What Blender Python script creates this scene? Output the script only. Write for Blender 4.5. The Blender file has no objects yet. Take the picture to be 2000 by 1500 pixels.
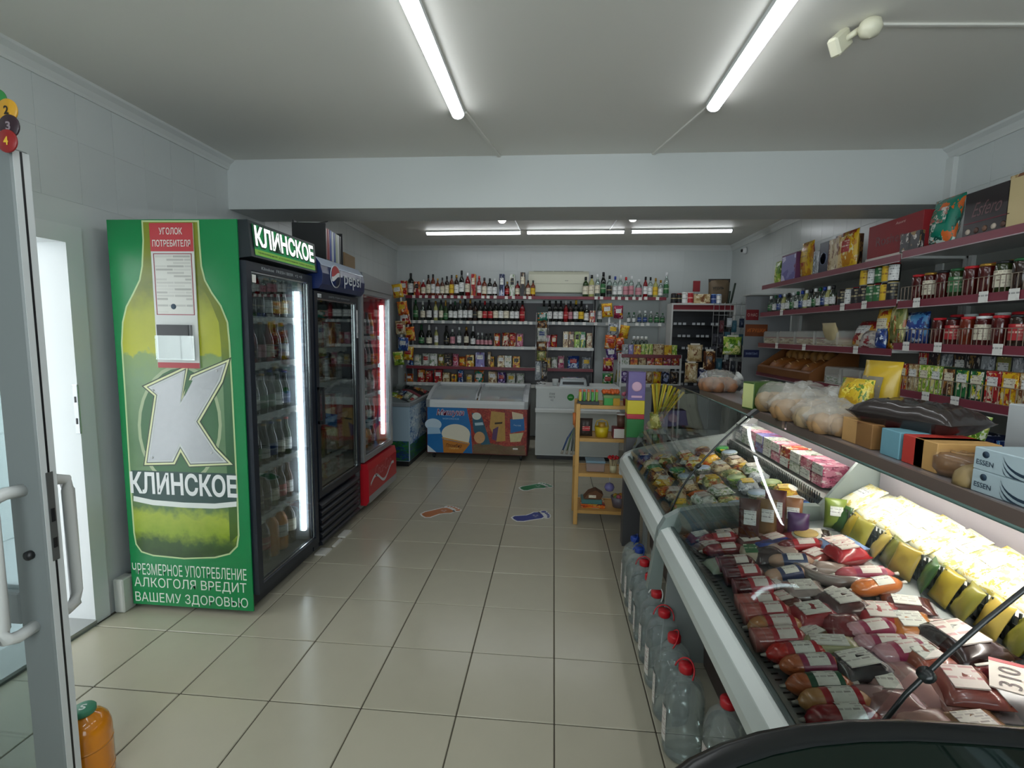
import bpy, bmesh, math, random
from mathutils import Vector, Matrix

# ------------------------------------------------------------------ camera
SC = bpy.context.scene
COL = SC.collection
CAM = Vector((-0.0385, -1.8074, 1.5584))
FPX = 948.79
YAW, PITCH, ROLL = 0.0837, 0.1048, -0.0144
_f = Vector((-math.sin(YAW)*math.cos(PITCH), math.cos(YAW)*math.cos(PITCH), -math.sin(PITCH)))
_r = Vector((math.cos(YAW), math.sin(YAW), 0))
_d = _f.cross(_r)
_r, _d = math.cos(ROLL)*_r + math.sin(ROLL)*_d, -math.sin(ROLL)*_r + math.cos(ROLL)*_d
cam_data = bpy.data.cameras.new('camera')
cam_data.sensor_width = 36.0
cam_data.lens = FPX/2000*36.0
cam_data.clip_start = 0.02
cam = bpy.data.objects.new('camera', cam_data)
COL.objects.link(cam)
cam.matrix_world = Matrix(((_r.x, -_d.x, -_f.x, CAM.x), (_r.y, -_d.y, -_f.y, CAM.y), (_r.z, -_d.z, -_f.z, CAM.z), (0, 0, 0, 1)))
SC.camera = cam

def P(px, py, ax, v):
    """point of the room that the surveyed photo pixel shows on a known plane"""
    d = _r*((px-1000)/FPX) + _d*((py-750)/FPX) + _f
    i = 'xyz'.index(ax)
    return CAM + d*((v-CAM[i])/d[i])

# ------------------------------------------------------------------ world, exposure
W = bpy.data.worlds.new('sky'); SC.world = W
W.use_nodes = True
W.node_tree.nodes['Background'].inputs[0].default_value = (0.93, 0.97, 1.0, 1)
W.node_tree.nodes['Background'].inputs[1].default_value = 8.0
SC.view_settings.view_transform = 'Standard'
SC.view_settings.look = 'None'
SC.view_settings.exposure = -0.22
SC.view_settings.gamma = 1.0
SC.view_settings.use_curve_mapping = False
cy = SC.cycles
cy.max_bounces = 5; cy.diffuse_bounces = 3; cy.glossy_bounces = 2; cy.transmission_bounces = 4; cy.transparent_max_bounces = 10
cy.caustics_reflective = False; cy.caustics_refractive = False; cy.sample_clamp_indirect = 6.0
cy.use_denoising = True; cy.use_adaptive_sampling = True; cy.adaptive_threshold = .09; cy.adaptive_min_samples = 16; cy.use_light_tree = False
TUBE = 15.0            # radiance of the ceiling tubes
BACKTUBE = 17.0
CASELED = 70.0
FRIDGELED = 15.0

# ------------------------------------------------------------------ materials
def lin(c):
    if isinstance(c, str):
        c = [int(c[i:i+2], 16)/255 for i in (0, 2, 4)]
    return tuple((v/12.92 if v <= .04045 else ((v+.055)/1.055)**2.4) for v in c) + (1,)
MATS = {}
def mat(c, rough=.5, metal=0.0, spec=.5, bump=0, bscale=60, vary=0, coat=0, name=None):
    key = ('m', c, rough, metal, spec, bump, bscale, vary, coat)
    if key in MATS: return MATS[key]
    m = bpy.data.materials.new(name or 'paint_%s' % (c if isinstance(c, str) else 'mix'))
    m.use_nodes = True
    nt = m.node_tree; b = nt.nodes['Principled BSDF']
    b.inputs['Base Color'].default_value = lin(c)
    b.inputs['Roughness'].default_value = rough
    b.inputs['Metallic'].default_value = metal
    b.inputs['Specular IOR Level'].default_value = spec
    if coat: b.inputs['Coat Weight'].default_value = coat
    if bump or vary:
        tc = nt.nodes.new('ShaderNodeTexCoord'); no = nt.nodes.new('ShaderNodeTexNoise')
        no.inputs['Scale'].default_value = bscale; no.inputs['Detail'].default_value = 4
        nt.links.new(tc.outputs['Object'], no.inputs['Vector'])
        if bump:
            bp = nt.nodes.new('ShaderNodeBump'); bp.inputs['Strength'].default_value = bump; bp.inputs['Distance'].default_value = .01
            nt.links.new(no.outputs[0], bp.inputs['Height']); nt.links.new(bp.outputs[0], b.inputs['Normal'])
        if vary:
            oi = nt.nodes.new('ShaderNodeObjectInfo'); ad = nt.nodes.new('ShaderNodeMath'); ad.operation = 'ADD'
            nt.links.new(no.outputs[0], ad.inputs[0]); nt.links.new(oi.outputs['Random'], ad.inputs[1])
            mr = nt.nodes.new('ShaderNodeMapRange'); mr.inputs[1].default_value = .3; mr.inputs[2].default_value = 1.7
            mr.inputs[3].default_value = 1-vary; mr.inputs[4].default_value = 1+vary
            nt.links.new(ad.outputs[0], mr.inputs[0])
            hs = nt.nodes.new('ShaderNodeHueSaturation'); hs.inputs['Color'].default_value = lin(c)
            nt.links.new(mr.outputs[0], hs.inputs['Value']); nt.links.new(hs.outputs[0], b.inputs['Base Color'])
    MATS[key] = m
    return m
def emit(c, s):
    key = ('e', c, s)
    if key in MATS: return MATS[key]
    m = bpy.data.materials.new('glow'); m.use_nodes = True
    nt = m.node_tree; b = nt.nodes['Principled BSDF']
    b.inputs['Base Color'].default_value = lin(c)
    b.inputs['Emission Color'].default_value = lin(c); b.inputs['Emission Strength'].default_value = s
    if s < 3: m.cycles.emission_sampling = 'NONE'
    MATS[key] = m
    return m
def glass(c='ffffff', rough=.02, base=.04, edge=.6, tint=1.0, ior=1.45):
    """thin pane: lets the light through, mirrors at grazing angles"""
    key = ('g', c, rough, base, edge, ior)
    if key in MATS: return MATS[key]
    m = bpy.data.materials.new('thin_glass'); m.use_nodes = True
    nt = m.node_tree; nt.nodes.clear()
    out = nt.nodes.new('ShaderNodeOutputMaterial'); mix = nt.nodes.new('ShaderNodeMixShader')
    tr = nt.nodes.new('ShaderNodeBsdfTransparent'); tr.inputs[0].default_value = lin(c)
    gl = nt.nodes.new('ShaderNodeBsdfGlossy'); gl.inputs['Roughness'].default_value = rough
    gl.inputs[0].default_value = (.9, .95, .93, 1)
    fr = nt.nodes.new('ShaderNodeFresnel'); fr.inputs[0].default_value = ior
    mr = nt.nodes.new('ShaderNodeMapRange'); mr.inputs[3].default_value = base; mr.inputs[4].default_value = edge
    nt.links.new(fr.outputs[0], mr.inputs[0]); nt.links.new(mr.outputs[0], mix.inputs[0])
    nt.links.new(tr.outputs[0], mix.inputs[1]); nt.links.new(gl.outputs[0], mix.inputs[2]); nt.links.new(mix.outputs[0], out.inputs[0])
    MATS[key] = m
    return m
def film(c, alpha=.5, rough=.15):
    """clear plastic with a body colour of its own"""
    key = ('f', c, alpha, rough)
    if key in MATS: return MATS[key]
    m = bpy.data.materials.new('clear_plastic'); m.use_nodes = True
    b = m.node_tree.nodes['Principled BSDF']
    b.inputs['Base Color'].default_value = lin(c); b.inputs['Alpha'].default_value = alpha; b.inputs['Roughness'].default_value = rough
    MATS[key] = m
    return m
def printed(cols, scale=3.0, rough=.35, stretch=(1, 1, 1)):
    """busy printed wrapper: patches of a few inks, different on every pack"""
    key = ('p', tuple(cols), scale, rough, stretch)
    if key in MATS: return MATS[key]
    m = bpy.data.materials.new('printed_wrapper'); m.use_nodes = True
    nt = m.node_tree; b = nt.nodes['Principled BSDF']; b.inputs['Roughness'].default_value = rough
    tc = nt.nodes.new('ShaderNodeTexCoord'); mp = nt.nodes.new('ShaderNodeMapping'); oi = nt.nodes.new('ShaderNodeObjectInfo')
    ml = nt.nodes.new('ShaderNodeMath'); ml.operation = 'MULTIPLY'; ml.inputs[1].default_value = 23.0
    nt.links.new(oi.outputs['Random'], ml.inputs[0]); nt.links.new(ml.outputs[0], mp.inputs['Location'])
    mp.inputs['Scale'].default_value = stretch
    no = nt.nodes.new('ShaderNodeTexNoise'); no.inputs['Scale'].default_value = scale*2.2; no.inputs['Detail'].default_value = 3
    nt.links.new(tc.outputs['Generated'], no.inputs['Vector'])
    vm = nt.nodes.new('ShaderNodeVectorMath'); vm.operation = 'MULTIPLY_ADD'; vm.inputs[1].default_value = (.55, .55, .55)
    nt.links.new(no.outputs['Color'], vm.inputs[0]); nt.links.new(tc.outputs['Generated'], vm.inputs[2]); nt.links.new(vm.outputs[0], mp.inputs['Vector'])
    vo = nt.nodes.new('ShaderNodeTexVoronoi'); vo.inputs['Scale'].default_value = scale*1.5
    nt.links.new(mp.outputs[0], vo.inputs['Vector'])
    sp = nt.nodes.new('ShaderNodeSeparateColor'); nt.links.new(vo.outputs['Color'], sp.inputs[0])
    cr = nt.nodes.new('ShaderNodeValToRGB'); cr.color_ramp.interpolation = 'CONSTANT'
    els = cr.color_ramp.elements
    els[0].color = lin(cols[0]); els[0].position = 0
    els[1].color = lin(cols[-1]); els[1].position = .86
    n = len(cols)
    for i in range(1, n-1):
        e = els.new(.45+.41*(i-1)/max(1, n-2)); e.color = lin(cols[i])
    nt.links.new(sp.outputs[0], cr.inputs[0]); nt.links.new(cr.outputs[0], b.inputs['Base Color'])
    MATS[key] = m
    return m
def lettered(bg, ink, rows=6, words=3, rough=.45, flat=False):
    """paper label with rows of small print too fine to read"""
    key = ('l', bg, ink, rows, words, rough, flat)
    if key in MATS: return MATS[key]
    m = bpy.data.materials.new('paper_label'); m.use_nodes = True
    nt = m.node_tree; b = nt.nodes['Principled BSDF']; b.inputs['Roughness'].default_value = rough
    tc = nt.nodes.new('ShaderNodeTexCoord'); sx = nt.nodes.new('ShaderNodeSeparateXYZ'); cx = nt.nodes.new('ShaderNodeCombineXYZ')
    ad = nt.nodes.new('ShaderNodeMath'); ad.operation = 'ADD'
    nt.links.new(tc.outputs['Generated'], sx.inputs[0])
    nt.links.new(sx.outputs[0], ad.inputs[0])
    if flat: ad.inputs[1].default_value = 0
    else: nt.links.new(sx.outputs[1], ad.inputs[1])
    nt.links.new(ad.outputs[0], cx.inputs[0]); nt.links.new(sx.outputs[1 if flat else 2], cx.inputs[1])
    br = nt.nodes.new('ShaderNodeTexBrick'); br.offset = .37
    br.inputs['Color1'].default_value = lin(bg); br.inputs['Color2'].default_value = lin(ink); br.inputs['Mortar'].default_value = lin(bg)
    br.inputs['Scale'].default_value = 1.0; br.inputs['Mortar Size'].default_value = .035*6/rows
    br.inputs['Bias'].default_value = -.15
    br.inputs['Brick Width'].default_value = 1.0/words; br.inputs['Row Height'].default_value = 1.0/rows
    nt.links.new(cx.outputs[0], br.inputs['Vector']); nt.links.new(br.outputs[0], b.inputs['Base Color'])
    MATS[key] = m
    return m

# ------------------------------------------------------------------ mesh builder
class MB:
    def __init__(s): s.v = []; s.f = []; s.m = []; s.sm = []
    def add(s, vs, fs, mi=0, smooth=False, M=None):
        o = len(s.v)
        if M is not None: vs = [M @ Vector(v) for v in vs]
        s.v += [tuple(v) for v in vs]
        for f in fs: s.f.append(tuple(i+o for i in f)); s.m.append(mi); s.sm.append(smooth)
        return s
    def box(s, x0, x1, y0, y1, z0, z1, mi=0, M=None):
        return s.add([(x0,y0,z0),(x1,y0,z0),(x1,y1,z0),(x0,y1,z0),(x0,y0,z1),(x1,y0,z1),(x1,y1,z1),(x0,y1,z1)],
                     [(0,3,2,1),(4,5,6,7),(0,1,5,4),(1,2,6,5),(2,3,7,6),(3,0,4,7)], mi, False, M)
    def rbox(s, x0, x1, y0, y1, z0, z1, b, mi=0, M=None):
        """box with chamfered edges"""
        vs = []
        for i, (x, dx) in enumerate(((x0, b), (x1, -b))):
            for j, (y, dy) in enumerate(((y0, b), (y1, -b))):
                for k, (z, dz) in enumerate(((z0, b), (z1, -b))):
                    vs += [(x, y+dy, z+dz), (x+dx, y, z+dz), (x+dx, y+dy, z)]
        def V(i, j, k, a): return (i*4+j*2+k)*3+a
        fs = []
        for i in (0, 1):
            q = [V(i,0,0,0), V(i,1,0,0), V(i,1,1,0), V(i,0,1,0)]; fs.append(q if i else q[::-1])
            q = [V(0,i,0,1), V(0,i,1,1), V(1,i,1,1), V(1,i,0,1)]; fs.append(q if i else q[::-1])
            q = [V(0,0,i,2), V(1,0,i,2), V(1,1,i,2), V(0,1,i,2)]; fs.append(q if i else q[::-1])
        for a in (0, 1):
            for c in (0, 1):
                q = [V(a,c,0,0), V(a,c,0,1), V(a,c,1,1), V(a,c,1,0)]; fs.append(q if a == c else q[::-1])
                q = [V(a,0,c,0), V(a,1,c,0), V(a,1,c,2), V(a,0,c,2)]; fs.append(q if a == c else q[::-1])
                q = [V(0,a,c,1), V(0,a,c,2), V(1,a,c,2), V(1,a,c,1)]; fs.append(q if a == c else q[::-1])
        for i in (0, 1):
            for j in (0, 1):
                for k in (0, 1):
                    t = [V(i,j,k,0), V(i,j,k,1), V(i,j,k,2)]; fs.append(t if (i+j+k) % 2 == 1 else t[::-1])
        return s.add(vs, fs, mi, False, M)
    def lathe(s, prof, n=12, mi=0, M=None, smooth=True, a0=0, a1=2*math.pi):
        full = abs(a1-a0-2*math.pi) < 1e-6
        k = n if full else n+1
        vs = [(r*math.cos(a0+(a1-a0)*i/n), r*math.sin(a0+(a1-a0)*i/n), z) for r, z in prof for i in range(k)]
        fs = []
        for j in range(len(prof)-1):
            for i in range(n):
                a, b = j*k+i, j*k+(i+1) % k
                fs.append((a, b, b+k, a+k))
        if full:
            if prof[0][0] > 1e-6: fs.append(tuple(range(k))[::-1])
            if prof[-1][0] > 1e-6: fs.append(tuple((len(prof)-1)*k+i for i in range(k)))
        return s.add(vs, fs, mi, smooth, M)
    def tube(s, pts, r, n=6, mi=0, smooth=True, closed=False):
        pts = [Vector(p) for p in pts]; vs = []; L = len(pts)
        up = Vector((0, 0, 1))
        for i, p in enumerate(pts):
            a = pts[(i-1) % L] if (i > 0 or closed) else p
            b = pts[(i+1) % L] if (i < L-1 or closed) else p
            t = (b-a).normalized()
            u = t.cross(up)
            if u.length < .05: u = t.cross(Vector((1, 0, 0)))
            u.normalize(); w = t.cross(u)
            rr = r[i] if isinstance(r, (list, tuple)) else r
            vs += [p+(u*math.cos(2*math.pi*j/n)+w*math.sin(2*math.pi*j/n))*rr for j in range(n)]
        fs = []
        for i in range(L if closed else L-1):
            for j in range(n):
                a, b = i*n+j, i*n+(j+1) % n
                c = ((i+1) % L)*n
                fs.append((a, b, c+(j+1) % n, c+j))
        if not closed: fs += [tuple(range(n))[::-1], tuple((L-1)*n+j for j in range(n))]
        return s.add(vs, fs, mi, smooth)
    def prism(s, poly, h0, h1, mi=0, plane='xz', M=None, mside=None):
        """polygon in a plane, pushed along the third axis"""
        def put(a, b, h): return {'xz': (a, h, b), 'xy': (a, b, h), 'yz': (h, a, b)}[plane]
        n = len(poly); ar = sum(poly[i][0]*poly[(i+1) % n][1]-poly[(i+1) % n][0]*poly[i][1] for i in range(n))
        if ar < 0: poly = poly[::-1]
        vs = [put(a, b, h0) for a, b in poly]+[put(a, b, h1) for a, b in poly]
        fl = (plane == 'xz') != (h1 < h0)
        f0, f1 = tuple(range(n))[::-1], tuple(range(n, 2*n))
        sd = [(i, (i+1) % n, (i+1) % n+n, i+n) for i in range(n)]
        if fl: f0, f1, sd = f0[::-1], f1[::-1], [q[::-1] for q in sd]
        s.add(vs, [f0, f1], mi, False, M); 
        return s.add(vs, sd, mi if mside is None else mside, False, M)
    def pillow(s, w, h, d, nx=8, ny=8, mi=0, seed=0, wr=.12, crimp=.08, M=None, p=2.4):
        """filled bag standing in the xz plane, flat crimped ends at top and bottom; base at z=0"""
        R = random.Random(seed); vs = []; fs = []
        for side in (-1, 1):
            for j in range(ny+1):
                for i in range(nx+1):
                    u, v = 2*i/nx-1, 2*j/ny-1
                    vv = max(0, min(1, (abs(v)-(1-crimp*2))/(crimp*2))) if crimp else 0
                    t = max(0, 1-abs(u)**p)**.5*max(0, 1-abs(v/(1-crimp*.8))**p if abs(v) < 1-crimp*.8 else 0)**.5
                    t *= 1+wr*R.uniform(-1, 1)
                    wd = w/2*(1-.05*(1-abs(v)**3))
                    vs.append((u*wd, side*(d/2*t+.0006), h*(v+1)/2))
        k = (nx+1)*(ny+1)
        for sd in (0, 1):
            for j in range(ny):
                for i in range(nx):
                    a = sd*k+j*(nx+1)+i; q = (a, a+1, a+nx+2, a+nx+1)
                    fs.append(q if sd == 0 else q[::-1])
        rim = [i for i in range(nx+1)]+[j*(nx+1)+nx for j in range(1, ny+1)]+[ny*(nx+1)+i for i in range(nx-1, -1, -1)]+[j*(nx+1) for j in range(ny-1, 0, -1)]
        for a, b in zip(rim, rim[1:]+rim[:1]): fs.append((b, a, a+k, b+k))
        return s.add(vs, fs, mi, True, M)
    def mesh(s, name, mats):
        me = bpy.data.meshes.new(name); me.from_pydata(s.v, [], s.f)
        for m in (mats if isinstance(mats, (list, tuple)) else [mats]): me.materials.append(m)
        me.polygons.foreach_set('material_index', s.m); me.polygons.foreach_set('use_smooth', s.sm)
        me.update(); return me
    def build(s, name, mats, parent=None, loc=(0, 0, 0), rot=(0, 0, 0)):
        return obj(name, s.mesh(name, mats), parent, loc, rot)
def obj(name, me, parent=None, loc=(0, 0, 0), rot=(0, 0, 0)):
    o = bpy.data.objects.new(name, me); COL.objects.link(o)
    o.location = loc; o.rotation_euler = rot; o.parent = parent
    return o
def tag(o, label, cat, group=None):
    o['label'] = label; o['category'] = cat
    if group: o['group'] = group
    return o
def thing(name, label, cat, loc=(0, 0, 0), rot=(0, 0, 0), group=None):
    return tag(obj(name, None, None, loc, rot), label, cat, group)
def struct(o):
    o['kind'] = 'structure'; return o
CACHE = {}
def cached(key, fn):
    if key not in CACHE: CACHE[key] = fn()
    return CACHE[key]
def T(x=0, y=0, z=0): return Matrix.Translation((x, y, z))
def RX(a): return Matrix.Rotation(a, 4, 'X')
def RY(a): return Matrix.Rotation(a, 4, 'Y')
def RZ(a): return Matrix.Rotation(a, 4, 'Z')
PI = math.pi
_dg = None
def text(name, body, w, h, m, parent=None, loc=(0, 0, 0), rot=(PI/2, 0, 0), bold=.0, shear=0.0):
    """flat lettering fitted to a w x h box, centred"""
    key = ('t', body, w, h, bold, shear, m.name)
    if key not in CACHE:
        c = bpy.data.curves.new('lettering', 'FONT'); c.body = body; c.offset = bold; c.shear = shear; c.resolution_u = 3
        c.align_x = 'CENTER'
        o = bpy.data.objects.new('lettering', c); COL.objects.link(o)
        bpy.context.view_layer.update()
        me = bpy.data.meshes.new_from_object(o.evaluated_get(bpy.context.evaluated_depsgraph_get()))
        bpy.data.objects.remove(o); bpy.data.curves.remove(c)
        xs = [v.co.x for v in me.vertices]; ys = [v.co.y for v in me.vertices]
        x0, x1, y0, y1 = min(xs), max(xs), min(ys), max(ys)
        for v in me.vertices:
            v.co = ((v.co.x-(x0+x1)/2)*w/(x1-x0), (v.co.y-(y0+y1)/2)*h/(y1-y0), 0)
        me.materials.clear(); me.materials.append(m); me.update()
        CACHE[key] = me
    return obj(name, CACHE[key], parent, loc, rot)
ORD = ('first second third fourth fifth sixth seventh eighth ninth tenth eleventh twelfth thirteenth fourteenth fifteenth sixteenth '
       'seventeenth eighteenth nineteenth twentieth').split() + ['twenty-'+w for w in 'first second third fourth fifth sixth seventh eighth ninth'.split()] + \
      ['thirtieth'] + ['thirty-'+w for w in 'first second third fourth fifth sixth seventh eighth ninth'.split()] + ['fortieth']

WHITE = mat('e4e6e6', .35); PLAST = mat('d9dcdc', .4); STEEL = mat('b9b4b8', .38, .7); CHROME = mat('c8cacc', .18, 1.0)
BLACK = mat('17181b', .4); DARK = mat('20232a', .35); MAROON = mat('7c2836', .4); GREY = mat('8d9190', .5)
WOOD = mat('c79a56', .5, vary=.12, bscale=25); RED = mat('c2202a', .3); PAPER = mat('eceae2', .7)
# ------------------------------------------------------------------ room shell
XL, XR, YB, YF = -2.42, 2.47, 5.50, -3.0
ZC, ZB = 2.77, 2.83
GROUT = mat('4a4438', .8)
floor = struct(MB().box(XL-.02, XR+.02, YF, YB, -.06, -.004).build('floor', GROUT))
TILE = mat('b3ad9a', .22, spec=.5, vary=.05, bscale=9, bump=.01, name='floor_tile')
def _ft():
    return MB().rbox(-.1975, .1975, -.1975, .1975, -.012, 0, .0025).mesh('floor_tile', TILE)
ftm = _ft()
for i in range(-6, 6):
    for j in range(-6, 14):
        if j >= 13: continue
        obj('floor_tile', ftm, floor, (i*.4+.2, j*.4+.2, 0))
PAINT = mat('dedcd4', .55, bump=.02, bscale=5, name='ceiling_paint')
WALLM = mat('ced3d2', .5, name='wall_joint')
WT = mat('cbd0cf', .28, vary=.02, bscale=4, name='wall_tile')
struct(MB().box(XL-.3, XR+.3, YF-.2, 1.70, ZC, ZC+.1).build('ceiling', PAINT))
struct(MB().box(XL-.3, XR+.3, 1.70, YB+.3, ZB, ZB+.1).build('ceiling', PAINT))
struct(MB().box(XL, XR, 1.66, 2.06, 2.425, ZB+.02).build('beam', mat('cdd1d0', .5)))
DY0, DY1, DZ = -.53, .47, 2.02
wl = struct(MB().box(XL-.22, XL, YF, DY0, -.05, 2.9).box(XL-.22, XL, DY1, YB+.2, -.05, 2.9).box(XL-.22, XL, DY0, DY1, DZ, 2.9).build('wall_left', WALLM))
wr = struct(MB().box(XR, XR+.2, YF, YB+.2, -.05, 2.9).build('wall_right', WALLM))
wb = struct(MB().box(XL, XR, YB, YB+.2, -.05, 2.9).build('wall_back', WALLM))
WX0, WX1, WZ0, WZ1 = -1.6, 1.8, .85, 2.45
struct(MB().box(XL-.2, WX0, YF-.2, YF, -.05, 2.9).box(WX1, XR+.2, YF-.2, YF, -.05, 2.9).box(WX0, WX1, YF-.2, YF, -.05, WZ0).box(WX0, WX1, YF-.2, YF, WZ1, 2.9).build('wall_front', WALLM))
wn = struct(obj('added_window_1', None, None, (0, YF, 0)))  # added window, out of view, for daylight on ceiling and beam
MB().box(WX0, WX1, -.14, -.06, WZ0, WZ0+.06).box(WX0, WX1, -.14, -.06, WZ1-.06, WZ1).box(WX0, WX0+.06, -.14, -.06, WZ0+.06, WZ1-.06).box(WX1-.06, WX1, -.14, -.06, WZ0+.06, WZ1-.06).box(-.5, -.43, -.14, -.06, WZ0+.06, WZ1-.06).box(.65, .72, -.14, -.06, WZ0+.06, WZ1-.06).build('added_window_frame', WHITE, wn)
for a, b in ((WX0+.06, -.5), (-.43, .65), (.72, WX1-.06)): MB().box(a, b, -.105, -.099, WZ0+.06, WZ1-.06).build('pane', glass('f4f8f8', base=.04), wn)
def portal(loc, rot, w, h):
    l = bpy.data.lights.new('daylight_portal', 'AREA'); l.shape = 'RECTANGLE'; l.size = w; l.size_y = h; l.cycles.is_portal = True
    o = bpy.data.objects.new('daylight_portal', l); COL.objects.link(o); o.location = loc; o.rotation_euler = rot
portal(((WX0+WX1)/2, YF-.19, (WZ0+WZ1)/2), (PI/2, 0, 0), WX1-WX0, WZ1-WZ0)
tyz = MB().rbox(-.001, .0015, -.0994, .0994, -.1494, .1494, .0006).mesh('wall_tile', WT)
txz = MB().rbox(-.0994, .0994, -.0015, .001, -.1494, .1494, .0006).mesh('wall_tile', WT)
for k in range(-4, 10):                       # tiles over and beside the doorway
    for z in (2.32, 2.62):
        if .328+k*.2+.1 < 1.62: obj('wall_tile', tyz, wl, (XL+.0005, .328+k*.2+.1, z))
for k in range(24):
    for z in (2.02, 2.32, 2.62):
        x = -2.4+.2*k+.1
        if x < 2.4: obj('wall_tile', txz, wb, (x+.005, YB-.0005, z))
txr = MB().rbox(-.0015, .001, -.0994, .0994, -.1494, .1494, .0006).mesh('wall_tile', WT)
for k in range(24):
    for z in (2.02, 2.32, 2.62):
        y = .45+.2*k
        if y < YB-.1 and not (1.5 < y < 2.2 and z > 2.25): obj('wall_tile', txr, wr, (XR-.0005, y, z))
tyb = MB().rbox(-.001, .0015, -.0994, .0994, -.1494, .1494, .0006).mesh('wall_tile', WT)
for k in range(16):
    for z in (2.32, 2.62):
        y = 2.2+.2*k
        if y < YB-.1: obj('wall_tile', tyb, wl, (XL+.0005, y, z))
def cove(n, a, b, prof, z):
    """cornice: profile swept from a to b; prof = (into room, down)"""
    a, b = Vector(a), Vector(b); d = (b-a).normalized(); nrm = Vector((-d.y, d.x, 0))
    m = MB(); k = len(prof)
    vs = [p+nrm*u+Vector((0, 0, z-w)) for p in (a, b) for u, w in prof]
    m.add(vs, [(i, (i+1) % k, (i+1) % k+k, i+k) for i in range(k)]+[tuple(range(k))[::-1], tuple(range(k, 2*k))])
    return struct(m.build('trim_%d' % n, mat('d3d6d4', .45)))
CP = [(0, 0), (.06, 0), (.055, .012), (.03, .03), (.016, .055), (.012, .07), (0, .07)]
cove(1, (XL, 1.66, 0), (XL, YF, 0), CP, ZC)
cove(2, (XR, YF, 0), (XR, 1.66, 0), CP, ZC)
cove(3, (XL, YB, 0), (XL, 2.06, 0), CP, ZB)
cove(4, (XR, 2.06, 0), (XR, YB, 0), CP, ZB)
cove(5, (XR, YB, 0), (XL, YB, 0), CP, ZB)
struct(MB().box(XR-.03, XR, 1.60, 1.66, 2.0, 2.70).build('trim_6', mat('d3d6d4', .45)))
struct(MB().box(XL, XL+.012, .62, YB, 0, .08).build('baseboard_left', mat('b9b9b2', .4)))

# porch seen through the doorway
struct(MB().box(-5.2, XL-.22, -2.6, 3.0, -.1, -.03).build('floor_porch', mat('c9ccce', .4)))
pw = struct(MB().box(-4.15, -4.05, -2.6, 3.0, -.03, 2.5).build('wall_porch', mat('e2e4e4', .4)))
ptm = MB().rbox(-.001, .004, -.245, .245, -.195, .195, .002).mesh('wall_tile', mat('eef0f0', .3))
for a in range(10):
    for b in range(6): obj('wall_tile', ptm, pw, (-4.05, -2.3+.5*a, .17+.4*b))
struct(MB().box(-3.5, XL-.22, -2.6, 3.0, 2.32, 2.4).build('ceiling_porch', mat('d8cdbd', .6)))

portal((XL-.21, (DY0+DY1)/2, DZ/2), (PI/2, 0, -PI/2), DY1-DY0, DZ)
# door frame, leaf
FR = mat('d5d9d9', .3)
df = struct(MB().box(XL-.2, XL+.012, DY1-.055, DY1+.03, 0, DZ+.03).box(XL-.2, XL+.012, DY0-.03, DY0+.055, 0, DZ+.03)
            .box(XL-.2, XL+.012, DY0+.055, DY1-.055, DZ-.055, DZ+.03).build('door_frame', FR))
MB().box(XL-.2, XL+.02, DY0+.055, DY1-.055, -.004, .025).build('threshold', mat('a6a8a6', .35, .6), df)
MB().rbox(XL-.012, XL+.0155, DY1-.060, DY1-.05, 1.02, 1.27, .002).box(XL-.002, XL+.006, DY1-.062, DY1-.0595, 1.07, 1.10, 1).box(XL-.002, XL+.006, DY1-.062, DY1-.0595, 1.18, 1.21, 1).build('strike_plate', [CHROME, BLACK], df)
MB().box(XL-.19, XL-.17, DY1-.065, DY1-.055, .03, DZ-.06).build('gasket', BLACK, df)
LY0, LY1, LXE = -.555, -.505, -1.515
dr = struct(obj('door_1', None))
LEAF_SHADED = mat('7a8080', .35)  # leaf face coloured darker, its shaded side put into the paint
def leafbox(n, x0, x1, z0, z1, m=LEAF_SHADED): return MB().rbox(x0, x1, LY0, LY1, z0, z1, .005).build(n, m, dr)
leafbox('stile', LXE-.105, LXE, .012, 2.04); leafbox('stile', XL+.02, XL+.12, .012, 2.04)
leafbox('rail', XL+.12, LXE-.105, 1.94, 2.04); leafbox('rail', XL+.12, LXE-.105, .012, .11); leafbox('rail', XL+.12, LXE-.105, .66, .76)
MB().box(XL+.12, LXE-.105, -.535, -.528, .76, 1.94).build('pane', glass('e8f2f4', base=.05), dr)
MB().box(XL+.12, LXE-.105, -.535, -.528, .11, .66).build('pane', glass('e8f2f4', base=.05), dr)
MB().box(LXE, LXE+.0015, -.533, -.527, .015, 2.035).build('gasket', BLACK, dr)
for a_, b_ in ((LY0+.004, -.5335), (-.5265, LY1-.003)): MB().box(LXE, LXE+.0012, a_, b_, .015, 2.035).build('edge_painted_light', mat('d2d6d6', .3), dr)  # pale strips paint in the light on the leaf's free edge
MB().box(LXE, LXE+.003, -.540, -.520, .86, 1.13).box(LXE+.001, LXE+.005, -.535, -.525, .90, .93, 1).box(LXE+.001, LXE+.005, -.535, -.525, .98, 1.02, 1).build('lock_plate', [mat('6d6f6e', .4, .5), BLACK], dr)
HW = mat('dcdedc', .25)
for s, y in ((1, LY1), (-1, LY0)):
    hx = LXE-.06
    pts = [(hx, y-.004*s, 1.08), (hx, y+.045*s, 1.085), (hx, y+.075*s, 1.075), (hx, y+.082*s, 1.04), (hx, y+.082*s, .70), (hx, y+.075*s, .665), (hx, y+.045*s, .655), (hx, y-.004*s, .66)]
    MB().tube(pts, [.019, .018, .018, .017, .017, .018, .018, .019], 10).build('pull_handle', HW, dr)
MB().lathe([(0, 0), (.014, 0), (.014, .012), (0, .014)], 10, M=T(LXE-.05, LY0, .885) @ RX(PI/2)).build('keyhole', BLACK, dr)
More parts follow.
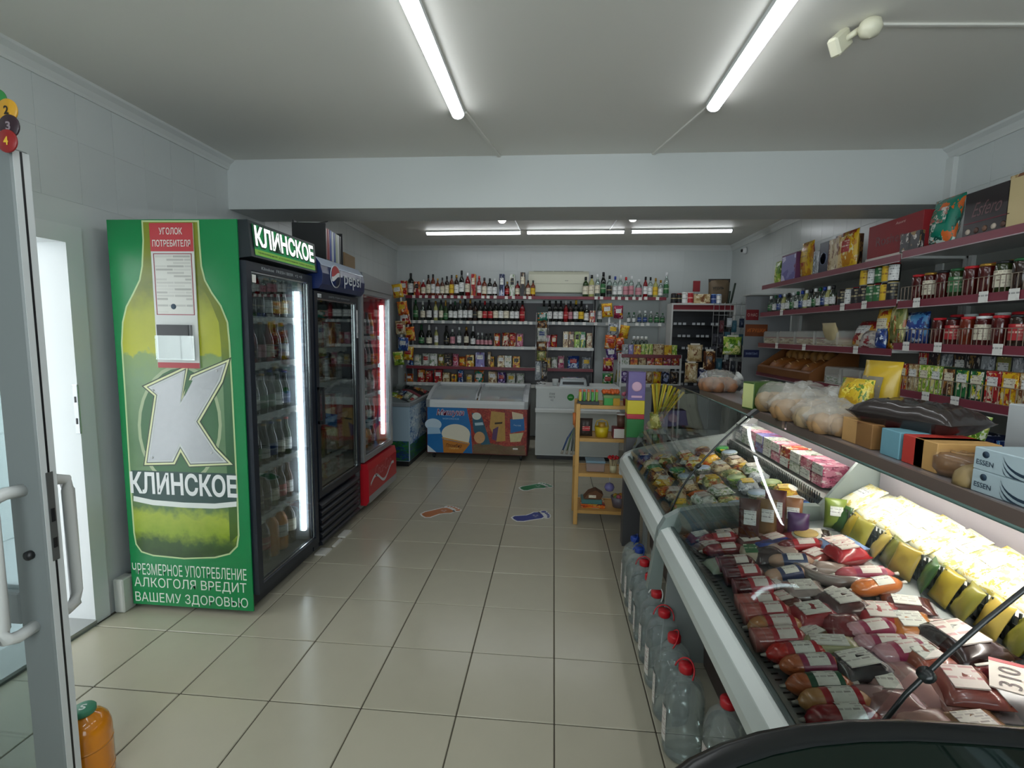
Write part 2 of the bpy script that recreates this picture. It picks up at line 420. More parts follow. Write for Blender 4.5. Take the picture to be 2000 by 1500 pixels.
for k, (px, py, c, ink, ch) in enumerate(((-6, 196, '2f7a3c', 'e8e0c8', '1'), (18, 217, 'c9952a', '1c1a16', '2'), (25, 249, '33222a', '8d7f86', '3'), (24, 279, '8e2323', 'e0b63a', '4'))):
    names = ('green', 'mustard yellow', 'dark plum', 'dark red')
    q = P(px, py, 'y', LY0-.006)
    t = thing('numbered_disc', '%s round disc with number %s in the column above the door leaf' % (names[k], ch), 'disc', (q.x, LY0-.006-.004*k, q.z), group='numbered discs above the open door')
    MB().lathe([(0, -.003), (.028, -.003), (.030, -.001), (.030, .001), (.028, .003), (0, .003)], 24, M=RX(PI/2)).build('disc', mat(c, .35), t)
    text('numeral', ch, .014, .022, mat(ink, .4), t, (0, -.0042, 0), bold=.03)

# ------------------------------------------------------------------ lamps
def tube_lamp(label, p, q, s, group, w=.07):
    """ceiling batten: housing, opal cover, end caps"""
    p, q = Vector(p), Vector(q); d = (q-p); L = d.length; a = math.atan2(d.y, d.x)
    t = thing('tube_lamp', label, 'ceiling lamp', p, (0, 0, a), group)
    MB().box(0, L, -w*.5, w*.5, -.022, 0).build('housing', PLAST, t)
    n = 10; pr = [(-w*.48*math.cos(PI*i/n), -.0225-.026*math.sin(PI*i/n)) for i in range(n+1)]
    vs = [(x, y, z) for x in (.008, L-.008) for y, z in pr]; k = len(pr)
    MB().add(vs, [(i, i+1, i+1+k, i+k) for i in range(k-1)]+[tuple(range(k)), tuple(range(k, 2*k))[::-1]], 0, True).build('diffuser', emit('f6fbff', s), t)
    for x in (0, L-.008): MB().add([(x+dx, y*1.03, z*1.02) for dx in (0, .008) for y, z in pr], [(i, i+k, i+1+k, i+1) for i in range(k-1)]+[tuple(range(k))[::-1], tuple(range(k, 2*k))]).build('end_cap', PLAST, t)
    return t
tube_lamp('long white ceiling tube lamp nearer the glass door', (-.59, .97, ZC), (-.585, -.55, ZC), TUBE, 'tube lamps on the front ceiling')
tube_lamp('long white ceiling tube lamp above the display counter', (.765, .95, ZC), (.755, -.57, ZC), TUBE, 'tube lamps on the front ceiling')
tube_lamp('ceiling tube lamp behind the one near the glass door', (-.585, -.95, ZC), (-.585, -2.4, ZC), TUBE, 'tube lamps on the front ceiling')
tube_lamp('ceiling tube lamp behind the one above the counter', (.755, -.95, ZC), (.755, -2.4, ZC), TUBE, 'tube lamps on the front ceiling')
tube_lamp('leftmost of three tube lamps in a row on the back ceiling', (-1.68, 4.42, ZB), (-.47, 4.39, ZB), BACKTUBE, 'tube lamps on the back ceiling')
tube_lamp('middle of three tube lamps in a row on the back ceiling', (-.40, 4.39, ZB), (.79, 4.36, ZB), BACKTUBE, 'tube lamps on the back ceiling')
tube_lamp('rightmost of three tube lamps in a row on the back ceiling', (.87, 4.35, ZB), (2.04, 4.31, ZB), BACKTUBE, 'tube lamps on the back ceiling')
for k, (x, y, s, nm) in enumerate(((-.60, 3.36, 1, 'left'), (.73, 3.32, -1, 'right'))):
    t = thing('hanging_bulb', 'small round lit bulb on the back ceiling, %s one of two' % nm, 'bulb', (x, y, ZB), group='round bulbs on the back ceiling')
    MB().lathe([(0, 0), (.03, 0), (.03, -.012), (.012, -.02), (.012, -.05), (0, -.05)][::-1], 12).build('socket', PLAST, t)
    MB().lathe([(0, -.14), (.025, -.135), (.042, -.115), (.046, -.095), (.036, -.07), (.016, -.048), (0, -.048)], 14).build('globe', emit('fffdf6', 9.0), t)
    tag(MB().tube([(x, y, ZB-.006), (x+.09*s, y+.35, ZB-.006), (x+.12*s, y+1.0, ZB-.006)], .006, 6).build('lamp_cable', PLAST),
        'thin white cable running from the %s round bulb to the tube lamps' % nm, 'cable', 'lamp cables')
for k, (a, b, nm) in enumerate((((-.555, .98), (-.44, 1.66), 'glass door side'), ((.755, .96), (.60, 1.66), 'display counter side'))):
    d = Vector((b[0]-a[0], b[1]-a[1], 0)); L = d.length
    tag(MB().rbox(0, L, -.012, .012, -.012, 0, .002).build('cable_duct', PAINT, None, (a[0], a[1], ZC), (0, 0, math.atan2(d.y, d.x))),
        'slim white cable duct from tube lamp to beam on the %s' % nm, 'cable duct', 'cable ducts on the ceiling')
t = thing('motion_sensor', 'cream motion sensor with a tilted head on the ceiling', 'sensor', (1.12, .31, ZC))
CREAM = mat('d8d5bd', .4)
MB().lathe([(0, -.07), (.03, -.06), (.042, -.035), (.035, -.01), (.02, 0), (0, 0)], 14, M=T(.02, -.02, 0)).build('dome', CREAM, t)
MB().rbox(-.035, .035, -.02, .02, -.055, .055, .008, M=T(-.06, .03, -.055) @ RZ(.6) @ RY(.9)).build('head', CREAM, t)
MB().tube([(0, 0, -.02), (-.05, .03, -.05)], .012, 8).build('swivel', CREAM, t)
tag(MB().rbox(0, 1.32, -.008, .008, -.009, 0, .002).build('cable_duct', PAINT, None, (1.15, .32, ZC), (0, 0, .06)), 'cable duct leading from the motion sensor to the side wall', 'cable duct', 'cable ducts on the ceiling')
t = thing('security_camera', 'small white dome camera with black eye on the right wall', 'camera', (XR-.01, 4.98, 2.68))
MB().lathe([(0, 0), (.045, 0), (.045, .02), (.03, .045), (0, .05)], 14, M=RY(-PI/2)).build('housing', WHITE, t)
MB().lathe([(0, 0), (.022, 0), (.018, .016), (0, .02)], 12, M=T(-.046, 0, 0) @ RY(-PI/2)).build('lens', BLACK, t)
# ------------------------------------------------------------------ shared goods: bottles, jars, boxes, bags
PROF = {
 'wine':   [(0,0),(.034,0),(.037,.006),(.037,.175),(.034,.195),(.018,.228),(.0145,.25),(.014,.30),(0,.30)],
 'spirit': [(0,0),(.036,0),(.039,.006),(.039,.165),(.035,.185),(.017,.205),(.0145,.225),(.0145,.265),(0,.265)],
 'slim':   [(0,0),(.030,0),(.033,.006),(.033,.18),(.028,.205),(.015,.235),(.0135,.25),(.0135,.30),(0,.30)],
 'flat':   [(0,0),(.042,0),(.045,.008),(.045,.12),(.040,.14),(.018,.158),(.0145,.18),(.0145,.205),(0,.205)],
 'champ':  [(0,0),(.040,0),(.044,.007),(.044,.15),(.040,.18),(.020,.235),(.0155,.26),(.0155,.31),(0,.31)],
 'beer':   [(0,0),(.028,0),(.030,.005),(.030,.125),(.027,.15),(.0145,.185),(.0125,.20),(.0125,.235),(0,.235)],
 'pet':    [(0,0),(.040,0),(.046,.012),(.044,.05),(.046,.07),(.046,.20),(.042,.235),(.018,.285),(.0135,.295),(.0135,.315),(0,.315)],
 'small':  [(0,0),(.020,0),(.023,.005),(.023,.085),(.019,.10),(.010,.118),(.0095,.145),(0,.145)],
 'jar':    [(0,0),(.036,0),(.041,.006),(.042,.09),(.038,.102),(.034,.108),(0,.108)],
 'talljar':[(0,0),(.034,0),(.038,.006),(.039,.13),(.035,.145),(.031,.15),(0,.15)],
 'can':    [(0,0),(.031,0),(.034,.006),(.034,.112),(.029,.12),(.029,.122),(0,.122)],
}
LABZ = {'wine': (.05, .15), 'spirit': (.035, .145), 'slim': (.05, .16), 'flat': (.03, .11), 'champ': (.03, .12), 'beer': (.035, .11),
        'pet': (.10, .19), 'small': (.02, .07), 'jar': (.02, .078), 'talljar': (.03, .11), 'can': (.008, .11)}
CAPZ = {'wine': (.245, .302, .0165), 'spirit': (.225, .268, .017), 'slim': (.255, .302, .0155), 'flat': (.178, .209, .017), 'champ': (.215, .316, .0225),
        'beer': (.227, .240, .0145), 'pet': (.290, .320, .016), 'small': (.122, .148, .0115), 'jar': (.098, .114, .0395), 'talljar': (.140, .156, .036), 'can': (.115, .1225, .0305)}
DG = mat('0f1510', .12, spec=.6); GG = mat('27401c', .12, spec=.6); AMB = mat('4a1f0e', .14, spec=.6); COG = mat('6b2a10', .14); CLR = glass('dfe8e4', base=.10, edge=.75)
PALE = mat('a9a86a', .15); REDL = mat('7a0d14', .15); BRN = mat('26140d', .15, spec=.6); GOLD = mat('b48a3a', .3, .6); ORL = mat('e08a14', .25); BLUEG = mat('1f6f86', .2)
L_CRM = lettered('e6dfc8', '6b4a32', 6, 3); L_WHT = lettered('e9e9e6', '43484e', 6, 3); L_RED = lettered('b02028', 'f0dcc8', 5, 2); L_BLK = lettered('1b1b20', 'c9b98a', 5, 2)
L_GRN = lettered('2c6a3a', 'e6e6d0', 5, 2); L_YEL = lettered('dfb92c', '7a2a18', 5, 2); L_BLU = lettered('23407e', 'dfe6ee', 5, 2); L_PNK = lettered('c98a94', '5a2030', 5, 2)
NAMES = {DG: 'dark', GG: 'green glass', AMB: 'amber', COG: 'brandy-brown', CLR: 'clear', PALE: 'pale gold', REDL: 'red', BRN: 'dark brown', ORL: 'orange', BLUEG: 'blue',
         L_CRM: 'cream', L_WHT: 'white', L_RED: 'red', L_BLK: 'black', L_GRN: 'green', L_YEL: 'yellow', L_BLU: 'blue', L_PNK: 'pink'}
CAPN = {'black': BLACK, 'red': RED, 'white': WHITE, 'gold': GOLD, 'green': mat('1d5a34', .3), 'blue': mat('1c3c9a', .3), 'yellow': mat('e0b81f', .3), 'orange': mat('e0671a', .3)}
def bottle(kind, g, lab, cap, loc, label, cat='bottle', group=None, s=1.0, rz=0, name=None, seg=10, rmax=9):
    """a filled bottle or jar: body, paper label, cap"""
    bm_ = cached(('b', kind, g.name, seg), lambda: MB().lathe(PROF[kind], seg).mesh('bottle', g))
    o = tag(obj(name or ('jar' if 'jar' in kind else 'can' if kind == 'can' else 'bottle'), bm_, None, loc, (0, 0, rz)), label, cat, group)
    sr = min(s, rmax/max(r for r, z in PROF[kind])); o.scale = (sr, sr, s)
    if lab is not None:
        z0, z1 = LABZ[kind]
        def f():
            r = max(r for r, z in PROF[kind])+.0012
            n = 8; vs = [(r*math.cos(a), r*math.sin(a), z) for z in (z0, z1) for a in [-PI/2+(-1.75+3.5*i/n) for i in range(n+1)]]
            return MB().add(vs, [(i, i+1, i+n+2, i+n+1) for i in range(n)], 0, True).mesh('label', lab)
        obj('label', cached(('bl', kind, lab.name), f), o)
    if cap:
        z0, z1, r = CAPZ[kind]
        nm = 'foil' if kind == 'champ' else ('lid' if 'jar' in kind or kind == 'can' else 'cap')
        obj(nm, cached(('bc', kind, cap), lambda: MB().lathe([(r, z0), (r*(.72 if kind == 'champ' else 1.0), z1-.002), (r*.6, z1), (0, z1)], seg).mesh(nm, CAPN[cap])), o)
    return o
def carton(w, d, h, body, panel, loc, label, cat='box', group=None, rot=(0, 0, 0), name='carton', art=None):
    """box pack with a printed front panel; the front faces -y"""
    key = ('c', w, d, h, body.name, panel.name if panel else 0, art.name if art else 0)
    me = cached(key, lambda: MB().rbox(-w/2, w/2, 0, d, 0, h, min(.002, w*.04)).mesh('carton', body))
    o = tag(obj(name, me, None, loc, rot), label, cat, group)
    if panel:
        obj('front_print', cached(key+('p',), lambda: MB().box(-w*.46, w*.46, -.0012, .001, h*.06, h*.94).mesh('front_print', panel)), o)
    if art:
        obj('label', cached(key+('a',), lambda: MB().box(-w*.34, w*.34, -.0022, .001, h*.52, h*.82).mesh('label', art)), o)
    return o
def bag(w, h, d, m, loc, label, cat='bag', group=None, rot=(0, 0, 0), seed=0, name='snack_bag', art=None, nx=8, ny=8, wr=.12, p=2.4):
    key = ('bag', w, h, d, m.name, seed, wr, p)
    me = cached(key, lambda: MB().pillow(w, h, d, nx, ny, 0, seed, wr, p=p).mesh('bag', m))
    o = tag(obj(name, me, None, loc, rot), label, cat, group)
    if art:
        def f():
            n = 5; vs = []
            for j in range(n+1):
                for i in range(n+1):
                    u, v = -.6+1.2*i/n, -.1+.62*j/n
                    t = max(0, 1-abs(u)**2.4)**.5*max(0, 1-abs(v/.936)**2.4)**.5*(1+wr*.6)
                    vs.append((u*w/2*.95, -(d/2*t+.002), h*(v+1)/2))
            return MB().add(vs, [(j*(n+1)+i, j*(n+1)+i+1, (j+1)*(n+1)+i+1, (j+1)*(n+1)+i) for j in range(n) for i in range(n)], 0, True).mesh('label', art)
        obj('label', cached(key+('art', art.name), f), o)
    return o
PR = {
 'yellow': printed(['e3b71a', 'c9871a', 'a8321c', 'f0e6b0'], 3), 'orange': printed(['d8641c', 'e8b53a', '8e1c18', 'f2e3c2'], 3), 'red': printed(['b01c24', '7a1018', 'e8d8c0', 'e0a030'], 3),
 'green': printed(['1f7a3e', '0f5a2c', 'd8d23a', 'e8e8d8'], 3), 'teal': printed(['12806a', '0a5a4c', 'e06a20', 'd8e8e0'], 3), 'blue': printed(['23418e', '142a60', 'd0dae8', '4a90c8'], 3),
 'purple': printed(['5a3a86', '3a2060', 'c8b8e0', 'e0d8ee'], 3), 'white': printed(['dcdcd6', 'b8bcb4', '6a8a5a', 'f0f0ea'], 4), 'beige': printed(['cbb68c', 'a88a58', '7a4a2a', 'ece0c4'], 3),
 'black': printed(['1d1a20', '2e2228', '8a6a3a', 'c8c0b8'], 3), 'pink': printed(['d889a0', 'b84a70', 'f0d8dc', '7a2a4a'], 3), 'lime': printed(['9cc03a', '5a8a1e', 'f0ea9a', 'e8f0d0'], 3),
 'brown': printed(['5a3018', '3a1e10', 'b07a3a', 'e0c898'], 3), 'olive': printed(['8a8a4a', '5a6a2a', 'd8d090', 'b0602a'], 3), 'crimson': printed(['a01848', '700c30', 'e8c0c8', 'e0a020'], 3),
 'lilac': printed(['8a86c0', '6a62a8', 'd8d4f0', '7a2a5a'], 2), 'silver': printed(['a9adb2', '7c828a', 'd8dce0', '44505e'], 4), 'navy': printed(['14204a', '0c1430', '9aa8d0', 'd8d8e0'], 2.5),
}
# ------------------------------------------------------------------ fridges by the left wall
def child(mb, name, mats, root):
    """mesh drawn in room coordinates, hung under its thing"""
    o = mb.build(name, mats, root); o.location = -Vector(root.location); return o
def at_local(root, p): return Vector(p)-Vector(root.location)
FX = -1.60
def fridge(name, label, y0, y1, x0, h, body, frame, zg0, zg1, headz, shelves, led=None, lining=None, depth_head=.03, edge=.045):
    t = thing(name, label, 'fridge', ((x0+FX)/2, (y0+y1)/2, 0))
    li = lining or mat('c9cdd0', .5)
    child(MB().box(x0, FX-.05, y0, y0+.03, .04, h).box(x0, FX-.05, y1-.03, y1, .04, h).box(x0, x0+.03, y0+.03, y1-.03, .04, h)
          .box(x0+.03, FX-.05, y0+.03, y1-.03, h-.03, h).box(x0+.03, FX-.05, y0+.03, y1-.03, .04, zg0-.02), 'cabinet', body, t)
    child(MB().box(x0+.03, x0+.034, y0+.034, y1-.034, zg0-.018, headz).box(x0+.034, FX-.055, y0+.03, y0+.034, zg0-.018, headz).box(x0+.034, FX-.055, y1-.034, y1-.03, zg0-.018, headz)
          .box(x0+.034, FX-.055, y0+.034, y1-.034, headz, headz+.004), 'lining', li, t)
    for yy in (y0+.06, y1-.06):
        for xx in (x0+.06, FX-.12): child(MB().lathe([(.018, 0), (.018, .03), (.012, .04), (0, .04)], 8, M=T(xx, yy, 0)), 'foot', BLACK, t)
    for z in shelves:
        s = child(MB().box(x0+.04, FX-.09, y0+.036, y1-.036, z-.008, z), 'shelf', mat('aab0b4', .4, .4), t)
        sf = MB().box(FX-.09, FX-.084, y0+.036, y1-.036, z-.022, z+.012).build('price_rail', mat('d4d8da', .35), s); sf.location = (0, 0, 0)
        for k in range(6):
            obj('price_tag', cached('fptag', lambda: MB().box(0, .002, -.022, .022, -.03, .006).mesh('price_tag', lettered('f2f2ee', '30343a', 4, 2))), s, (FX-.084, y0+.09+(y1-y0-.18)*k/5, z))
    d = child(MB().box(FX-.045, FX, y0+.004, y0+edge, zg0-edge, zg1+edge).box(FX-.045, FX, y1-edge, y1-.004, zg0-edge, zg1+edge)
              .box(FX-.045, FX, y0+edge, y1-edge, zg1, zg1+edge).box(FX-.045, FX, y0+edge, y1-edge, zg0-edge, zg0), 'door', frame, t)
    MB().box(FX-.022, FX-.016, y0+edge, y1-edge, zg0, zg1).build('pane', glass('f4f8f8', base=.02, edge=.7), d)
    MB().box(FX-.0155, FX-.010, y0+edge, y0+edge+.008, zg0, zg1).box(FX-.0155, FX-.010, y1-edge-.008, y1-edge, zg0, zg1).box(FX-.0155, FX-.010, y0+edge, y1-edge, zg0, zg0+.01).box(FX-.0155, FX-.010, y0+edge, y1-edge, zg1-.01, zg1).build('glazing_bead', CHROME, d)
    if led:
        child(MB().box(FX-.085, FX-.062, y1-.075, y1-.05, zg0+.06, zg1-.06), 'light_strip', emit('eef6ff', led), t)
    return t
# -- beer fridge
BY0, BY1 = .575, 1.262
SH = [.475, .76, 1.06, 1.36, 1.62]
bf = fridge('drinks_fridge', 'tall drinks fridge with green bottle print on its side and lit door', BY0, BY1, -2.33, 2.10, mat('1c222b', .4), mat('1a212c', .35), .165, 1.86, 1.905, SH, FRIDGELED, mat('8a9096', .5))
hd = child(MB().prism([(FX-.05, 1.915), (FX+.035, 1.925), (FX+.02, 2.105), (FX-.05, 2.105)], BY0, BY1, 0, 'xz'), 'header', mat('1d262a', .35), bf)
sg = child(MB().add([(FX+.0362, BY0+.03, 1.935), (FX+.0362, BY1-.03, 1.935), (FX+.0235, BY1-.03, 2.092), (FX+.0235, BY0+.03, 2.092)], [(0, 1, 2, 3)]), 'header_sign', emit('1d7a44', .55), bf)
tl = math.atan2(.0127, .157)
text('lettering', 'КЛИНСКОЕ', .61, .105, emit('ffffff', 1.3), sg, (FX+.0325, (BY0+BY1)/2, 2.035), (PI/2-tl, 0, PI/2), bold=.035)
text('lettering', 'КЛИНСКОЕ', .63, .118, emit('0d3a22', .1), sg, (FX+.0318, (BY0+BY1)/2, 2.033), (PI/2-tl, 0, PI/2), bold=.07)
child(MB().add([(FX+.0368, BY0+.03, 1.938), (FX+.0368, BY1-.03, 1.938), (FX+.0345, BY1-.03, 1.966), (FX+.0345, BY0+.03, 1.966)], [(0, 1, 2, 3)]), 'header_stripe', emit('6f9a3a', .5), bf)
text('lettering', 'чрезмерное употребление пива вредит', .58, .014, mat('14301c', .5), sg, (FX+.0374, (BY0+BY1)/2, 1.952), (PI/2-tl, 0, PI/2))
text('door_lettering', 'Klinskoe  FRESH BEER  +2 +8', .42, .016, mat('b8c0c4', .5), bf, at_local(bf, (FX+.002, (BY0+BY1)/2, 1.882)), (PI/2, 0, PI/2))
child(MB().box(FX, FX+.002, BY0+.05, BY0+.08, 1.80, 1.84), 'sticker', PAPER, bf)
# printed side
PY = .574
def A(px, py): q = P(px, py, 'y', PY-.006); return (q.x, q.z)
def flat(pts, dy, m, name, root, px=True):
    poly = [A(*p) for p in pts] if px else pts
    n = len(poly); ar = sum(poly[i][0]*poly[(i+1) % n][1]-poly[(i+1) % n][0]*poly[i][1] for i in range(n))
    if ar < 0: poly = poly[::-1]
    return child(MB().add([(x, PY-dy, z) for x, z in poly], [tuple(range(n))]), name, m, root)
def grow(poly, d):
    n = len(poly); ar = sum(poly[i][0]*poly[(i+1) % n][1]-poly[(i+1) % n][0]*poly[i][1] for i in range(n)); out = []
    sg_ = 1 if ar > 0 else -1
    for i in range(n):
        a, b, c = Vector(poly[i-1]), Vector(poly[i]), Vector(poly[(i+1) % n])
        n1 = Vector(((b-a).y, -(b-a).x)).normalized()*sg_; n2 = Vector(((c-b).y, -(c-b).x)).normalized()*sg_
        m_ = (n1+n2)
        m_ = m_.normalized()*min(2.2, 1/max(.25, m_.length/2)) if m_.length > .05 else n1
        out.append(tuple(b+m_*d))
    return out
SIDEG = mat('14864a', .25, name='green_print')
side = child(MB().box(-2.335, -1.632, PY-.006, BY0, .03, 2.105), 'side_print', SIDEG, bf)
EDGE = mat('b9d8a4', .4)
child(MB().box(-1.637, -1.631, PY-.0075, PY-.006, .03, 2.106).box(-2.335, -2.331, PY-.0075, PY-.006, .03, 2.106).box(-2.331, -1.637, PY-.0075, PY-.006, 2.101, 2.106).box(-2.331, -1.637, PY-.0075, PY-.006, .03, .035), 'print_border', EDGE, side).parent = bf
def ramp_print(stops, name, noise=.03):
    """ink that changes with height, as on the poster"""
    m = bpy.data.materials.new(name); m.use_nodes = True; nt = m.node_tree; b = nt.nodes['Principled BSDF']; b.inputs['Roughness'].default_value = .28
    tc = nt.nodes.new('ShaderNodeTexCoord'); sx = nt.nodes.new('ShaderNodeSeparateXYZ'); nt.links.new(tc.outputs['Object'], sx.inputs[0])
    no = nt.nodes.new('ShaderNodeTexNoise'); no.inputs['Scale'].default_value = 22; nt.links.new(tc.outputs['Object'], no.inputs['Vector'])
    mu = nt.nodes.new('ShaderNodeMath'); mu.operation = 'MULTIPLY_ADD'; mu.inputs[1].default_value = noise*4; nt.links.new(no.outputs[0], mu.inputs[0]); nt.links.new(sx.outputs[2], mu.inputs[2])
    mr = nt.nodes.new('ShaderNodeMapRange'); mr.inputs[1].default_value = noise*2; mr.inputs[2].default_value = 2.1+noise*2
    nt.links.new(mu.outputs[0], mr.inputs[0])
    cr = nt.nodes.new('ShaderNodeValToRGB'); e = cr.color_ramp.elements
    e[0].position = stops[0][0]/2.1; e[0].color = lin(stops[0][1]); e[1].position = stops[-1][0]/2.1; e[1].color = lin(stops[-1][1])
    for z, c in stops[1:-1]:
        k = e.new(z/2.1); k.color = lin(c)
    nt.links.new(mr.outputs[0], cr.inputs[0]); nt.links.new(cr.outputs[0], b.inputs['Base Color'])
    return m
BOT = [(280, 434), (282, 470), (280, 520), (275, 548), (262, 575), (249, 600), (242, 630), (240, 670), (246, 760), (252, 860), (258, 960), (264, 1040), (268, 1062), (278, 1076), (300, 1083), (360, 1089), (420, 1087), (448, 1080), (462, 1066), (465, 1045),
       (462, 960), (457, 860), (452, 760), (447, 670), (443, 630), (430, 598), (412, 572), (399, 548), (392, 520), (388, 470), (386, 434)]
bp_ = [A(*p) for p in BOT]
flat([tuple(p) for p in grow(bp_, .009)], .0078, mat('c3d9a0', .35), 'bottle_outline', bf, False)
flat(bp_, .0086, px=False, name='bottle_print', root=bf, m=ramp_print([(.30, '2a4420'), (.40, '3c5a24'), (.46, '8fa82a'), (.54, 'a7b83a'), (.60, '5c7a44'), (.70, '6a8a5e'), (.95, '5d8058'), (1.28, '7d9a72'), (1.415, '86a062'), (1.43, 'b9bb30'), (1.62, 'a9ad2c'), (1.78, '6f7a2a'), (2.05, '8f9632')], 'beer_bottle_print'))
DEEP = ramp_print([(.30, '26401e'), (.5, '4c6a20'), (.8, '2f5c38'), (1.3, '44704a'), (1.5, '7f8a22'), (2.0, '5c6620')], 'bottle_shade_print')
flat([(447, 670), (452, 760), (457, 860), (462, 960), (465, 1045), (450, 1060), (446, 960), (441, 860), (437, 760), (432, 670), (428, 630), (412, 590), (395, 560), (399, 548), (412, 572), (430, 598), (443, 630)], .0092, DEEP, 'bottle_shade', bf)
GR2 = mat('3b6a40', .3)
flat([(p[0], p[1]) for p in [(352+82*math.cos(a), 830+118*math.sin(a)) for a in [2*PI*i/28 for i in range(28)]]], .0092, mat('a9b890', .35), 'emblem_ring', bf)
flat([(p[0], p[1]) for p in [(352+76*math.cos(a), 830+111*math.sin(a)) for a in [2*PI*i/28 for i in range(28)]]], .0096, GR2, 'emblem', bf)
K = [(297, 757), (359, 728), (352, 793), (380, 740), (437, 715), (428, 742), (381, 823), (418, 880), (438, 900), (375, 902), (353, 865), (337, 898), (293, 899), (312, 770)]
kp = [A(*p) for p in K]
for d, dy, m in ((.030, .0100, mat('3a4a3a', .4)), (.024, .0104, mat('e3e6b4', .4)), (.014, .0108, mat('5a605c', .4)), (.009, .0112, mat('cfd3cf', .4)), (.0, .0116, mat('a7a9ab', .3, .3, vary=.1, bscale=30))):
    flat(grow(kp, d), dy, m, 'letter_print', bf, False)
flat([(367, 742), (361, 775), (378, 743)], .0120, GR2, 'letter_notch', bf)
for (x, y) in ((301, 762), (425, 724), (300, 893), (415, 884)):
    q = A(x, y); child(MB().lathe([(0, .004), (.006, .003), (.006, 0)], 8, M=T(q[0], PY-.0116, q[1]) @ RX(PI/2)), 'rivet_print', mat('d8d8d8', .3), bf)
flat([(258, 918), (461, 925), (463, 978), (460, 984), (400, 984), (340, 981), (262, 972)], .0098, mat('2c4a44', .35), 'name_band', bf)
flat([(262, 968), (300, 976), (360, 981), (420, 983), (463, 979), (463, 989), (420, 993), (360, 991), (300, 986), (262, 978)], .0102, mat('e8ece6', .4), 'name_stripe', bf)
q0, q1 = A(258, 972), A(463, 920)
text('lettering', 'КЛИНСКОЕ', q1[0]-q0[0], .123, mat('eef0ee', .4), bf, at_local(bf, ((q0[0]+q1[0])/2, PY-.0112, (q0[1]+q1[1])/2+.002)), bold=.03)
TXT = mat('dfeee0', .4)
for line, a, b in (('ЧРЕЗМЕРНОЕ УПОТРЕБЛЕНИЕ', (260, 1126), (481, 1106)), ('АЛКОГОЛЯ ВРЕДИТ', (264, 1152), (481, 1135)), ('ВАШЕМУ ЗДОРОВЬЮ', (266, 1180), (484, 1165))):
    p, q = A(*a), A(*b)
    text('lettering', line, q[0]-p[0], .066, TXT, bf, at_local(bf, ((p[0]+q[0])/2, PY-.0072, (p[1]+q[1])/2)))
# bottles in it
R = random.Random(4)
rowdef = [(.165, 'pet', [(BLUEG, L_YEL, 'blue'), (BLUEG, L_BLU, 'blue'), (BRN, L_RED, 'black'), (ORL, None, 'orange'), (ORL, L_WHT, 'orange'), (BRN, L_CRM, 'red')]),
          (.475, 'beer', [(AMB, L_RED, 'gold'), (AMB, L_RED, 'gold'), (BRN, L_BLK, 'black'), (BRN, L_BLK, 'gold'), (GG, L_CRM, 'gold'), (BRN, L_RED, 'red'), (AMB, L_WHT, 'white')]),
          (.76, 'beer', [(DG, L_BLK, 'black'), (AMB, L_RED, 'gold'), (BRN, L_GRN, 'green'), (BRN, L_WHT, 'gold'), (DG, L_BLU, 'blue'), (BRN, L_CRM, 'gold'), (GG, L_WHT, 'red')]),
          (1.06, 'beer', [(GG, L_GRN, 'green'), (GG, L_GRN, 'green'), (DG, L_WHT, 'white'), (GG, L_GRN, 'gold'), (DG, L_GRN, 'green'), (GG, L_WHT, 'white'), (DG, L_BLU, 'blue')]),
          (1.36, 'beer', [(DG, L_BLU, 'white'), (BRN, L_BLU, 'black'), (REDL, L_BLK, 'black'), (BRN, L_PNK, 'gold'), (REDL, L_CRM, 'gold'), (BRN, L_BLK, 'red'), (DG, L_WHT, 'red')]),
          (1.62, 'beer', [(AMB, L_CRM, 'gold'), (AMB, L_CRM, 'gold'), (BRN, L_BLK, 'gold'), (BRN, L_BLK, 'black'), (BRN, L_WHT, 'gold'), (AMB, L_YEL, 'gold'), (BRN, L_CRM, 'black')])]
LV = ('bottom', 'second', 'third', 'fourth', 'fifth', 'top')
for lv, (z, kind, row) in enumerate(rowdef):
    n = len(row)
    for back in (0, 1):
        for k, (g, lab, cap) in enumerate(row):
            y = BY0+.085+(BY1-BY0-.20)*k/(n-1)
            nm = '%s bottle, %s label, %s from green side in %s row, %s fridge shelf' % (NAMES[g], NAMES[lab] if lab else 'no', ORD[k], 'back' if back else 'front', LV[lv])
            bottle(kind, g, lab, cap, (FX-.145-.10*back, y, z+.0005), nm, 'bottle', 'bottles in the drinks fridge', 1.0 if kind == 'beer' else .86, PI/2+R.uniform(-.3, .3))
# notice board on the fridge side
nb = thing('notice_board', 'narrow red and white consumer notice board hung on the green fridge side', 'notice board', (-1.975, PY-.012, 1.35))
bx0, bx1 = -2.092, -1.86
child(MB().box(bx0, bx1, PY-.017, PY-.0125, 1.352, 2.085), 'backing', mat('dfe0dc', .4), nb)
child(MB().box(bx0, bx1, PY-.0185, PY-.0168, 1.945, 2.085), 'title_panel', mat('c8454b', .4), nb)
child(MB().box(bx0+.002, bx1, PY-.0185, PY-.0168, 1.352, 1.38), 'foot_strip', mat('b8474c', .4), nb)
text('lettering', 'УГОЛОК', .125, .034, PAPER, nb, at_local(nb, (-1.978, PY-.0192, 2.045)), bold=.01)
text('lettering', 'ПОТРЕБИТЕЛЯ', .205, .034, PAPER, nb, at_local(nb, (-1.977, PY-.0192, 1.985)), bold=.01)
for z0, z1 in ((1.625, 1.935),):
    child(MB().box(bx0+.012, bx1-.012, PY-.0182, PY-.0168, z0, z0+.004).box(bx0+.012, bx1-.012, PY-.0182, PY-.0168, z1-.004, z1).box(bx0+.012, bx0+.016, PY-.0182, PY-.0168, z0, z1).box(bx1-.016, bx1-.012, PY-.0182, PY-.0168, z0, z1), 'pocket_edge', mat('a34a50', .4), nb)
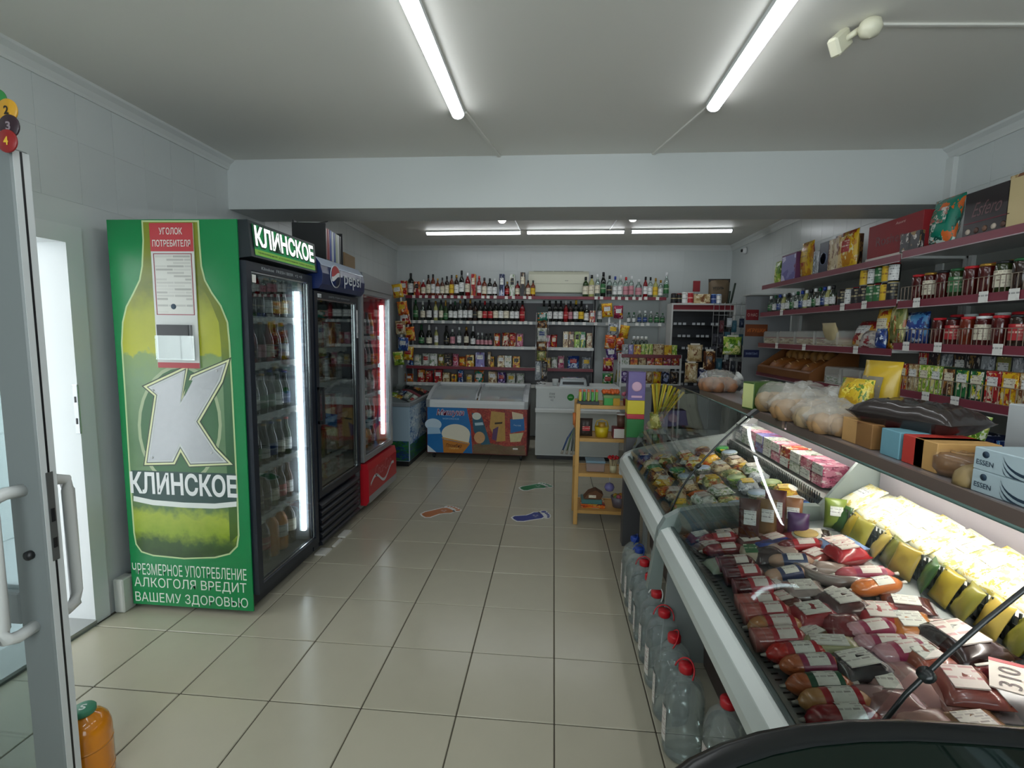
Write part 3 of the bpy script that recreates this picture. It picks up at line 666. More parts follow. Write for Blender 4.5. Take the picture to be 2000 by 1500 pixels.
child(MB().box(bx0+.02, bx1-.02, PY-.0178, PY-.0168, 1.632, 1.928), 'certificate', lettered('e6e4dc', 'a9a6a0', 18, 2), nb)
child(MB().lathe([(0, .001), (.014, .001), (.014, 0)], 14, M=T(-1.985, PY-.0178, 1.668) @ RX(PI/2)), 'stamp', mat('4a5a6a', .6), nb)
child(MB().box(bx0+.02, bx1-.03, PY-.030, PY-.0168, 1.40, 1.575), 'booklet', mat('77787a', .4), nb)
child(MB().box(bx0+.02, bx1-.04, PY-.034, PY-.030, 1.52, 1.575), 'booklet_cover', mat('3c3d40', .4), nb)
child(MB().box(bx0+.01, bx1-.01, PY-.037, PY-.0345, 1.395, 1.52), 'pocket', glass('f0f4f4', base=.12, edge=.8), nb)
# plinth block beside the fridge
tag(MB().rbox(-2.405, -2.345, .52, .60, 0, .19, .006).build('plinth_block', mat('c8c8c2', .5, vary=.1, bscale=20)), 'small worn white plinth block between doorway and green fridge', 'block')

# -- cola fridge with dark cabinet
PY0, PY1 = 1.275, 1.995
pf = fridge('drinks_fridge', 'dark blue fridge with rounded cola sign, between green and red fridges', PY0, PY1, -2.30, 2.04, mat('191f2a', .4), mat('171d28', .35), .46, 1.77, 1.82, [.62, .90, 1.17, 1.42], None, mat('6f757c', .6))
child(MB().prism([(FX-.05, 1.825), (FX+.03, 1.83), (FX+.055, 1.86), (FX+.06, 1.93), (FX+.045, 1.99), (FX+.01, 2.035), (FX-.05, 2.045)], PY0+.005, PY1-.005, 0, 'xz'), 'header', mat('1b2b5c', .3), pf)
child(MB().prism([(FX+.012, 2.034), (FX+.047, 1.988), (FX+.05, 1.98), (FX+.016, 2.024)], PY0+.01, PY1-.01, 0, 'xz'), 'header_stripe', mat('c8d4ea', .3), pf)
lc = (FX+.0625, PY0+.19, 1.925)
for nm, r, c, d in (('emblem_ring', .078, 'dfe4ec', 0), ('emblem', .070, '14265a', .0006)):
    child(MB().lathe([(0, d+.001), (r, d+.001), (r, d)], 26, M=T(*lc) @ RY(PI/2)), nm, mat(c, .3), pf)
def seg(zc0, zc1, c, r=.069):
    pts = [(r*math.cos(a), r*math.sin(a)) for a in [PI*2*i/40 for i in range(40)]]
    pts = [p for p in pts if zc0(p[0]) <= p[1] <= zc1(p[0])]
    xs = [-.06+.12*i/8 for i in range(9)]
    poly = [(x, min(max(zc0(x), -math.sqrt(max(0, r*r-x*x))), math.sqrt(max(0, r*r-x*x)))) for x in xs]+[(x, max(min(zc1(x), math.sqrt(max(0, r*r-x*x))), -math.sqrt(max(0, r*r-x*x)))) for x in xs[::-1]]
    child(MB().add([(lc[0]+.0024, lc[1]+x, lc[2]+z) for x, z in poly], [tuple(range(len(poly)))]), 'emblem_wave', mat(c, .3), pf)
seg(lambda x: .012+.018*math.sin(x*30), lambda x: .1, 'b8242c'); seg(lambda x: -.018+.02*math.sin(x*30), lambda x: .012+.018*math.sin(x*30), 'eef0f2')
text('lettering', 'pepsi', .30, .115, mat('e4e8ee', .3), pf, at_local(pf, (FX+.0625, PY0+.48, 1.915)), (PI/2, 0, PI/2), bold=.005)
child(MB().box(FX, FX+.012, PY0+.012, PY0+.02, .93, 1.18).box(FX, FX+.035, PY0+.012, PY0+.03, .93, .95).box(FX, FX+.035, PY0+.012, PY0+.03, 1.16, 1.18).box(FX+.03, FX+.042, PY0+.012, PY0+.03, .93, 1.18), 'handle', BLACK, pf)
g = MB()
for k in range(6): g.prism([(FX-.03, .07+.052*k), (FX+.0, .075+.052*k), (FX+.0, .095+.052*k), (FX-.03, .115+.052*k)], PY0+.03, PY1-.03, 0, 'xz')
child(g, 'grille', mat('161a22', .4), pf)
child(MB().box(FX, FX+.002, PY0+.05, PY0+.10, 1.775, 1.80).box(FX, FX+.002, PY1-.04, PY1-.012, 1.5, 1.72), 'sticker', lettered('dfe2e4', '2a3444', 6, 2), pf)
text('lettering', 'ДАЙТЕ ЭТОМУ ЗАКРЫТЬСЯ', .34, .016, mat('aeb6c0', .5), pf, at_local(pf, (FX+.0015, PY0+.38, 1.79)), (PI/2, 0, PI/2))
kinds = ['silver', 'brown', 'pink', 'white', 'orange', 'beige', 'red', 'olive']
for lv, z in enumerate((.442, .62, .90, 1.17, 1.42)):
    for k in range(6):
        c = kinds[(lv*3+k*2) % 8]; y = PY0+.10+.104*k; hh = (.12, .2, .17, .18, .2)[lv]
        carton(.085, .16, hh, PR[c], L_WHT if k % 2 else None, (FX-.12, y, z+.0005), '%s pack, %s from the near side on %s shelf of the dark blue fridge' % (c, ORD[k], LV[lv]), 'pack', 'packs in the dark blue fridge', (0, 0, PI/2), 'food_pack')
tag(MB().box(-1.66, -1.58, 1.30, 1.40, .001, .012).box(-1.60, -1.575, 1.44, 1.56, .001, .010).box(-1.63, -1.57, 1.60, 1.72, .001, .013).build('fridge_shim', mat('d2d0c8', .6)), 'broken white foam strip pushed under the dark blue fridge', 'foam strip')
# -- red cola fridge, rounded corner, silver frame
RY0, RY1 = 2.06, 2.80
SIL = mat('a4a8ac', .3, .5)
rf = fridge('drinks_fridge', 'silver framed fridge with bright red interior and red lower panel', RY0, RY1, -2.28, 2.0, mat('9a9ea2', .35, .4), SIL, .50, 1.86, 1.92, [.72, .98, 1.24, 1.5], FRIDGELED*1.1, mat('a8242c', .45))
child(MB().prism([(RY0, 1.90), (RY1, 1.90), (RY1, 1.95), (RY1-.02, 1.985), (RY1-.06, 2.0), (RY0, 2.03)], FX-.05, FX+.015, 0, 'yz'), 'header', SIL, rf)
child(MB().prism([(FX-.04, .44), (FX+.02, .44), (FX+.035, .38), (FX+.035, .12), (FX+.01, .08), (FX-.04, .08)], RY0+.01, RY1-.01, 0, 'xz'), 'lower_panel', mat('b41f2a', .28), rf)
child(MB().box(FX+.035, FX+.037, RY0+.012, RY1-.012, .10, .16), 'panel_foot', SIL, rf)
pts = [(RY0+.05+.6*i/20, .24+.05*math.sin(i*.42)) for i in range(21)]
child(MB().add([(FX+.0362, y, z+w) for y, z in pts for w in (0, .026)], [(2*i, 2*i+2, 2*i+3, 2*i+1) for i in range(20)]), 'panel_wave', mat('c9cccf', .3), rf)
text('lettering', 'Coca-Cola', .42, .10, mat('c96a70', .3), rf, at_local(rf, (FX+.0362, (RY0+RY1)/2, .335)), (PI/2, 0, PI/2), shear=.3)
child(MB().box(FX-.030, FX-.024, RY0+.40, RY0+.43, .52, 1.84), 'mullion', mat('8a1a22', .4), rf)
child(MB().box(FX-.085, FX-.066, RY0+.05, RY0+.07, .56, 1.80), 'light_strip', emit('fff2f0', FRIDGELED*.5), rf)
for lv, z in enumerate((.482, .72, .98, 1.24, 1.5)):
    for k in range(6):
        g_ = (REDL, BRN, BRN, ORL, BRN, GG)[(k+lv) % 6]
        bottle('beer', g_, (L_RED, L_WHT)[(k+lv) % 2], ('red', 'white', 'black')[(k+lv) % 3], (FX-.15, RY0+.13+.09*k, z+.0005), '%s soda bottle, %s from the near side on %s shelf of the red fridge' % (NAMES[g_], ORD[k], LV[lv]), 'bottle', 'bottles in the red fridge', .95, PI/2)
# things on top of the fridges
t = thing('folder_stand', 'black desk stand full of folders on top of the dark blue fridge', 'folder stand', (-1.76, 1.70, 2.0455), (0, 0, .12))
MB().box(-.12, .11, -.19, -.18, 0, .25).box(-.12, .11, .18, .19, 0, .25).box(-.12, -.11, -.18, .18, 0, .27).box(-.11, .11, -.18, .18, 0, .008).build('rack', BLACK, t)
for k, (c, nm) in enumerate((('8e2026', 'red_folder'), ('8e2026', 'red_folder'), ('28409a', 'blue_folder'), ('cfd4da', 'white_folder'), ('2c4a9a', 'blue_folder'), ('b9c0a8', 'white_folder'), ('e0e2e2', 'white_folder'), ('20232a', 'black_folder'))):
    MB().rbox(-.10, .105, -.172+.043*k, -.136+.043*k, .009, .225, .003).build(nm, mat(c, .35), t)
MB().box(-.08, .08, -.08, .06, -.002, .004, M=T(0, -.09, .258) @ RX(.35) @ RY(-.2)).build('loose_sheet', BLACK, t)
tag(MB().rbox(-.15, .15, -.14, .14, 0, .17, .004).build('cardboard_box', mat('a58a66', .7, vary=.08, bscale=20), None, (-1.93, 2.27, 2.0+.0305), (0, 0, .1)), 'plain brown cardboard box on top of the fridges', 'box')
# ------------------------------------------------------------------ chest freezers and white counter at the back
def casters(t, spots, r=.028):
    for x, y in spots: child(MB().lathe([(0, -.012), (r, -.012), (r, .012), (0, .012)], 12, M=T(x, y, r) @ RY(PI/2)).box(x-.016, x+.016, y-.016, y+.016, r, .075), 'caster', BLACK, t)
fz = thing('chest_freezer', 'ice cream chest freezer with blue and red printed front and curved glass lid', 'freezer', (-.945, 4.28, 0))
fx0, fx1, fy0, fy1 = -1.57, -.325, 3.965, 4.60
child(MB().rbox(fx0, fx1, fy0, fy1, .07, .655, .008), 'body', mat('5a1420', .35), fz)
prof = [(fy0-.012, .645), (fy0-.014, .70), (fy0, .735), (fy0+.14, .805), (fy0+.32, .855), (fy0+.50, .885), (fy1, .895), (fy1, .645)]
child(MB().prism(prof[:3]+[(fy0+.03, .735), (fy0+.03, .645)], fx0, fx1, 0, 'yz'), 'front_rim', mat('dfe3e4', .3), fz)
for x0 in (fx0, fx1-.045): child(MB().prism(prof, x0, x0+.045, 0, 'yz'), 'end_rim', mat('c9cdd0', .3, .3), fz)
child(MB().box(fx0+.045, fx1-.045, fy0+.50, fy1, .86, .893), 'rear_rim', mat('e2e5e6', .3), fz)
arc = [(fy0+.02, .735), (fy0+.14, .80), (fy0+.32, .851), (fy0+.50, .881)]
for a, b, nm in ((fx0+.045, -.955, 'lid'), (-.935, fx1-.045, 'lid')):
    l = child(MB().add([(x, y, z) for y, z in arc for x in (a, b)], [(2*i, 2*i+1, 2*i+3, 2*i+2) for i in range(3)], 0, True), nm, film('d4dcde', .38, .10), fz)  # milky lid colour stands in for mirrored lamps and pale interior
    for x in (a, b-.02):
        MB().add([(xx, y-.001, z+.004+dz) for y, z in arc for xx in (x, x+.02) for dz in (0, .006)], [(4*i, 4*i+4, 4*i+5, 4*i+1) for i in range(3)]+[(4*i+1, 4*i+5, 4*i+7, 4*i+3) for i in range(3)]+[(4*i+3, 4*i+7, 4*i+6, 4*i+2) for i in range(3)]+[(0, 1, 3, 2), (12, 14, 15, 13)]).build('lid_frame', mat('b9bdc2', .3, .5), l)
child(MB().box(fx0+.05, fx1-.05, fy0+.05, fy1-.05, .60, .70), 'liner', mat('dfe5e8', .5), fz)
R = random.Random(8)
for k in range(22):
    c = R.choice(('white', 'blue', 'pink', 'beige', 'silver', 'brown', 'red'))
    carton(.09, .12, .035, PR[c], None, (fx0+.115+.1*(k % 11), fy0+.12+.2*(k//11), .7005), '%s ice cream pack, %s from left in the %s row under the freezer lid' % (c, ORD[k % 11], ('front', 'back')[k//11]), 'ice cream', 'ice cream packs in the freezer', (0, 0, R.uniform(-.2, .2)), 'ice_cream_pack')
casters(fz, [(fx0+.08, fy0+.06), (fx1-.08, fy0+.06), (fx0+.08, fy1-.06), (fx1-.08, fy1-.06)])
FYP = fy0
def fa(u, v): return (fx0+.012+u*(fx1-fx0-.024), .082+v*.56)
def ff(pts, d, m, nm):
    poly = [fa(*p) for p in pts]; n = len(poly); ar = sum(poly[i][0]*poly[(i+1) % n][1]-poly[(i+1) % n][0]*poly[i][1] for i in range(n))
    if ar < 0: poly = poly[::-1]
    return child(MB().add([(x, FYP-d, z) for x, z in poly], [tuple(range(n))]), nm, m, fz)
def ell(cx, cy, rx, ry, a0=0, a1=2*PI, n=22): return [(cx+rx*math.cos(a0+(a1-a0)*i/n), cy+ry*math.sin(a0+(a1-a0)*i/n)) for i in range(n+1 if a1-a0 < 6.2 else n)]
ff([(0, 0), (1, 0), (1, 1), (0, 1)], .001, mat('1f6fae', .35, vary=.15, bscale=6), 'front_print')
ff([(.46, 0), (1, 0), (1, 1), (.40, 1), (.44, .6)], .0014, printed(['a83028', '8e2420', 'b85a3a', '7a2a20'], 9), 'front_print_red')
ff([(.46, 0), (1, 0), (.98, .22), (.8, .18), (.6, .26), (.47, .2)], .0017, printed(['3a2c18', '4a1a14', 'a0342a', '7a8a2a', 'c8b090'], 26), 'front_print_fruit')
ff([(0, 0), (.09, 0), (0, .16)], .0018, mat('d8e4ec', .4), 'print_corner')
ff(ell(.06, .62, .085, .13), .0018, mat('c8dcea', .4), 'print_cloud'); ff([(0, .40), (.14, .42), (.12, .55), (0, .56)], .0019, mat('a9cbe4', .4), 'print_cloud')
ff([(.155, .30), (.43, .20), (.36, 0), (.165, 0)], .0022, mat('c07a2a', .4, vary=.2, bscale=40), 'print_cone')
ff(ell(.29, .42, .145, .22, .0, PI)+[(.155, .36), (.17, .30), (.42, .22)], .0020, mat('ece6d2', .5), 'print_scoop')
ff([(.15, .315), (.43, .205), (.43, .235), (.15, .345)], .0024, mat('e0a24a', .4), 'print_cone_rim')
text('lettering', 'Мишука', .345, .098, mat('e8e2ea', .4), fz, at_local(fz, (fa(.235, 0)[0], FYP-.0024, fa(0, .88)[1])), bold=.045, shear=.2)
text('lettering', 'Мишука', .335, .09, mat('8e1c4a', .4), fz, at_local(fz, (fa(.235, 0)[0], FYP-.0028, fa(0, .88)[1])), bold=.01, shear=.2)
text('lettering', 'МОРОЖЕНОЕ', .20, .02, mat('a9d4ee', .4), fz, at_local(fz, (fa(.24, 0)[0], FYP-.0026, fa(0, .755)[1])))
text('lettering', 'Пломбир', .20, .055, mat('4a2412', .4), fz, at_local(fz, (fa(.27, 0)[0], FYP-.0028, fa(0, .155)[1])), shear=.2, bold=.01)
text('lettering', 'стаканчик', .12, .018, mat('e8c878', .4), fz, at_local(fz, (fa(.27, 0)[0], FYP-.0028, fa(0, .10)[1])))
ff([(.45, .9), (.545, .86), (.60, .5), (.64, .22), (.55, .2), (.47, .5)], .0018, mat('265a70', .4, vary=.2, bscale=20), 'print_pack'); ff(ell(.50, .83, .045, .08), .0022, mat('d8dcd0', .4), 'print_pack_seal')
ff(ell(.53, .36, .055, .13), .0022, mat('d0a070', .4, vary=.2, bscale=40), 'print_waffle'); ff([(.48, .68), (.56, .70), (.57, .64), (.485, .62)], .0024, mat('b8d0dc', .4), 'print_pack_stripe')
ff([(.645, .95), (.78, .92), (.79, .3), (.70, .28), (.63, .6)], .0018, mat('c89c50', .4, vary=.25, bscale=30), 'print_pack'); ff([(.665, .55), (.72, .62), (.70, .3), (.655, .33)], .0022, mat('5a3a66', .4), 'print_grapes'); ff([(.68, .7), (.76, .72), (.755, .68), (.682, .66)], .0022, mat('3a2a14', .4), 'print_letters')
ff([(.835, .78), (.97, .84), (.98, .55), (.84, .48)], .0020, mat('1c6fb4', .4), 'print_pack'); ff([(.85, .95), (.96, .90), (.965, .80), (.86, .78)], .0022, mat('e2d0b0', .4), 'print_pack_top'); ff([(.83, .46), (.97, .50), (.94, .3), (.84, .28)], .0020, mat('c8c090', .4, vary=.25, bscale=40), 'print_nuts')
ff([(.865, .155), (.915, .155), (.915, .115), (.865, .115)], .0026, PAPER, 'print_mark')
text('lettering', 'Экстра', .09, .025, mat('cfe6f4', .4), fz, at_local(fz, (fa(.905, 0)[0], FYP-.0026, fa(0, .65)[1])), shear=.2)
# smaller freezer against the left wall
f2 = thing('chest_freezer', 'chest freezer with pale print standing beyond the red fridge', 'freezer', (-2.0, 4.1, 0))
gx0, gx1, gy0, gy1 = -2.34, -1.66, 3.56, 4.62
child(MB().rbox(gx0, gx1, gy0, gy1, .06, .70, .008), 'body', mat('9db4c4', .35), f2)
child(MB().box(gx0+.01, gx1-.01, gy0-.001, gy0+.001, .07, .30).box(gx1-.001, gx1+.001, gy0+.01, gy1-.01, .07, .26), 'lower_print', printed(['1f5a2c', '2c7a34', '1c3a7a', '123a5a'], 6), f2)
child(MB().box(gx1-.001, gx1+.001, gy0+.01, gy1-.01, .26, .69), 'side_print', printed(['b8ccd8', '8aa8c4', '3a6aa4', 'dfe6ea'], 5), f2)
child(MB().add([(-2.15, gy0-.0012, .62), (-1.98, gy0-.0012, .62), (-2.03, gy0-.0012, .40), (-2.2, gy0-.0012, .38)], [(0, 3, 2, 1)]), 'dark_print', mat('2a3444', .4), f2)
child(MB().rbox(gx0-.005, gx1+.01, gy0-.01, gy1, .70, .745, .006), 'rim', mat('8a9094', .35), f2)
child(MB().add([(x, y, z) for y in (gy0+.03, gy1-.03) for x, z in ((gx1-.02, .75), (-1.85, .81), (-2.1, .845), (gx0+.02, .85))], [(i, i+1, i+5, i+4) for i in range(3)], 0, True), 'lid', glass('d8e4e4', base=.25, edge=.9), f2)
child(MB().box(gx0, gx0+.03, gy0, gy1, .745, .855), 'rear_rim', mat('8a9094', .35), f2)
child(MB().box(gx0+.02, gx1-.02, gy0+.02, gy1-.02, 0, .06), 'plinth', BLACK, f2)
# counter
ct = thing('service_counter', 'white service counter with a protruding ledge beside the printed freezer', 'counter', (.26, 4.35, 0))
CW = mat('d6dad8', .35)
cx0, cx1, cy0, cy1 = -.235, .765, 4.085, 4.62
child(MB().box(cx0, cx1, cy0, cy1, .06, .885), 'body', CW, ct); child(MB().rbox(cx0-.01, cx1+.01, cy0-.01, cy1, .886, .915, .003), 'top', mat('dde1df', .3), ct)
child(MB().rbox(cx0-.005, cx1+.005, cy0-.13, cy0-.0005, .615, .655, .004), 'ledge', mat('e2e5e3', .3), ct)
child(MB().box(cx0+.01, cx1-.01, cy0-.003, cy0-.0005, .08, .455).box(cx0+.01, cx1-.01, cy0-.003, cy0-.0005, .46, .61), 'panel', mat('cfd3d0', .35), ct)
child(MB().box(cx0+.02, cx1-.02, cy0+.05, cy1, 0, .06), 'plinth', BLACK, ct)
child(MB().lathe([(0, .0015), (.042, .0015), (.042, 0)], 22, M=T(.185, cy0-.0005, .79) @ RX(PI/2)), 'round_sticker', mat('2c9a3a', .4), ct)
text('sticker_print', 'БОНУС', .05, .012, mat('dff0d8', .5), ct, at_local(ct, (.185, cy0-.003, .79)))
child(MB().lathe([(0, .0012), (.042, .0012), (.042, 0)], 22, M=T(.305, cy0-.0005, .79) @ RX(PI/2)), 'round_sticker', mat('c4c9c4', .5), ct)
text('sticker_print', 'РЕЖИМ\nРАБОТЫ\n8-22', .07, .10, mat('555a58', .5), ct, at_local(ct, (-.04, cy0-.002, .79)))
sc = thing('cash_register', 'flat silver cash register with black display strip on the white counter', 'cash register', (.215, 4.24, .9155))
MB().prism([(-.17, 0), (.17, 0), (.155, .085), (-.155, .085)], -.06, .14, 0, 'xz').build('case', mat('9a9ea0', .35, .5), sc)
MB().box(-.13, .13, -.063, -.0605, .02, .055).build('display_strip', BLACK, sc); MB().rbox(-.14, .14, -.03, .12, .0855, .10, .003).build('tray', CHROME, sc)
MB().rbox(.16, .20, .0, .12, .0005, .13, .004).build('printer', DARK, sc)
tag(MB().lathe([(0, 0), (.032, 0), (.04, .085), (.037, .085), (.030, .006), (0, .006)], 14).build('paper_cup', mat('c2c6c6', .5), None, (-.005, 4.19, .9155)), 'pale grey cup beside the cash register', 'cup')
# ------------------------------------------------------------------ wall shelving with the bottles
BSX0, BSX1 = -2.18, 1.50
ws = thing('shelving_unit', 'long wall shelving with five levels along the back wall', 'shelving', (-.34, 5.30, 0))
ZS = [2.075, 1.718, 1.36, 1.06, .815]
SHW = mat('c9cbc9', .4); STRIP = (MAROON, mat('9a9fa0', .4), mat('d3d5d3', .4), MAROON, mat('cfd1cf', .4))
def board(root, x0, x1, y0, y1, z, strip, th=.022):
    b = child(MB().box(x0, x1, y0+.004, y1, z-th, z), 'shelf_board', SHW, root)
    s_ = MB().box(x0, x1, y0, y0+.0035, z-.038, z+.004).build('price_strip', strip, b)
    return b
TAGM = lettered('eceae4', '3a3c40', 4, 2)
ptag = MB().box(-.022, .022, -.002, 0, -.036, .004).mesh('price_tag', TAGM)
for k, z in enumerate(ZS):
    x1 = BSX1 if k < 2 else .53
    b = board(ws, BSX0, x1, 5.14, 5.46, z, STRIP[k])
    R = random.Random(k+50); x = BSX0+.12
    while x < x1-.06:
        if not (k == 0 and -.38 < x < .40) and k != 3: obj('price_tag', ptag, b, (x, 5.1395, z+R.uniform(-.004, .004)))
        x += R.choice((.075, .085, .1, .16))
for x in (BSX0+.005, -1.0, .53, BSX1-.005): child(MB().box(x-.012, x+.012, 5.462, 5.495, .3, 2.10), 'upright', SHW, ws)
for x in (BSX0-.004, .548): child(MB().box(x-.006, x+.002, 5.15, 5.46, .78, 2.06), 'side_panel', mat('6a6c70', .5), ws)
child(MB().box(BSX0+.02, .53, 5.455, 5.461, .82, 2.0), 'back_panel', mat('767478', .6), ws)
def bxp(px, y=5.26): return P(px, 620, 'y', y).x
SP = 'back wall shelves'
def rowput(rowname, z, y, items, catlab):
    for i, it in enumerate(items):
        px, kind = it[0], it[1]
        x = bxp(px, y)
        gap = min([abs(bxp(o_[0], y)-x) for o_ in items if o_ is not it])
        it = list(it)
        if kind not in PROF: it[3] = min(it[3], gap*.97)
        if kind in PROF:
            g, lab, cap, s = it[2], it[3], it[4], (it[5] if len(it) > 5 else 1.0)
            bottle(kind, g, lab, cap, (x, y, z+.0006), '%s %s with %s label, %s from left on the %s' % (NAMES[g], 'jar' if 'jar' in kind else 'bottle', NAMES[lab] if lab else 'no', ORD[i], rowname), 'jar' if 'jar' in kind else 'bottle', 'goods on the '+rowname, s, rmax=gap*.485-.001)
        elif kind == 'bag':
            c, w, h = it[2], it[3], it[4]
            bag(w, h, .06, PR[c], (x, y, z+.0006), '%s printed bag, %s from left on the %s' % (c, ORD[i], rowname), 'bag', 'goods on the '+rowname, (0, 0, 0), i % 5, 'snack_bag', (L_WHT, L_CRM, L_RED, L_YEL)[i % 4])
        else:
            c, w, h = it[2], it[3], it[4]
            carton(w, .10, h, PR[c] if c in PR else mat(c, .4), it[5] if len(it) > 5 else None, (x, y-.05, z+.0006), '%s box, %s from left on the %s' % (c if c in PR else 'dark', ORD[i], rowname), 'box', 'goods on the '+rowname, (0, 0, 0), 'carton', (L_WHT, L_CRM, L_BLK)[i % 3])
rowput('topmost back shelf', ZS[0], 5.205, [
 (791, 'box', 'red', .09, .21), (803, 'spirit', DG, L_WHT, 'black', 1.2), (816, 'box', 'red', .09, .20), (827, 'flat', REDL, L_CRM, 'white', 1.1), (837, 'spirit', AMB, L_CRM, 'black', 1.12), (846, 'spirit', COG, L_WHT, 'black', 1.15), (855, 'flat', COG, L_WHT, 'gold', 1.2),
 (864, 'flat', AMB, L_CRM, 'black', 1.25), (873, 'spirit', BRN, L_CRM, 'black', 1.05), (882, 'spirit', COG, L_YEL, 'black', 1.12), (891.5, 'spirit', BRN, L_WHT, 'gold', 1.12), (901.5, 'slim', DG, L_WHT, 'black', 1.2), (913, 'slim', REDL, L_CRM, 'white', 1.1),
 (925, 'box', 'red', .06, .31), (935.5, 'slim', REDL, L_WHT, 'red', .95), (945.5, 'spirit', COG, L_CRM, 'black', .98), (956, 'spirit', DG, L_WHT, 'black', .95), (966, 'flat', BRN, L_WHT, 'white', 1.2), (980, 'box', 'navy', .085, .31), (990, 'flat', AMB, L_RED, 'gold', 1.0),
 (1000, 'box', 'white', .075, .31), (1010, 'flat', REDL, L_CRM, 'black', 1.05), (1020, 'box', 'black', .065, .335), (1030.5, 'flat', COG, L_CRM, 'black', 1.1), (1040, 'flat', COG, L_YEL, 'black', 1.1),
 (1142, 'spirit', GG, L_CRM, 'black', 1.05), (1153.5, 'spirit', PALE, L_CRM, 'black', 1.15), (1165, 'slim', CLR, L_CRM, 'white', 1.05), (1176, 'slim', DG, L_GRN, 'black', 1.15), (1188, 'spirit', CLR, L_BLK, 'black', 1.12), (1199, 'spirit', CLR, L_WHT, 'blue', 1.08),
 (1209, 'spirit', CLR, L_WHT, 'white', 1.15), (1220, 'spirit', CLR, L_PNK, 'red', 1.05), (1230.5, 'spirit', CLR, L_PNK, 'white', 1.1), (1245, 'flat', CLR, L_PNK, 'white', 1.2), (1258, 'slim', REDL, L_WHT, 'black', .95), (1267.5, 'spirit', CLR, L_WHT, 'black', 1.05),
 (1277.5, 'spirit', PALE, L_YEL, 'gold', 1.0), (1287.5, 'spirit', CLR, L_WHT, 'gold', .9), (1298.5, 'slim', CLR, L_GRN, 'white', 1.15)], 'spirit')
W2 = [(812, 'wine', GG, L_GRN, 'green'), (826, 'wine', CLR, L_CRM, 'white', .95), (838, 'wine', DG, L_WHT, 'black'), (851, 'slim', PALE, L_WHT, 'gold', .95), (861.5, 'wine', GG, L_CRM, 'black', 1.0), (870.5, 'champ', GG, L_GRN, 'gold', .95), (880, 'wine', DG, L_WHT, 'white', 1.0), (889, 'wine', DG, L_WHT, 'green', .95),
      (899, 'slim', CLR, L_WHT, 'gold', 1.0), (908.5, 'wine', DG, L_WHT, 'black', 1.05), (918.5, 'wine', BRN, L_WHT, 'gold', 1.05), (928, 'wine', BRN, L_BLK, 'black', .95), (937.5, 'wine', DG, L_CRM, 'black'), (947, 'wine', DG, L_RED, 'red', .98), (957.5, 'wine', DG, L_RED, 'black', .98), (968, 'wine', DG, L_CRM, 'white', 1.03),
      (978.5, 'wine', DG, L_WHT, 'white', 1.03), (989, 'wine', DG, L_CRM, 'white', 1.03), (1000, 'wine', DG, L_WHT, 'black'), (1009.5, 'wine', DG, L_WHT, 'black'), (1020, 'wine', REDL, L_RED, 'black'), (1062, 'wine', DG, L_WHT, 'black', 1.02), (1073, 'wine', DG, L_WHT, 'black', 1.02), (1085, 'wine', DG, L_WHT, 'black', 1.02),
      (1095, 'wine', DG, L_WHT, 'black', 1.02), (1105, 'wine', REDL, L_RED, 'white', 1.02), (1114, 'wine', BRN, L_PNK, 'black', 1.0), (1124.5, 'wine', DG, L_WHT, 'yellow', 1.05), (1135, 'wine', DG, L_YEL, 'black', 1.02), (1145.5, 'spirit', CLR, L_WHT, 'white', .95), (1156.5, 'box', 'red', .085, .17), (1171, 'slim', CLR, L_WHT, 'white', 1.05),
      (1228, 'small', CLR, L_WHT, 'green', 1.05), (1238, 'small', CLR, L_WHT, 'green', 1.05), (1249, 'small', CLR, L_BLU, 'white', 1.2), (1260, 'small', CLR, L_BLU, 'white', 1.2), (1271, 'small', CLR, L_GRN, 'white', 1.15), (1283, 'flat', CLR, L_GRN, 'green', .75), (1294, 'flat', CLR, L_GRN, 'green', .7)]
rowput('second back shelf', ZS[1], 5.26, W2, 'wine')
rowput('third back shelf', ZS[2], 5.26, [
 (823, 'champ', DG, L_GRN, 'green', .95), (838, 'champ', DG, L_CRM, 'white', .95), (852, 'slim', PALE, L_WHT, 'white', .9), (872, 'champ', DG, L_BLK, 'black', .92), (884, 'spirit', CLR, L_PNK, 'white', .9), (897, 'slim', CLR, L_WHT, 'white', .9), (911, 'wine', BRN, L_CRM, 'gold', .92), (924, 'champ', DG, L_WHT, 'white', .92),
 (934, 'small', CLR, L_PNK, 'white', 1.3), (942, 'small', CLR, L_PNK, 'white', 1.3), (950, 'small', CLR, L_PNK, 'black', 1.25), (958, 'small', CLR, L_PNK, 'black', 1.25), (971, 'bag', 'red', .13, .19), (988, 'bag', 'red', .12, .20), (1002, 'bag', 'red', .11, .20), (1016, 'bag', 'pink', .10, .19),
 (1070, 'bag', 'pink', .10, .18), (1083, 'bag', 'red', .12, .18), (1106, 'box', 'beige', .075, .23), (1117, 'box', 'brown', .075, .23), (1128, 'box', 'lime', .075, .23), (1139, 'box', 'green', .075, .23), (1152, 'box', 'beige', .08, .21)], 'goods')
rowput('fourth back shelf', ZS[3], 5.24, [
 (799, 'bag', 'blue', .12, .17), (815, 'bag', 'white', .13, .16), (832, 'bag', 'white', .12, .18), (848, 'box', 'white', .12, .18), (862, 'bag', 'olive', .11, .17), (876, 'box', 'black', .11, .19), (890, 'bag', 'pink', .09, .18), (903, 'bag', 'orange', .11, .14), (919, 'box', 'yellow', .12, .17), (939, 'box', 'lilac', .14, .21),
 (957, 'box', 'brown', .1, .22), (963, 'box', 'yellow', .13, .15), (980, 'box', 'beige', .10, .17), (994, 'box', 'white', .12, .17), (1010, 'box', 'yellow', .10, .16), (1071, 'bag', 'beige', .10, .15), (1085, 'bag', 'white', .09, .16), (1098, 'bag', 'pink', .11, .18), (1122, 'bag', 'blue', .20, .18), (1148, 'bag', 'silver', .13, .17)], 'goods')
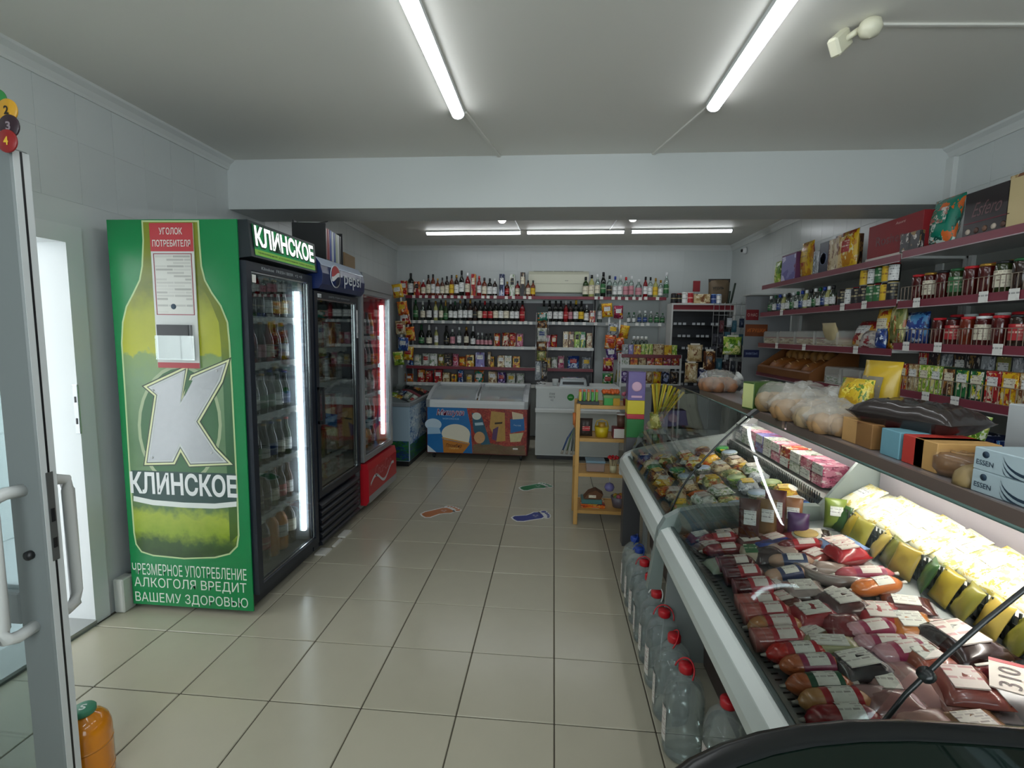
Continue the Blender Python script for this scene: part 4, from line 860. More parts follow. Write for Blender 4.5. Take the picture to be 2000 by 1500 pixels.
rowput('lowest back shelf', ZS[4], 5.22, [
 (798, 'bag', 'orange', .13, .12), (822, 'bag', 'red', .14, .19), (838, 'bag', 'red', .12, .17), (857, 'box', 'red', .11, .19), (873, 'box', 'beige', .10, .15), (888, 'box', 'yellow', .07, .13), (900, 'bag', 'blue', .16, .19), (917, 'bag', 'beige', .09, .13), (937, 'bag', 'teal', .22, .19), (964, 'box', 'beige', .12, .18), (981, 'bag', 'purple', .12, .17), (1000, 'bag', 'white', .14, .16), (1018, 'bag', 'white', .12, .16)], 'goods')
# chips hanging at the shelf ends
def hang(px, pys, cols, y, w, h, where, name='snack_bag'):
    for i, (py, c) in enumerate(zip(pys, cols)):
        q = P(px+(-4, 5, 0, 4, -3)[i % 5], py, 'y', y+.012-.012*(i % 3))
        bag(w, h, .05, PR[c], (q.x, q.y, q.z-h/2), '%s snack bag hanging %s from the top on the strip %s' % (c, ORD[i], where), 'bag', 'snack bags hanging '+where, (.08, R.uniform(-.15, .15), 0), i % 5, name, (L_WHT, L_YEL, L_RED)[i % 3])
    a, b = P(px, pys[0]-14, 'y', y+.026), P(px, pys[-1]+18, 'y', y+.026)
    tag(MB().box(-.012, .012, 0, .003, b.z-a.z, 0).build('hanging_strip', WHITE, None, a), 'narrow white strip for hanging snack bags %s' % where, 'strip')
R = random.Random(31)
hang(783, (568, 602, 640, 672, 700), ('yellow', 'orange', 'beige', 'blue', 'lime'), 4.95, .15, .19, 'at the red fridge end')
hang(797, (620, 652, 690), ('red', 'orange', 'yellow'), 5.06, .15, .20, 'at the left shelf end')
hang(1191, (606, 645, 668, 690, 712, 742), ('yellow', 'silver', 'orange', 'purple', 'crimson', 'green'), 5.05, .15, .19, 'beside the wine shelf')
hang(1212, (610, 648, 672, 700, 735), ('crimson', 'yellow', 'orange', 'red', 'olive'), 5.08, .13, .18, 'right of the wine shelf')
# air conditioner
ac = thing('air_conditioner', 'cream split air conditioner on the back wall between the bottles', 'air conditioner', (.012, 5.4, 2.15))
ACM = mat('d2d2bd', .4)
MB().prism([(-.10, 0), (.095, 0), (.095, .30), (-.04, .30), (-.09, .25), (-.105, .12)], -.43, .43, 0, 'yz').build('case', ACM, ac)
for k in range(5): MB().box(-.36+.146*k, -.23+.146*k, -.05, .02, .3005, .303).build('intake_grille', mat('4a4c48', .6), ac)
MB().box(-.41, .41, -.1085, -.104, .118, .121).build('panel_gap', mat('8a8a7c', .6), ac); MB().rbox(-.36, .36, -.09, -.02, -.008, -.0005, .002).build('air_flap', mat('b9b9a8', .4), ac)
MB().box(.09, .14, -.1065, -.104, .16, .165).build('badge', mat('6a6a60', .4), ac)
# ------------------------------------------------------------------ cigarette cabinet, things on it
cg = thing('cigarette_cabinet', 'black cigarette cabinet with white frame and dark red header', 'cabinet', (1.85, 4.72, 0))
gx, gX, gy = 1.452, 2.24, 4.60
child(MB().box(gx, gx+.02, gy, gy+.26, 0, 1.965).box(gX-.02, gX, gy, gy+.26, 0, 1.965).box(gx+.02, gX-.02, gy, gy+.26, 1.945, 1.965), 'frame', mat('c9c9c6', .4), cg)
child(MB().box(gx+.02, gX-.02, gy+.01, gy+.02, 1.885, 1.944), 'header', mat('7e1826', .35), cg); child(MB().box(gx+.02, gX-.02, gy+.005, gy+.03, 1.865, 1.885), 'header_rail', mat('a9a9a6', .4), cg)
child(MB().box(gx+.02, gX-.02, gy+.24, gy+.25, .3, 1.94), 'back', BLACK, cg)
for k in range(6):
    z = 1.70-.155*k
    s_ = child(MB().box(gx+.02, gX-.02, gy+.03, gy+.24, z-.012, z), 'shelf', mat('16171b', .4), cg)
    sh = MB().box(gx+.022, gX-.022, gy+.045, gy+.05, z, z+.10).build('shutter', mat('1e2026', .3), s_)
    for j in range(12):
        if (j*7+k*5) % 4 != 1: obj('price_tag', cached('cgtag', lambda: MB().box(-.02, .02, -.002, 0, -.012, .018).mesh('price_tag', lettered('b9bcc0', '3a3c44', 3, 2))), s_, (gx+.06+.058*j, gy+.0295, z+.004))
for j in range(13):
    c = ('navy', 'silver', 'red', 'white', 'black')[j % 5]
    carton(.052, .02, .086, PR[c], None, (gx+.055+.053*j, gy+.052, 1.7005), '%s cigarette pack, %s from left on the top cabinet shelf' % (c, ORD[j]), 'cigarette pack', 'cigarette packs', (0, 0, 0), 'cigarette_pack')
for i, (px, kind, g, lab, cap, s, nm) in enumerate(((1317, 'can', BRN, L_BLK, 'black', 1.05, 'dark can'), (1327.5, 'can', REDL, L_BLK, 'black', 1.05, 'dark red can'), (1338, 'can', mat('d8d8d6', .3), L_WHT, 'black', 1.2, 'white can with black lid'), (1349, 'can', mat('d8d8d6', .3), L_RED, 'black', 1.2, 'white can with red label'), (1395, 'can', mat('2c6cb0', .3), L_BLU, 'white', 1.0, 'blue can'), (1405, 'can', mat('2c6cb0', .3), L_WHT, 'white', 1.0, 'pale blue can'))):
    bottle(kind, g, lab, cap, (P(px, 560, 'y', 4.68).x, 4.68, 1.9655), '%s on the cigarette cabinet, %s from the left' % (nm, ORD[i]), 'can', 'cans on the cigarette cabinet', s)
carton(.20, .10, .12, PR['beige'], None, (P(1372, 560, 'y', 4.66).x, 4.65, 1.9655), 'brown and white carton between the cans on the cigarette cabinet', 'box')
o = bag(.27, .33, .10, mat('5a4a34', .6), (P(1409, 560, 'y', 4.72).x, 4.80, 1.966), 'brown paper sack with dark top on the cigarette cabinet', 'bag', None, (-.08, 0, -.1), 3, 'charcoal_sack', None)
MB().box(-.13, .13, -.012, -.006, .285, .328).build('dark_band', mat('1c1712', .6), o); text('lettering', 'УГОЛЬ', .14, .035, mat('1c1a14', .5), o, (-.02, -.06, .20), (PI/2, 0, 0), bold=.03)
t = thing('flag_stand', 'small dark red sign on a grey foot standing on the cigarette cabinet', 'sign', (P(1362, 545, 'y', 4.78).x, 4.80, 1.966))
MB().rbox(-.03, .03, -.02, .02, 0, .16, .004).build('foot', GREY, t); MB().rbox(-.045, .045, -.008, .008, .161, .30, .003).build('sign_plate', mat('7a1c24', .4), t)
t = thing('pole_bundle', 'dark green rolled pole leaning beside the brown sack', 'pole', (2.195, 4.66, 1.966))
MB().tube([(0, 0, 0), (.05, .02, .26)], .012, 8).build('pole', mat('1a2a1e', .5), t); MB().tube([(-.03, 0, 0), (-.01, .02, .16)], .012, 8).build('pole', mat('1a2a1e', .5), t)
# ------------------------------------------------------------------ rack of goods between counter and cabinet
gr = thing('goods_rack', 'white wire goods rack with red price strips in front of the cigarette cabinet', 'rack', (1.15, 4.42, 0))
RZS = [1.315, 1.185, .955]
rx0, rx1, ry0, ry1 = .80, 1.52, 4.28, 4.54
for z, st in zip(RZS, (MAROON, WHITE, WHITE)): board(gr, rx0, rx1, ry0, ry1, z, st, .015)
for x in (rx0, rx1):
    for y in (ry0+.02, ry1-.01): child(MB().box(x-.01, x+.01, y-.01, y+.01, 0, 1.32), 'post', WHITE, gr)
for i, (c, w, h) in enumerate((('silver', .07, .12), ('lilac', .06, .12), ('yellow', .09, .12), ('lime', .045, .13), ('lime', .045, .13), ('lime', .045, .13), ('beige', .13, .13), ('yellow', .09, .12), ('lime', .06, .12))):
    carton(w-.003, .08, h, PR[c], None, (rx0+.05+(.0, .068, .145, .215, .262, .309, .40, .515, .595)[i], ry0+.03, RZS[0]+.0005), '%s tea box, %s from left on top of the white wire rack' % (c, ORD[i]), 'box', 'boxes on the wire rack', (0, 0, 0), 'tea_box')
for i in range(4): bottle('small', CLR, L_GRN if i % 2 else L_WHT, 'white', (rx0+.17+.05*i, ry0+.17, RZS[0]+.0005), 'clear white-capped bottle, %s from left behind the wire rack boxes' % ORD[i], 'bottle', 'bottles on the wire rack', 1.5)
for i, c in enumerate(('white', 'orange', 'beige', 'red', 'orange', 'crimson', 'red')): carton(.088, .10, .09, PR[c], None, (rx0+.06+.1*i, ry0+.03, RZS[1]+.0005), '%s packet, %s from left on the middle wire rack shelf' % (c, ORD[i]), 'packet', 'packets on the wire rack', (0, 0, 0), 'packet')
for i, c in enumerate(('purple', 'white', 'olive', 'beige', 'yellow', 'navy', 'black')): bag(.10, .15, .05, PR[c], (rx0+.06+.1*i, ry0+.08, RZS[2]+.0005), '%s bag, %s from left on the lowest wire rack shelf' % (c, ORD[i]), 'bag', 'bags on the wire rack', (0, 0, 0), i % 5)

# spinner rack at the joint of freezer and counter
sr = thing('spinner_rack', 'tall narrow wire rack of small packets standing on the counter end', 'rack', (-.185, 4.36, .9155))
MB().lathe([(0, 0), (.06, 0), (.06, .008), (.008, .014), (0, .014)], 16).build('base', CHROME, sr); MB().tube([(0, 0, .014), (0, 0, .93)], .006, 6).build('pole', CHROME, sr)
for x in (-.075, .075): MB().tube([(x, -.012, .03), (x, -.012, .90)], .004, 5).build('side_wire', CHROME, sr)
for z in (.03, .2, .4, .6, .78, .90): MB().tube([(-.075, -.012, z), (.075, -.012, z)], .003, 5).build('cross_wire', CHROME, sr)
MB().box(-.07, .07, -.012, -.004, .905, .975).build('header_card', mat('2c3a3a', .5), sr)
for k, (z, h, c, w) in enumerate(((.80, .10, 'teal', .12), (.71, .09, 'brown', .12), (.54, .17, 'white', .12), (.43, .11, 'brown', .13), (.30, .12, 'olive', .12), (.05, .24, 'silver', .075), (.05, .24, 'black', .075))):
    x = -.185+(0 if k < 5 else (-.04, .04)[k-5])
    bag(w, h, .022, PR[c], (x, 4.36-.032, .9155+z), '%s packet, %s from the top on the tall narrow wire rack' % (c, ORD[k]), 'packet', 'packets on the spinner rack', (.03, 0, 0), k % 5, 'hanging_packet', (L_WHT, None, L_BLU, L_CRM, None, L_WHT, L_BLK)[k])
# ------------------------------------------------------------------ shelving on the right wall
RXF, RXB = 2.05, 2.455
FLIP = -PI/2
def rshelf(label, y0, y1, zs, end=True):
    t = thing('shelving_unit', label, 'shelving', ((RXF+RXB)/2, (y0+y1)/2, 0))
    for z in zs:
        b = child(MB().box(RXF+.004, RXB, y0, y1, z-.022, z), 'shelf_board', SHW, t)
        MB().box(RXF, RXF+.0035, y0, y1, z-.04, z+.004).build('price_strip', mat('7e3644', .3), b)
        MB().box(RXF-.004, RXF, y0, y1, z-.042, z-.037).build('strip_lip', mat('b0a0a4', .3), b)
    for y in (y0+.012, y1-.012): child(MB().box(RXB-.03, RXB, y-.012, y+.012, 0, 2.12), 'upright', SHW, t)
    child(MB().box(RXB-.004, RXB+.003, y0+.024, y1-.024, .1, 2.06), 'back_panel', mat('8f918c', .5), t)
    child(MB().box(RXF+.03, RXB-.03, y0, y1, .0, .12), 'plinth', SHW, t)
    return t
ZF = [2.065, 1.795, 1.490, 1.205, .86]
ZN = [2.078, 1.780, 1.528, 1.252, .88]
sf = rshelf('red edged wall shelving on the right, farther section with bread tray', 1.40, 3.38, ZF)
sn = rshelf('red edged wall shelving on the right, nearer section with wire fronts', -.25, 1.385, ZN)
rtag = MB().box(-.003, 0, -.025, .025, -.042, .012).mesh('price_tag', TAGM)
for t, zs, ys in ((sf, ZF[1:3], (1.7, 1.95, 2.4, 2.9)), (sn, ZN[1:4], (.62, .78, .98, 1.22, .35, .1))):
    for k, z in enumerate(zs):
        for j, y in enumerate(ys):
            if (j+k) % 3 != 2: obj('price_tag', rtag, t, at_local(t, (RXF-.0045, y+.05*k, z)))
for z in ZN[1:4]:
    m = MB().tube([(RXF+.012, -.24, z+.085), (RXF+.012, 1.38, z+.085)], .0022, 4)
    for k in range(55): m.box(RXF+.0105, RXF+.0135, -.24+.03*k-.0013, -.24+.03*k+.0013, z, z+.085)
    child(m, 'wire_guard', mat('b9a898', .3, .6), sn)['kind'] = 'stuff'
def ry(px, py, x=2.17): return P(px, py, 'x', x).y
def rbox_(px, py, w, h, body, z, label, d=.14, panel=None, x=2.10, name='carton', art=None, cat='box', group=None):
    return carton(w, d, h, body, panel, (x, ry(px, py, x), z+.0006), label, cat, group, (0, 0, FLIP), name, art)
def rbag_(px, py, w, h, d, m, z, label, x=2.16, seed=0, art=None, lean=0, group=None, name='snack_bag', rz=FLIP):
    return bag(w, h, d, m, (x, ry(px, py, x), z+.0006), label, 'bag', group, (lean, 0, rz), seed, name, art)
# top shelf
G1 = 'goods on top of the right shelving'
rbag_(1521, 535, .15, .23, .05, PR['lime'], ZF[0], 'yellow green snack bag at the far end of the top right shelf', group=G1)
o = rbox_(1540, 520, .28, .25, mat('6a3a62', .4), ZF[0], 'lilac and plum gift box on the top right shelf', .08, PR['lilac'], group=G1)
rbag_(1558, 515, .16, .27, .06, PR['beige'], ZF[0], 'beige cookie bag beside the lilac gift box', seed=1, group=G1)
rbag_(1577, 508, .20, .32, .07, PR['yellow'], ZF[0], 'tall yellow and brown bag on the top right shelf', seed=2, group=G1, art=L_YEL)
rbox_(1594, 512, .1, .2, PR['silver'], ZF[0], 'pale blue grey carton next to the navy pack', group=G1)
o = rbox_(1608, 505, .13, .25, mat('171d3c', .35), ZF[0], 'navy chocolate box with pale ring on the top right shelf', .06, group=G1)
MB().lathe([(.045, .0012), (.05, .0012), (.05, 0), (.045, 0), (.045, .0012)], 22, M=T(0, -.0005, .12) @ RX(PI/2)).build('ring_print', mat('9aa6c8', .4), o)
rbox_(1627, 500, .14, .25, PR['beige'], ZF[0], 'beige and brown coffee pack beside the yellow bag', group=G1)
rbox_(1640, 480, .13, .3, PR['brown'], ZF[0], 'tall red brown box behind the yellow bag', x=2.2, group=G1)
rbag_(1659, 492, .21, .29, .08, PR['yellow'], ZF[0], 'bulging golden yellow pasta bag on the top right shelf', seed=3, group=G1, art=L_RED)
o = rbox_(1744, 465, .50, .215, mat('84101a', .55), ZF[0]+.03, 'big dark red candy box with white base on the top right shelf', .06, group=G1)
MB().rbox(-.255, .255, -.006, .066, -.0295, -.0005, .002).build('white_base', mat('d8ccc4', .5), o)
text('lettering', 'Roshen', .26, .06, mat('5c1018', .4), o, (-.03, -.0012, .10)); text('lettering', 'Assorti', .09, .016, mat('d8b0a8', .4), o, (.06, -.0012, .185), shear=.3)
for k, px in enumerate((1768, 1785)): rbox_(px, 468, .085, .11, PR['black'], ZN[0], 'small black sweets box, %s in front of the red candy box' % ORD[k], x=2.065, d=.03, group=G1)
rbag_(1838, 430, .22, .29, .09, PR['teal'], ZN[0], 'shiny green chips bag on the top right shelf', seed=1, lean=-.15, group=G1, art=printed(['12806a', 'd8d0c8', 'b86a60'], 3))
o = rbox_(1928, 400, .27, .235, mat('1c0f12', .3), ZN[0], 'black chocolate gift box with flowing script', .07, group=G1)
text('lettering', 'Esfero', .17, .07, mat('6a4a4c', .35), o, (.0, -.0012, .14), shear=.5); MB().box(-.13, .13, -.0012, 0, .075, .08).build('stripe', mat('6a1c2c', .4), o)
for k in range(5): MB().lathe([(0, .006), (.012, .004), (.016, 0)], 10, M=T(-.1+.05*k, 0, .035) @ RX(PI/2)).build('sweet_print', mat(('c8b8a8', '5a4038', '7a5a4a')[k % 3], .4), o)
rbox_(2000, 395, .17, .25, PR['beige'], ZN[0], 'cream and gold gift box at the near end of the top shelf', .08, mat('cdb98a', .4), group=G1)
# second shelf
G2 = 'goods on the second right shelf'
for k in range(15):
    px = 1506+8.6*k; z = ZF[1]
    g_, lab, cap = ((CLR, L_GRN, 'white'), (CLR, L_WHT, 'green'), (CLR, L_BLU, 'blue'), (PALE, L_WHT, 'white'), (CLR, L_WHT, 'black'))[k % 5]
    bottle('small', g_, lab, cap, (2.12, ry(px, 590, 2.12), z+.0006), '%s bottle with %s cap, %s from far end of second right shelf' % (NAMES[g_], cap, ORD[k]), 'bottle', G2, 1.12, FLIP+PI/2-PI/2)
rbox_(1634, 545, .13, .10, PR['red'], ZF[1], 'small red box on the second right shelf', x=2.22, group=G2)
for k, (px, c) in enumerate(((1648, 'black'), (1662, 'silver'), (1675, 'black'), (1689, 'black'), (1704, 'olive'), (1718, 'olive'), (1732, 'yellow'), (1745, 'black'))):
    bottle('can', (BRN, GREY, DG)[k % 3], {'black': L_BLK, 'silver': L_WHT, 'olive': L_GRN, 'yellow': L_YEL}[c], ('black', 'yellow', 'red')[k % 3], (2.12, ry(px, 560, 2.12), ZF[1]+.0006), '%s food can, %s from far end beyond the jars, second right shelf' % (c, ORD[k]), 'can', G2, 1.0, FLIP)
    if k > 2: bottle('can', (BRN, GREY, DG)[(k+1) % 3], (L_YEL, L_WHT, L_GRN)[k % 3], ('black', 'red', 'yellow')[k % 3], (2.12, ry(px, 560, 2.12), ZF[1]+.1235), 'upper food can, %s in the stacked row on second right shelf' % ORD[k-3], 'can', G2, .95, FLIP)
JR = mat('4a0e0c', .12, spec=.7); JG = mat('2a3414', .12, spec=.7); JD = mat('2c1a10', .12, spec=.7); JO = mat('6e2410', .12, spec=.7)
for mm, nn in ((JR, 'red'), (JG, 'green'), (JD, 'dark'), (JO, 'orange-red')): NAMES[mm] = nn
for k in range(15):
    y = 1.32-.092*k; g_ = (JR, JR, JR, JG, JR, JR, JG, JD, JD, JG, JR, JD, JR, JG, JR)[k]
    bottle('talljar', g_, (None, L_CRM, None, L_GRN, None)[k % 5], ('red', 'gold', 'black', 'green')[k % 4], (2.12, y, ZN[1]+.0006), '%s preserve jar, %s from far end in front row behind upper wire guard' % (NAMES[g_], ORD[k]), 'jar', G2, 1.0, FLIP)
    if k > 1: bottle('jar', (JR, JD, JG)[k % 3], (L_CRM, L_WHT)[k % 2], ('black', 'red', 'gold')[k % 3], (2.25, y+.01, ZN[1]+.0006), '%s jar, %s from far end in back row, second right shelf' % (NAMES[(JR, JD, JG)[k % 3]], ORD[k]), 'jar', G2, 1.55, FLIP, rmax=.042)
# third shelf
G3 = 'goods on the third right shelf'
CP_ = film('d8dad4', .35, .12)
for k in range(4):
    y = 3.2-.33*k
    t = thing('cake_tray', 'clear plastic tray of red and white rolls, %s from the far end' % ORD[k], 'cake tray', (2.09, y, ZF[2]+.0006), (0, 0, FLIP), G3)
    MB().box(-.15, .15, 0, .22, 0, .006).build('tray_base', mat('cfcdc4', .5), t)
    MB().box(-.145, .145, .005, .215, .0065, .055).build('rolls', PR['beige'], t); MB().box(-.15, .15, 0, .22, .0555, .066).build('lid_print', mat('8e1c26', .3), t)
    MB().rbox(-.155, .155, -.006, .226, .007, .12, .01).build('clear_lid', CP_, t)
rbag_(1635, 640, .19, .19, .06, mat('b8a880', .6), ZF[2], 'beige paper label bag leaning on the third right shelf', x=2.13, lean=.35, group=G3, seed=2)
rbag_(1688, 640, .26, .20, .10, PR['red'], ZF[2], 'white and red bagged loaf on the third right shelf', x=2.20, lean=-.3, group=G3, seed=3, art=L_WHT)
rbag_(1700, 655, .24, .13, .09, printed(['cfc8c0', 'a49c98', '8e2028'], 3), ZF[2], 'grey white wrapped loaf lying below the red bag', x=2.10, lean=-.4, group=G3, seed=1)
rbag_(1733, 620, .17, .26, .07, PR['yellow'], ZF[2], 'yellow flour bag at the shelf joint', x=2.14, group=G3, seed=2, art=L_CRM)
rbag_(1722, 660, .10, .13, .05, PR['blue'], ZF[2], 'small blue and white packet at the shelf joint', x=2.085, group=G3)
rbag_(1757, 615, .13, .24, .06, PR['olive'], ZN[2], 'olive yellow bag behind the middle wire guard', x=2.12, group=G3, seed=4)
rbag_(1795, 610, .19, .19, .08, PR['blue'], ZN[2], 'dark blue pack lying on the sauce jars', x=2.16, group=G3, seed=1)
for k in range(13):
    y = 1.13-.094*k; g_ = (JR, JR, JO, JR, JR, JD, JR, JO, JO, JR, JO, JR, JR)[k]
    bottle('talljar', g_, (None, L_RED, None, L_CRM)[k % 4], ('red', 'black', 'red', 'white')[k % 4], (2.12, y, ZN[2]+.0006), '%s sauce jar, %s from far end behind the middle wire guard' % (NAMES[g_], ORD[k]), 'jar', G3, .95, FLIP)
    bottle('talljar', (JR, JO, JR)[k % 3], (None, L_RED, None)[k % 3], ('red', 'white')[k % 2], (2.235, y+.03, ZN[2]+.0006), '%s sauce jar, %s from far end in the row behind' % (NAMES[(JR, JO, JR)[k % 3]], ORD[k]), 'jar', G3, 1.08, FLIP, rmax=.043)
# fourth shelf
G4 = 'goods on the fourth right shelf'
t = thing('bread_tray', 'sloping wooden bread tray with high sides on the fourth right shelf', 'bread tray', (2.03, 2.78, ZF[3]+.0008), (0, 0, 0))
TW = mat('7a4a22', .45, vary=.15, bscale=18)
for y in (-.5, .485): MB().prism([(0, 0), (.36, 0), (.36, .26), (.24, .25), (0, .07)], y, y+.015, 0, 'xz').build('side_board', TW, t)
MB().prism([(-.012, 0), (0, 0), (0, .07), (-.012, .06)], -.5, .5, 0, 'xz').build('front_board', TW, t); MB().prism([(0, .004), (.36, .14), (.36, .152), (0, .016)], -.485, .485, 0, 'xz').build('base_board', TW, t)
MB().box(.345, .36, -.485, .485, .152, .26).build('back_board', TW, t); MB().prism([(.0, .07), (.012, .075), (.012, .02), (0, .016)], -.485, .485, 0, 'xz').build('lip', TW, t)
def loaf(L, w, h, m, loc, label, rot=(0, 0, 0), group=None, name='bread_loaf', seed=0, scores=True):
    """long loaf: rounded mound along x with slashes on the crust"""
    def f():
        R_ = random.Random(seed); vs = []; n, k = 12, 9
        for i in range(n+1):
            u = 2*i/n-1; s_ = max(.12, (1-abs(u)**3.0))**.5
            for j in range(k+1):
                a = PI*j/k; bump_ = 1+.05*R_.uniform(-1, 1)
                vs.append((u*L/2, math.cos(a)*w/2*s_*bump_, math.sin(a)**.7*h*s_*bump_+.001))
        fs = [(i*(k+1)+j, i*(k+1)+j+1, (i+1)*(k+1)+j+1, (i+1)*(k+1)+j) for i in range(n) for j in range(k)]
        fs += [tuple(range(k+1))[::-1], tuple(n*(k+1)+j for j in range(k+1))]+[(i*(k+1), (i+1)*(k+1), (i+1)*(k+1)+k, i*(k+1)+k) for i in range(n)]
        return MB().add(vs, fs, 0, True).mesh('loaf', m)
    o = tag(obj(name, cached(('loaf', L, w, h, m.name, seed), f), None, loc, rot), label, 'bread', group)
    if scores:
        for u in (-.25, .0, .25):
            obj('score_mark', cached(('score', w, h), lambda: MB().tube([(-.012, -w*.22, h*.93), (0, 0, h*1.015), (.012, w*.22, h*.93)], .004, 5).mesh('score_mark', mat('d2a86a', .7))), o, (u*L, 0, 0))
    return o
CR = mat('a9783c', .55, vary=.2, bscale=18, bump=.3); CR2 = mat('8a5220', .5, vary=.15, bscale=18, bump=.3); CR3 = mat('b39a74', .6, vary=.2, bscale=20, bump=.3); CR4 = mat('5a3418', .45, vary=.15, bscale=20)
sl = math.atan2(.136, .36)
for k in range(3):
    loaf(.26, .2, .08, CR2, (2.17, 3.05-.30*k, ZF[3]+.07), 'dark baked flat loaf in the wooden tray, %s from far end, front row' % ORD[k], (0, -sl, 0), 'loaves in the wooden tray', seed=k)
for k in range(7):
    loaf(.12, .085, .10, CR, (2.30, 3.15-.112*k, ZF[3]+.135), 'golden brick loaf in the wooden tray, %s from far end, back row' % ORD[k], (0, -sl, 0), 'loaves in the wooden tray', seed=k % 2, scores=False)
rbag_(1597, 700, .16, .22, .06, PR['green'], ZF[3], 'green and white bread bag beside the wooden tray', x=2.30, lean=-.15, group=G4, seed=2, art=L_WHT)
for k in range(2):
    y = 2.06-.235*k
    t = thing('cake_tray', 'clear plastic cake tray on the fourth right shelf, %s beside the wooden tray' % ORD[k], 'cake tray', (2.075, y, ZF[3]+.0008), (0, 0, FLIP), G4)
    MB().box(-.1, .1, 0, .22, 0, .006).build('tray_base', mat('cfcdc4', .5), t)
    MB().box(-.095, .095, .005, .215, .0065, .06).build('cake', PR['white'], t); MB().box(-.1, .1, 0, .22, .0605, .072).build('lid_print', mat('a8343a' if k else 'b9b0a8', .3), t)
    MB().rbox(-.105, .105, -.006, .226, .007, .13, .01).build('clear_lid', CP_, t)
t = thing('wire_basket', 'wire basket lined with white film on the fourth right shelf', 'basket', (2.07, 1.545, ZF[3]+.0008), (0, 0, FLIP))
MB().prism([(-.12, 0), (.12, 0), (.13, .13), (-.13, .16)], .01, .26, 0, 'xz').build('film_lining', mat('a9aeac', .25), t)
m = MB()
for k in range(12): m.box(-.13+.0236*k-.0015, -.13+.0236*k+.0015, -.004, 0, 0, .11)
m.box(-.135, .135, -.005, .0, .108, .113).build('wire_front', mat('b0b2b2', .3, .7), t)
for k, c in enumerate(('red', 'beige', 'lime', 'lime', 'brown', 'green', 'green', 'red', 'yellow', 'beige', 'silver', 'green', 'green', 'red', 'navy', 'green', 'yellow')):
    y = 1.34-.088*k
    carton(.082, .07, .155, mat('14301e', .35) if c in ('green', 'brown', 'silver') else PR[c], PR[c], (2.085, y, ZN[3]+.0006), '%s tea box, %s from far end, front row behind lower wire guard' % (c, ORD[k]), 'tea box', 'tea boxes behind the wire guard', (0, 0, FLIP), 'tea_box', L_WHT if k % 2 else L_CRM)
    c2 = ('red', 'black', 'silver', 'black', 'black', 'silver', 'olive', 'silver')[k % 8]
    carton(.084, .08, .235, mat('1e1c20', .4), PR[c2], (2.2, y, ZN[3]+.0006), '%s coffee box, %s from far end, tall back row on fourth shelf' % (c2, ORD[k]), 'coffee box', 'coffee boxes behind the tea', (0, 0, FLIP), 'coffee_box', L_WHT if k % 3 == 0 else None)
# fifth shelf
for k, (px, c, w, h) in enumerate(((1600, 'lime', .2, .17), (1628, 'red', .14, .13), (1745, 'silver', .15, .2), (1775, 'pink', .13, .2), (1802, 'white', .13, .19), (1828, 'navy', .12, .2), (1850, 'navy', .12, .2), (1872, 'navy', .12, .2), (1895, 'blue', .13, .2), (1918, 'lilac', .13, .18), (1945, 'white', .13, .24), (1970, 'white', .13, .24), (1995, 'beige', .12, .25))):
    z = ZF[4] if px < 1740 else ZN[4]
    carton(min(w*.82, .108), .16, h+(.08 if px < 1740 else 0), PR[c], None, (2.08, ry(px, 800, 2.08) if px < 1740 else 1.30-.115*(k-2), z+.0006), '%s household pack, %s from far end on the lowest right shelf' % (c, ORD[k]), 'pack', 'packs on the lowest right shelf', (0, 0, FLIP), 'household_pack', L_WHT if k % 2 else L_RED)
# toy stand and signs past the shelving
ts = thing('toy_stand', 'grey toy stand with coloured category signs past the bread shelves', 'stand', (2.2, 3.62, 0))
child(MB().box(1.99, 2.45, 3.60, 3.625, 0, 1.98), 'panel', mat('85878a', .5), ts); child(MB().box(1.96, 2.45, 3.42, 3.62, 1.981, 1.995), 'top_board', SHW, ts)
for nm, z0, z1, x1, c, tx, ink in (('sign', 1.73, 1.84, 2.12, '7c1a22', 'О НАС', 'd8b8b0'), ('sign', 1.56, 1.685, 2.22, '7a3e1c', 'ИГРУШКИ', 'e07a30'), ('sign', 1.335, 1.415, 2.15, '1c2650', 'ЗАНИМАТЕЛЬНО', 'a8b8e0')):
    s_ = child(MB().box(1.995, x1, 3.590, 3.5995, z0, z1), nm, mat(c, .4), ts)
    text('lettering', tx, (x1-1.995)*.8, (z1-z0)*.3, mat(ink, .4), s_, ((1.995+x1)/2, 3.5895, (z0+z1)/2))
th = thing('toy_grid', 'wire grid hung with toys and trinkets at the far right corner', 'wire grid', (1.92, 3.86, 0))
m = MB()
for k in range(7): m.tube([(1.74+.06*k, 3.86, .0 if k in (0, 6) else .9), (1.74+.06*k, 3.86, 1.93)], .003, 4)
for k in range(9): m.tube([(1.74, 3.864, .95+.12*k), (2.10, 3.864, .95+.12*k)], .003, 4)
child(m, 'wire_mesh', mat('8a8c8c', .3, .6), th)['kind'] = 'stuff'
R = random.Random(77)
TOY = (('1f9a5c', 'green'), ('2a2c34', 'black'), ('3a3a44', 'dark grey'), ('8a8e92', 'grey'), ('20304a', 'navy'), ('5a2a30', 'maroon'), ('4a9a3a', 'leaf green'), ('2c2428', 'brown-black'), ('b8bcc0', 'white'), ('305a6a', 'petrol blue'))
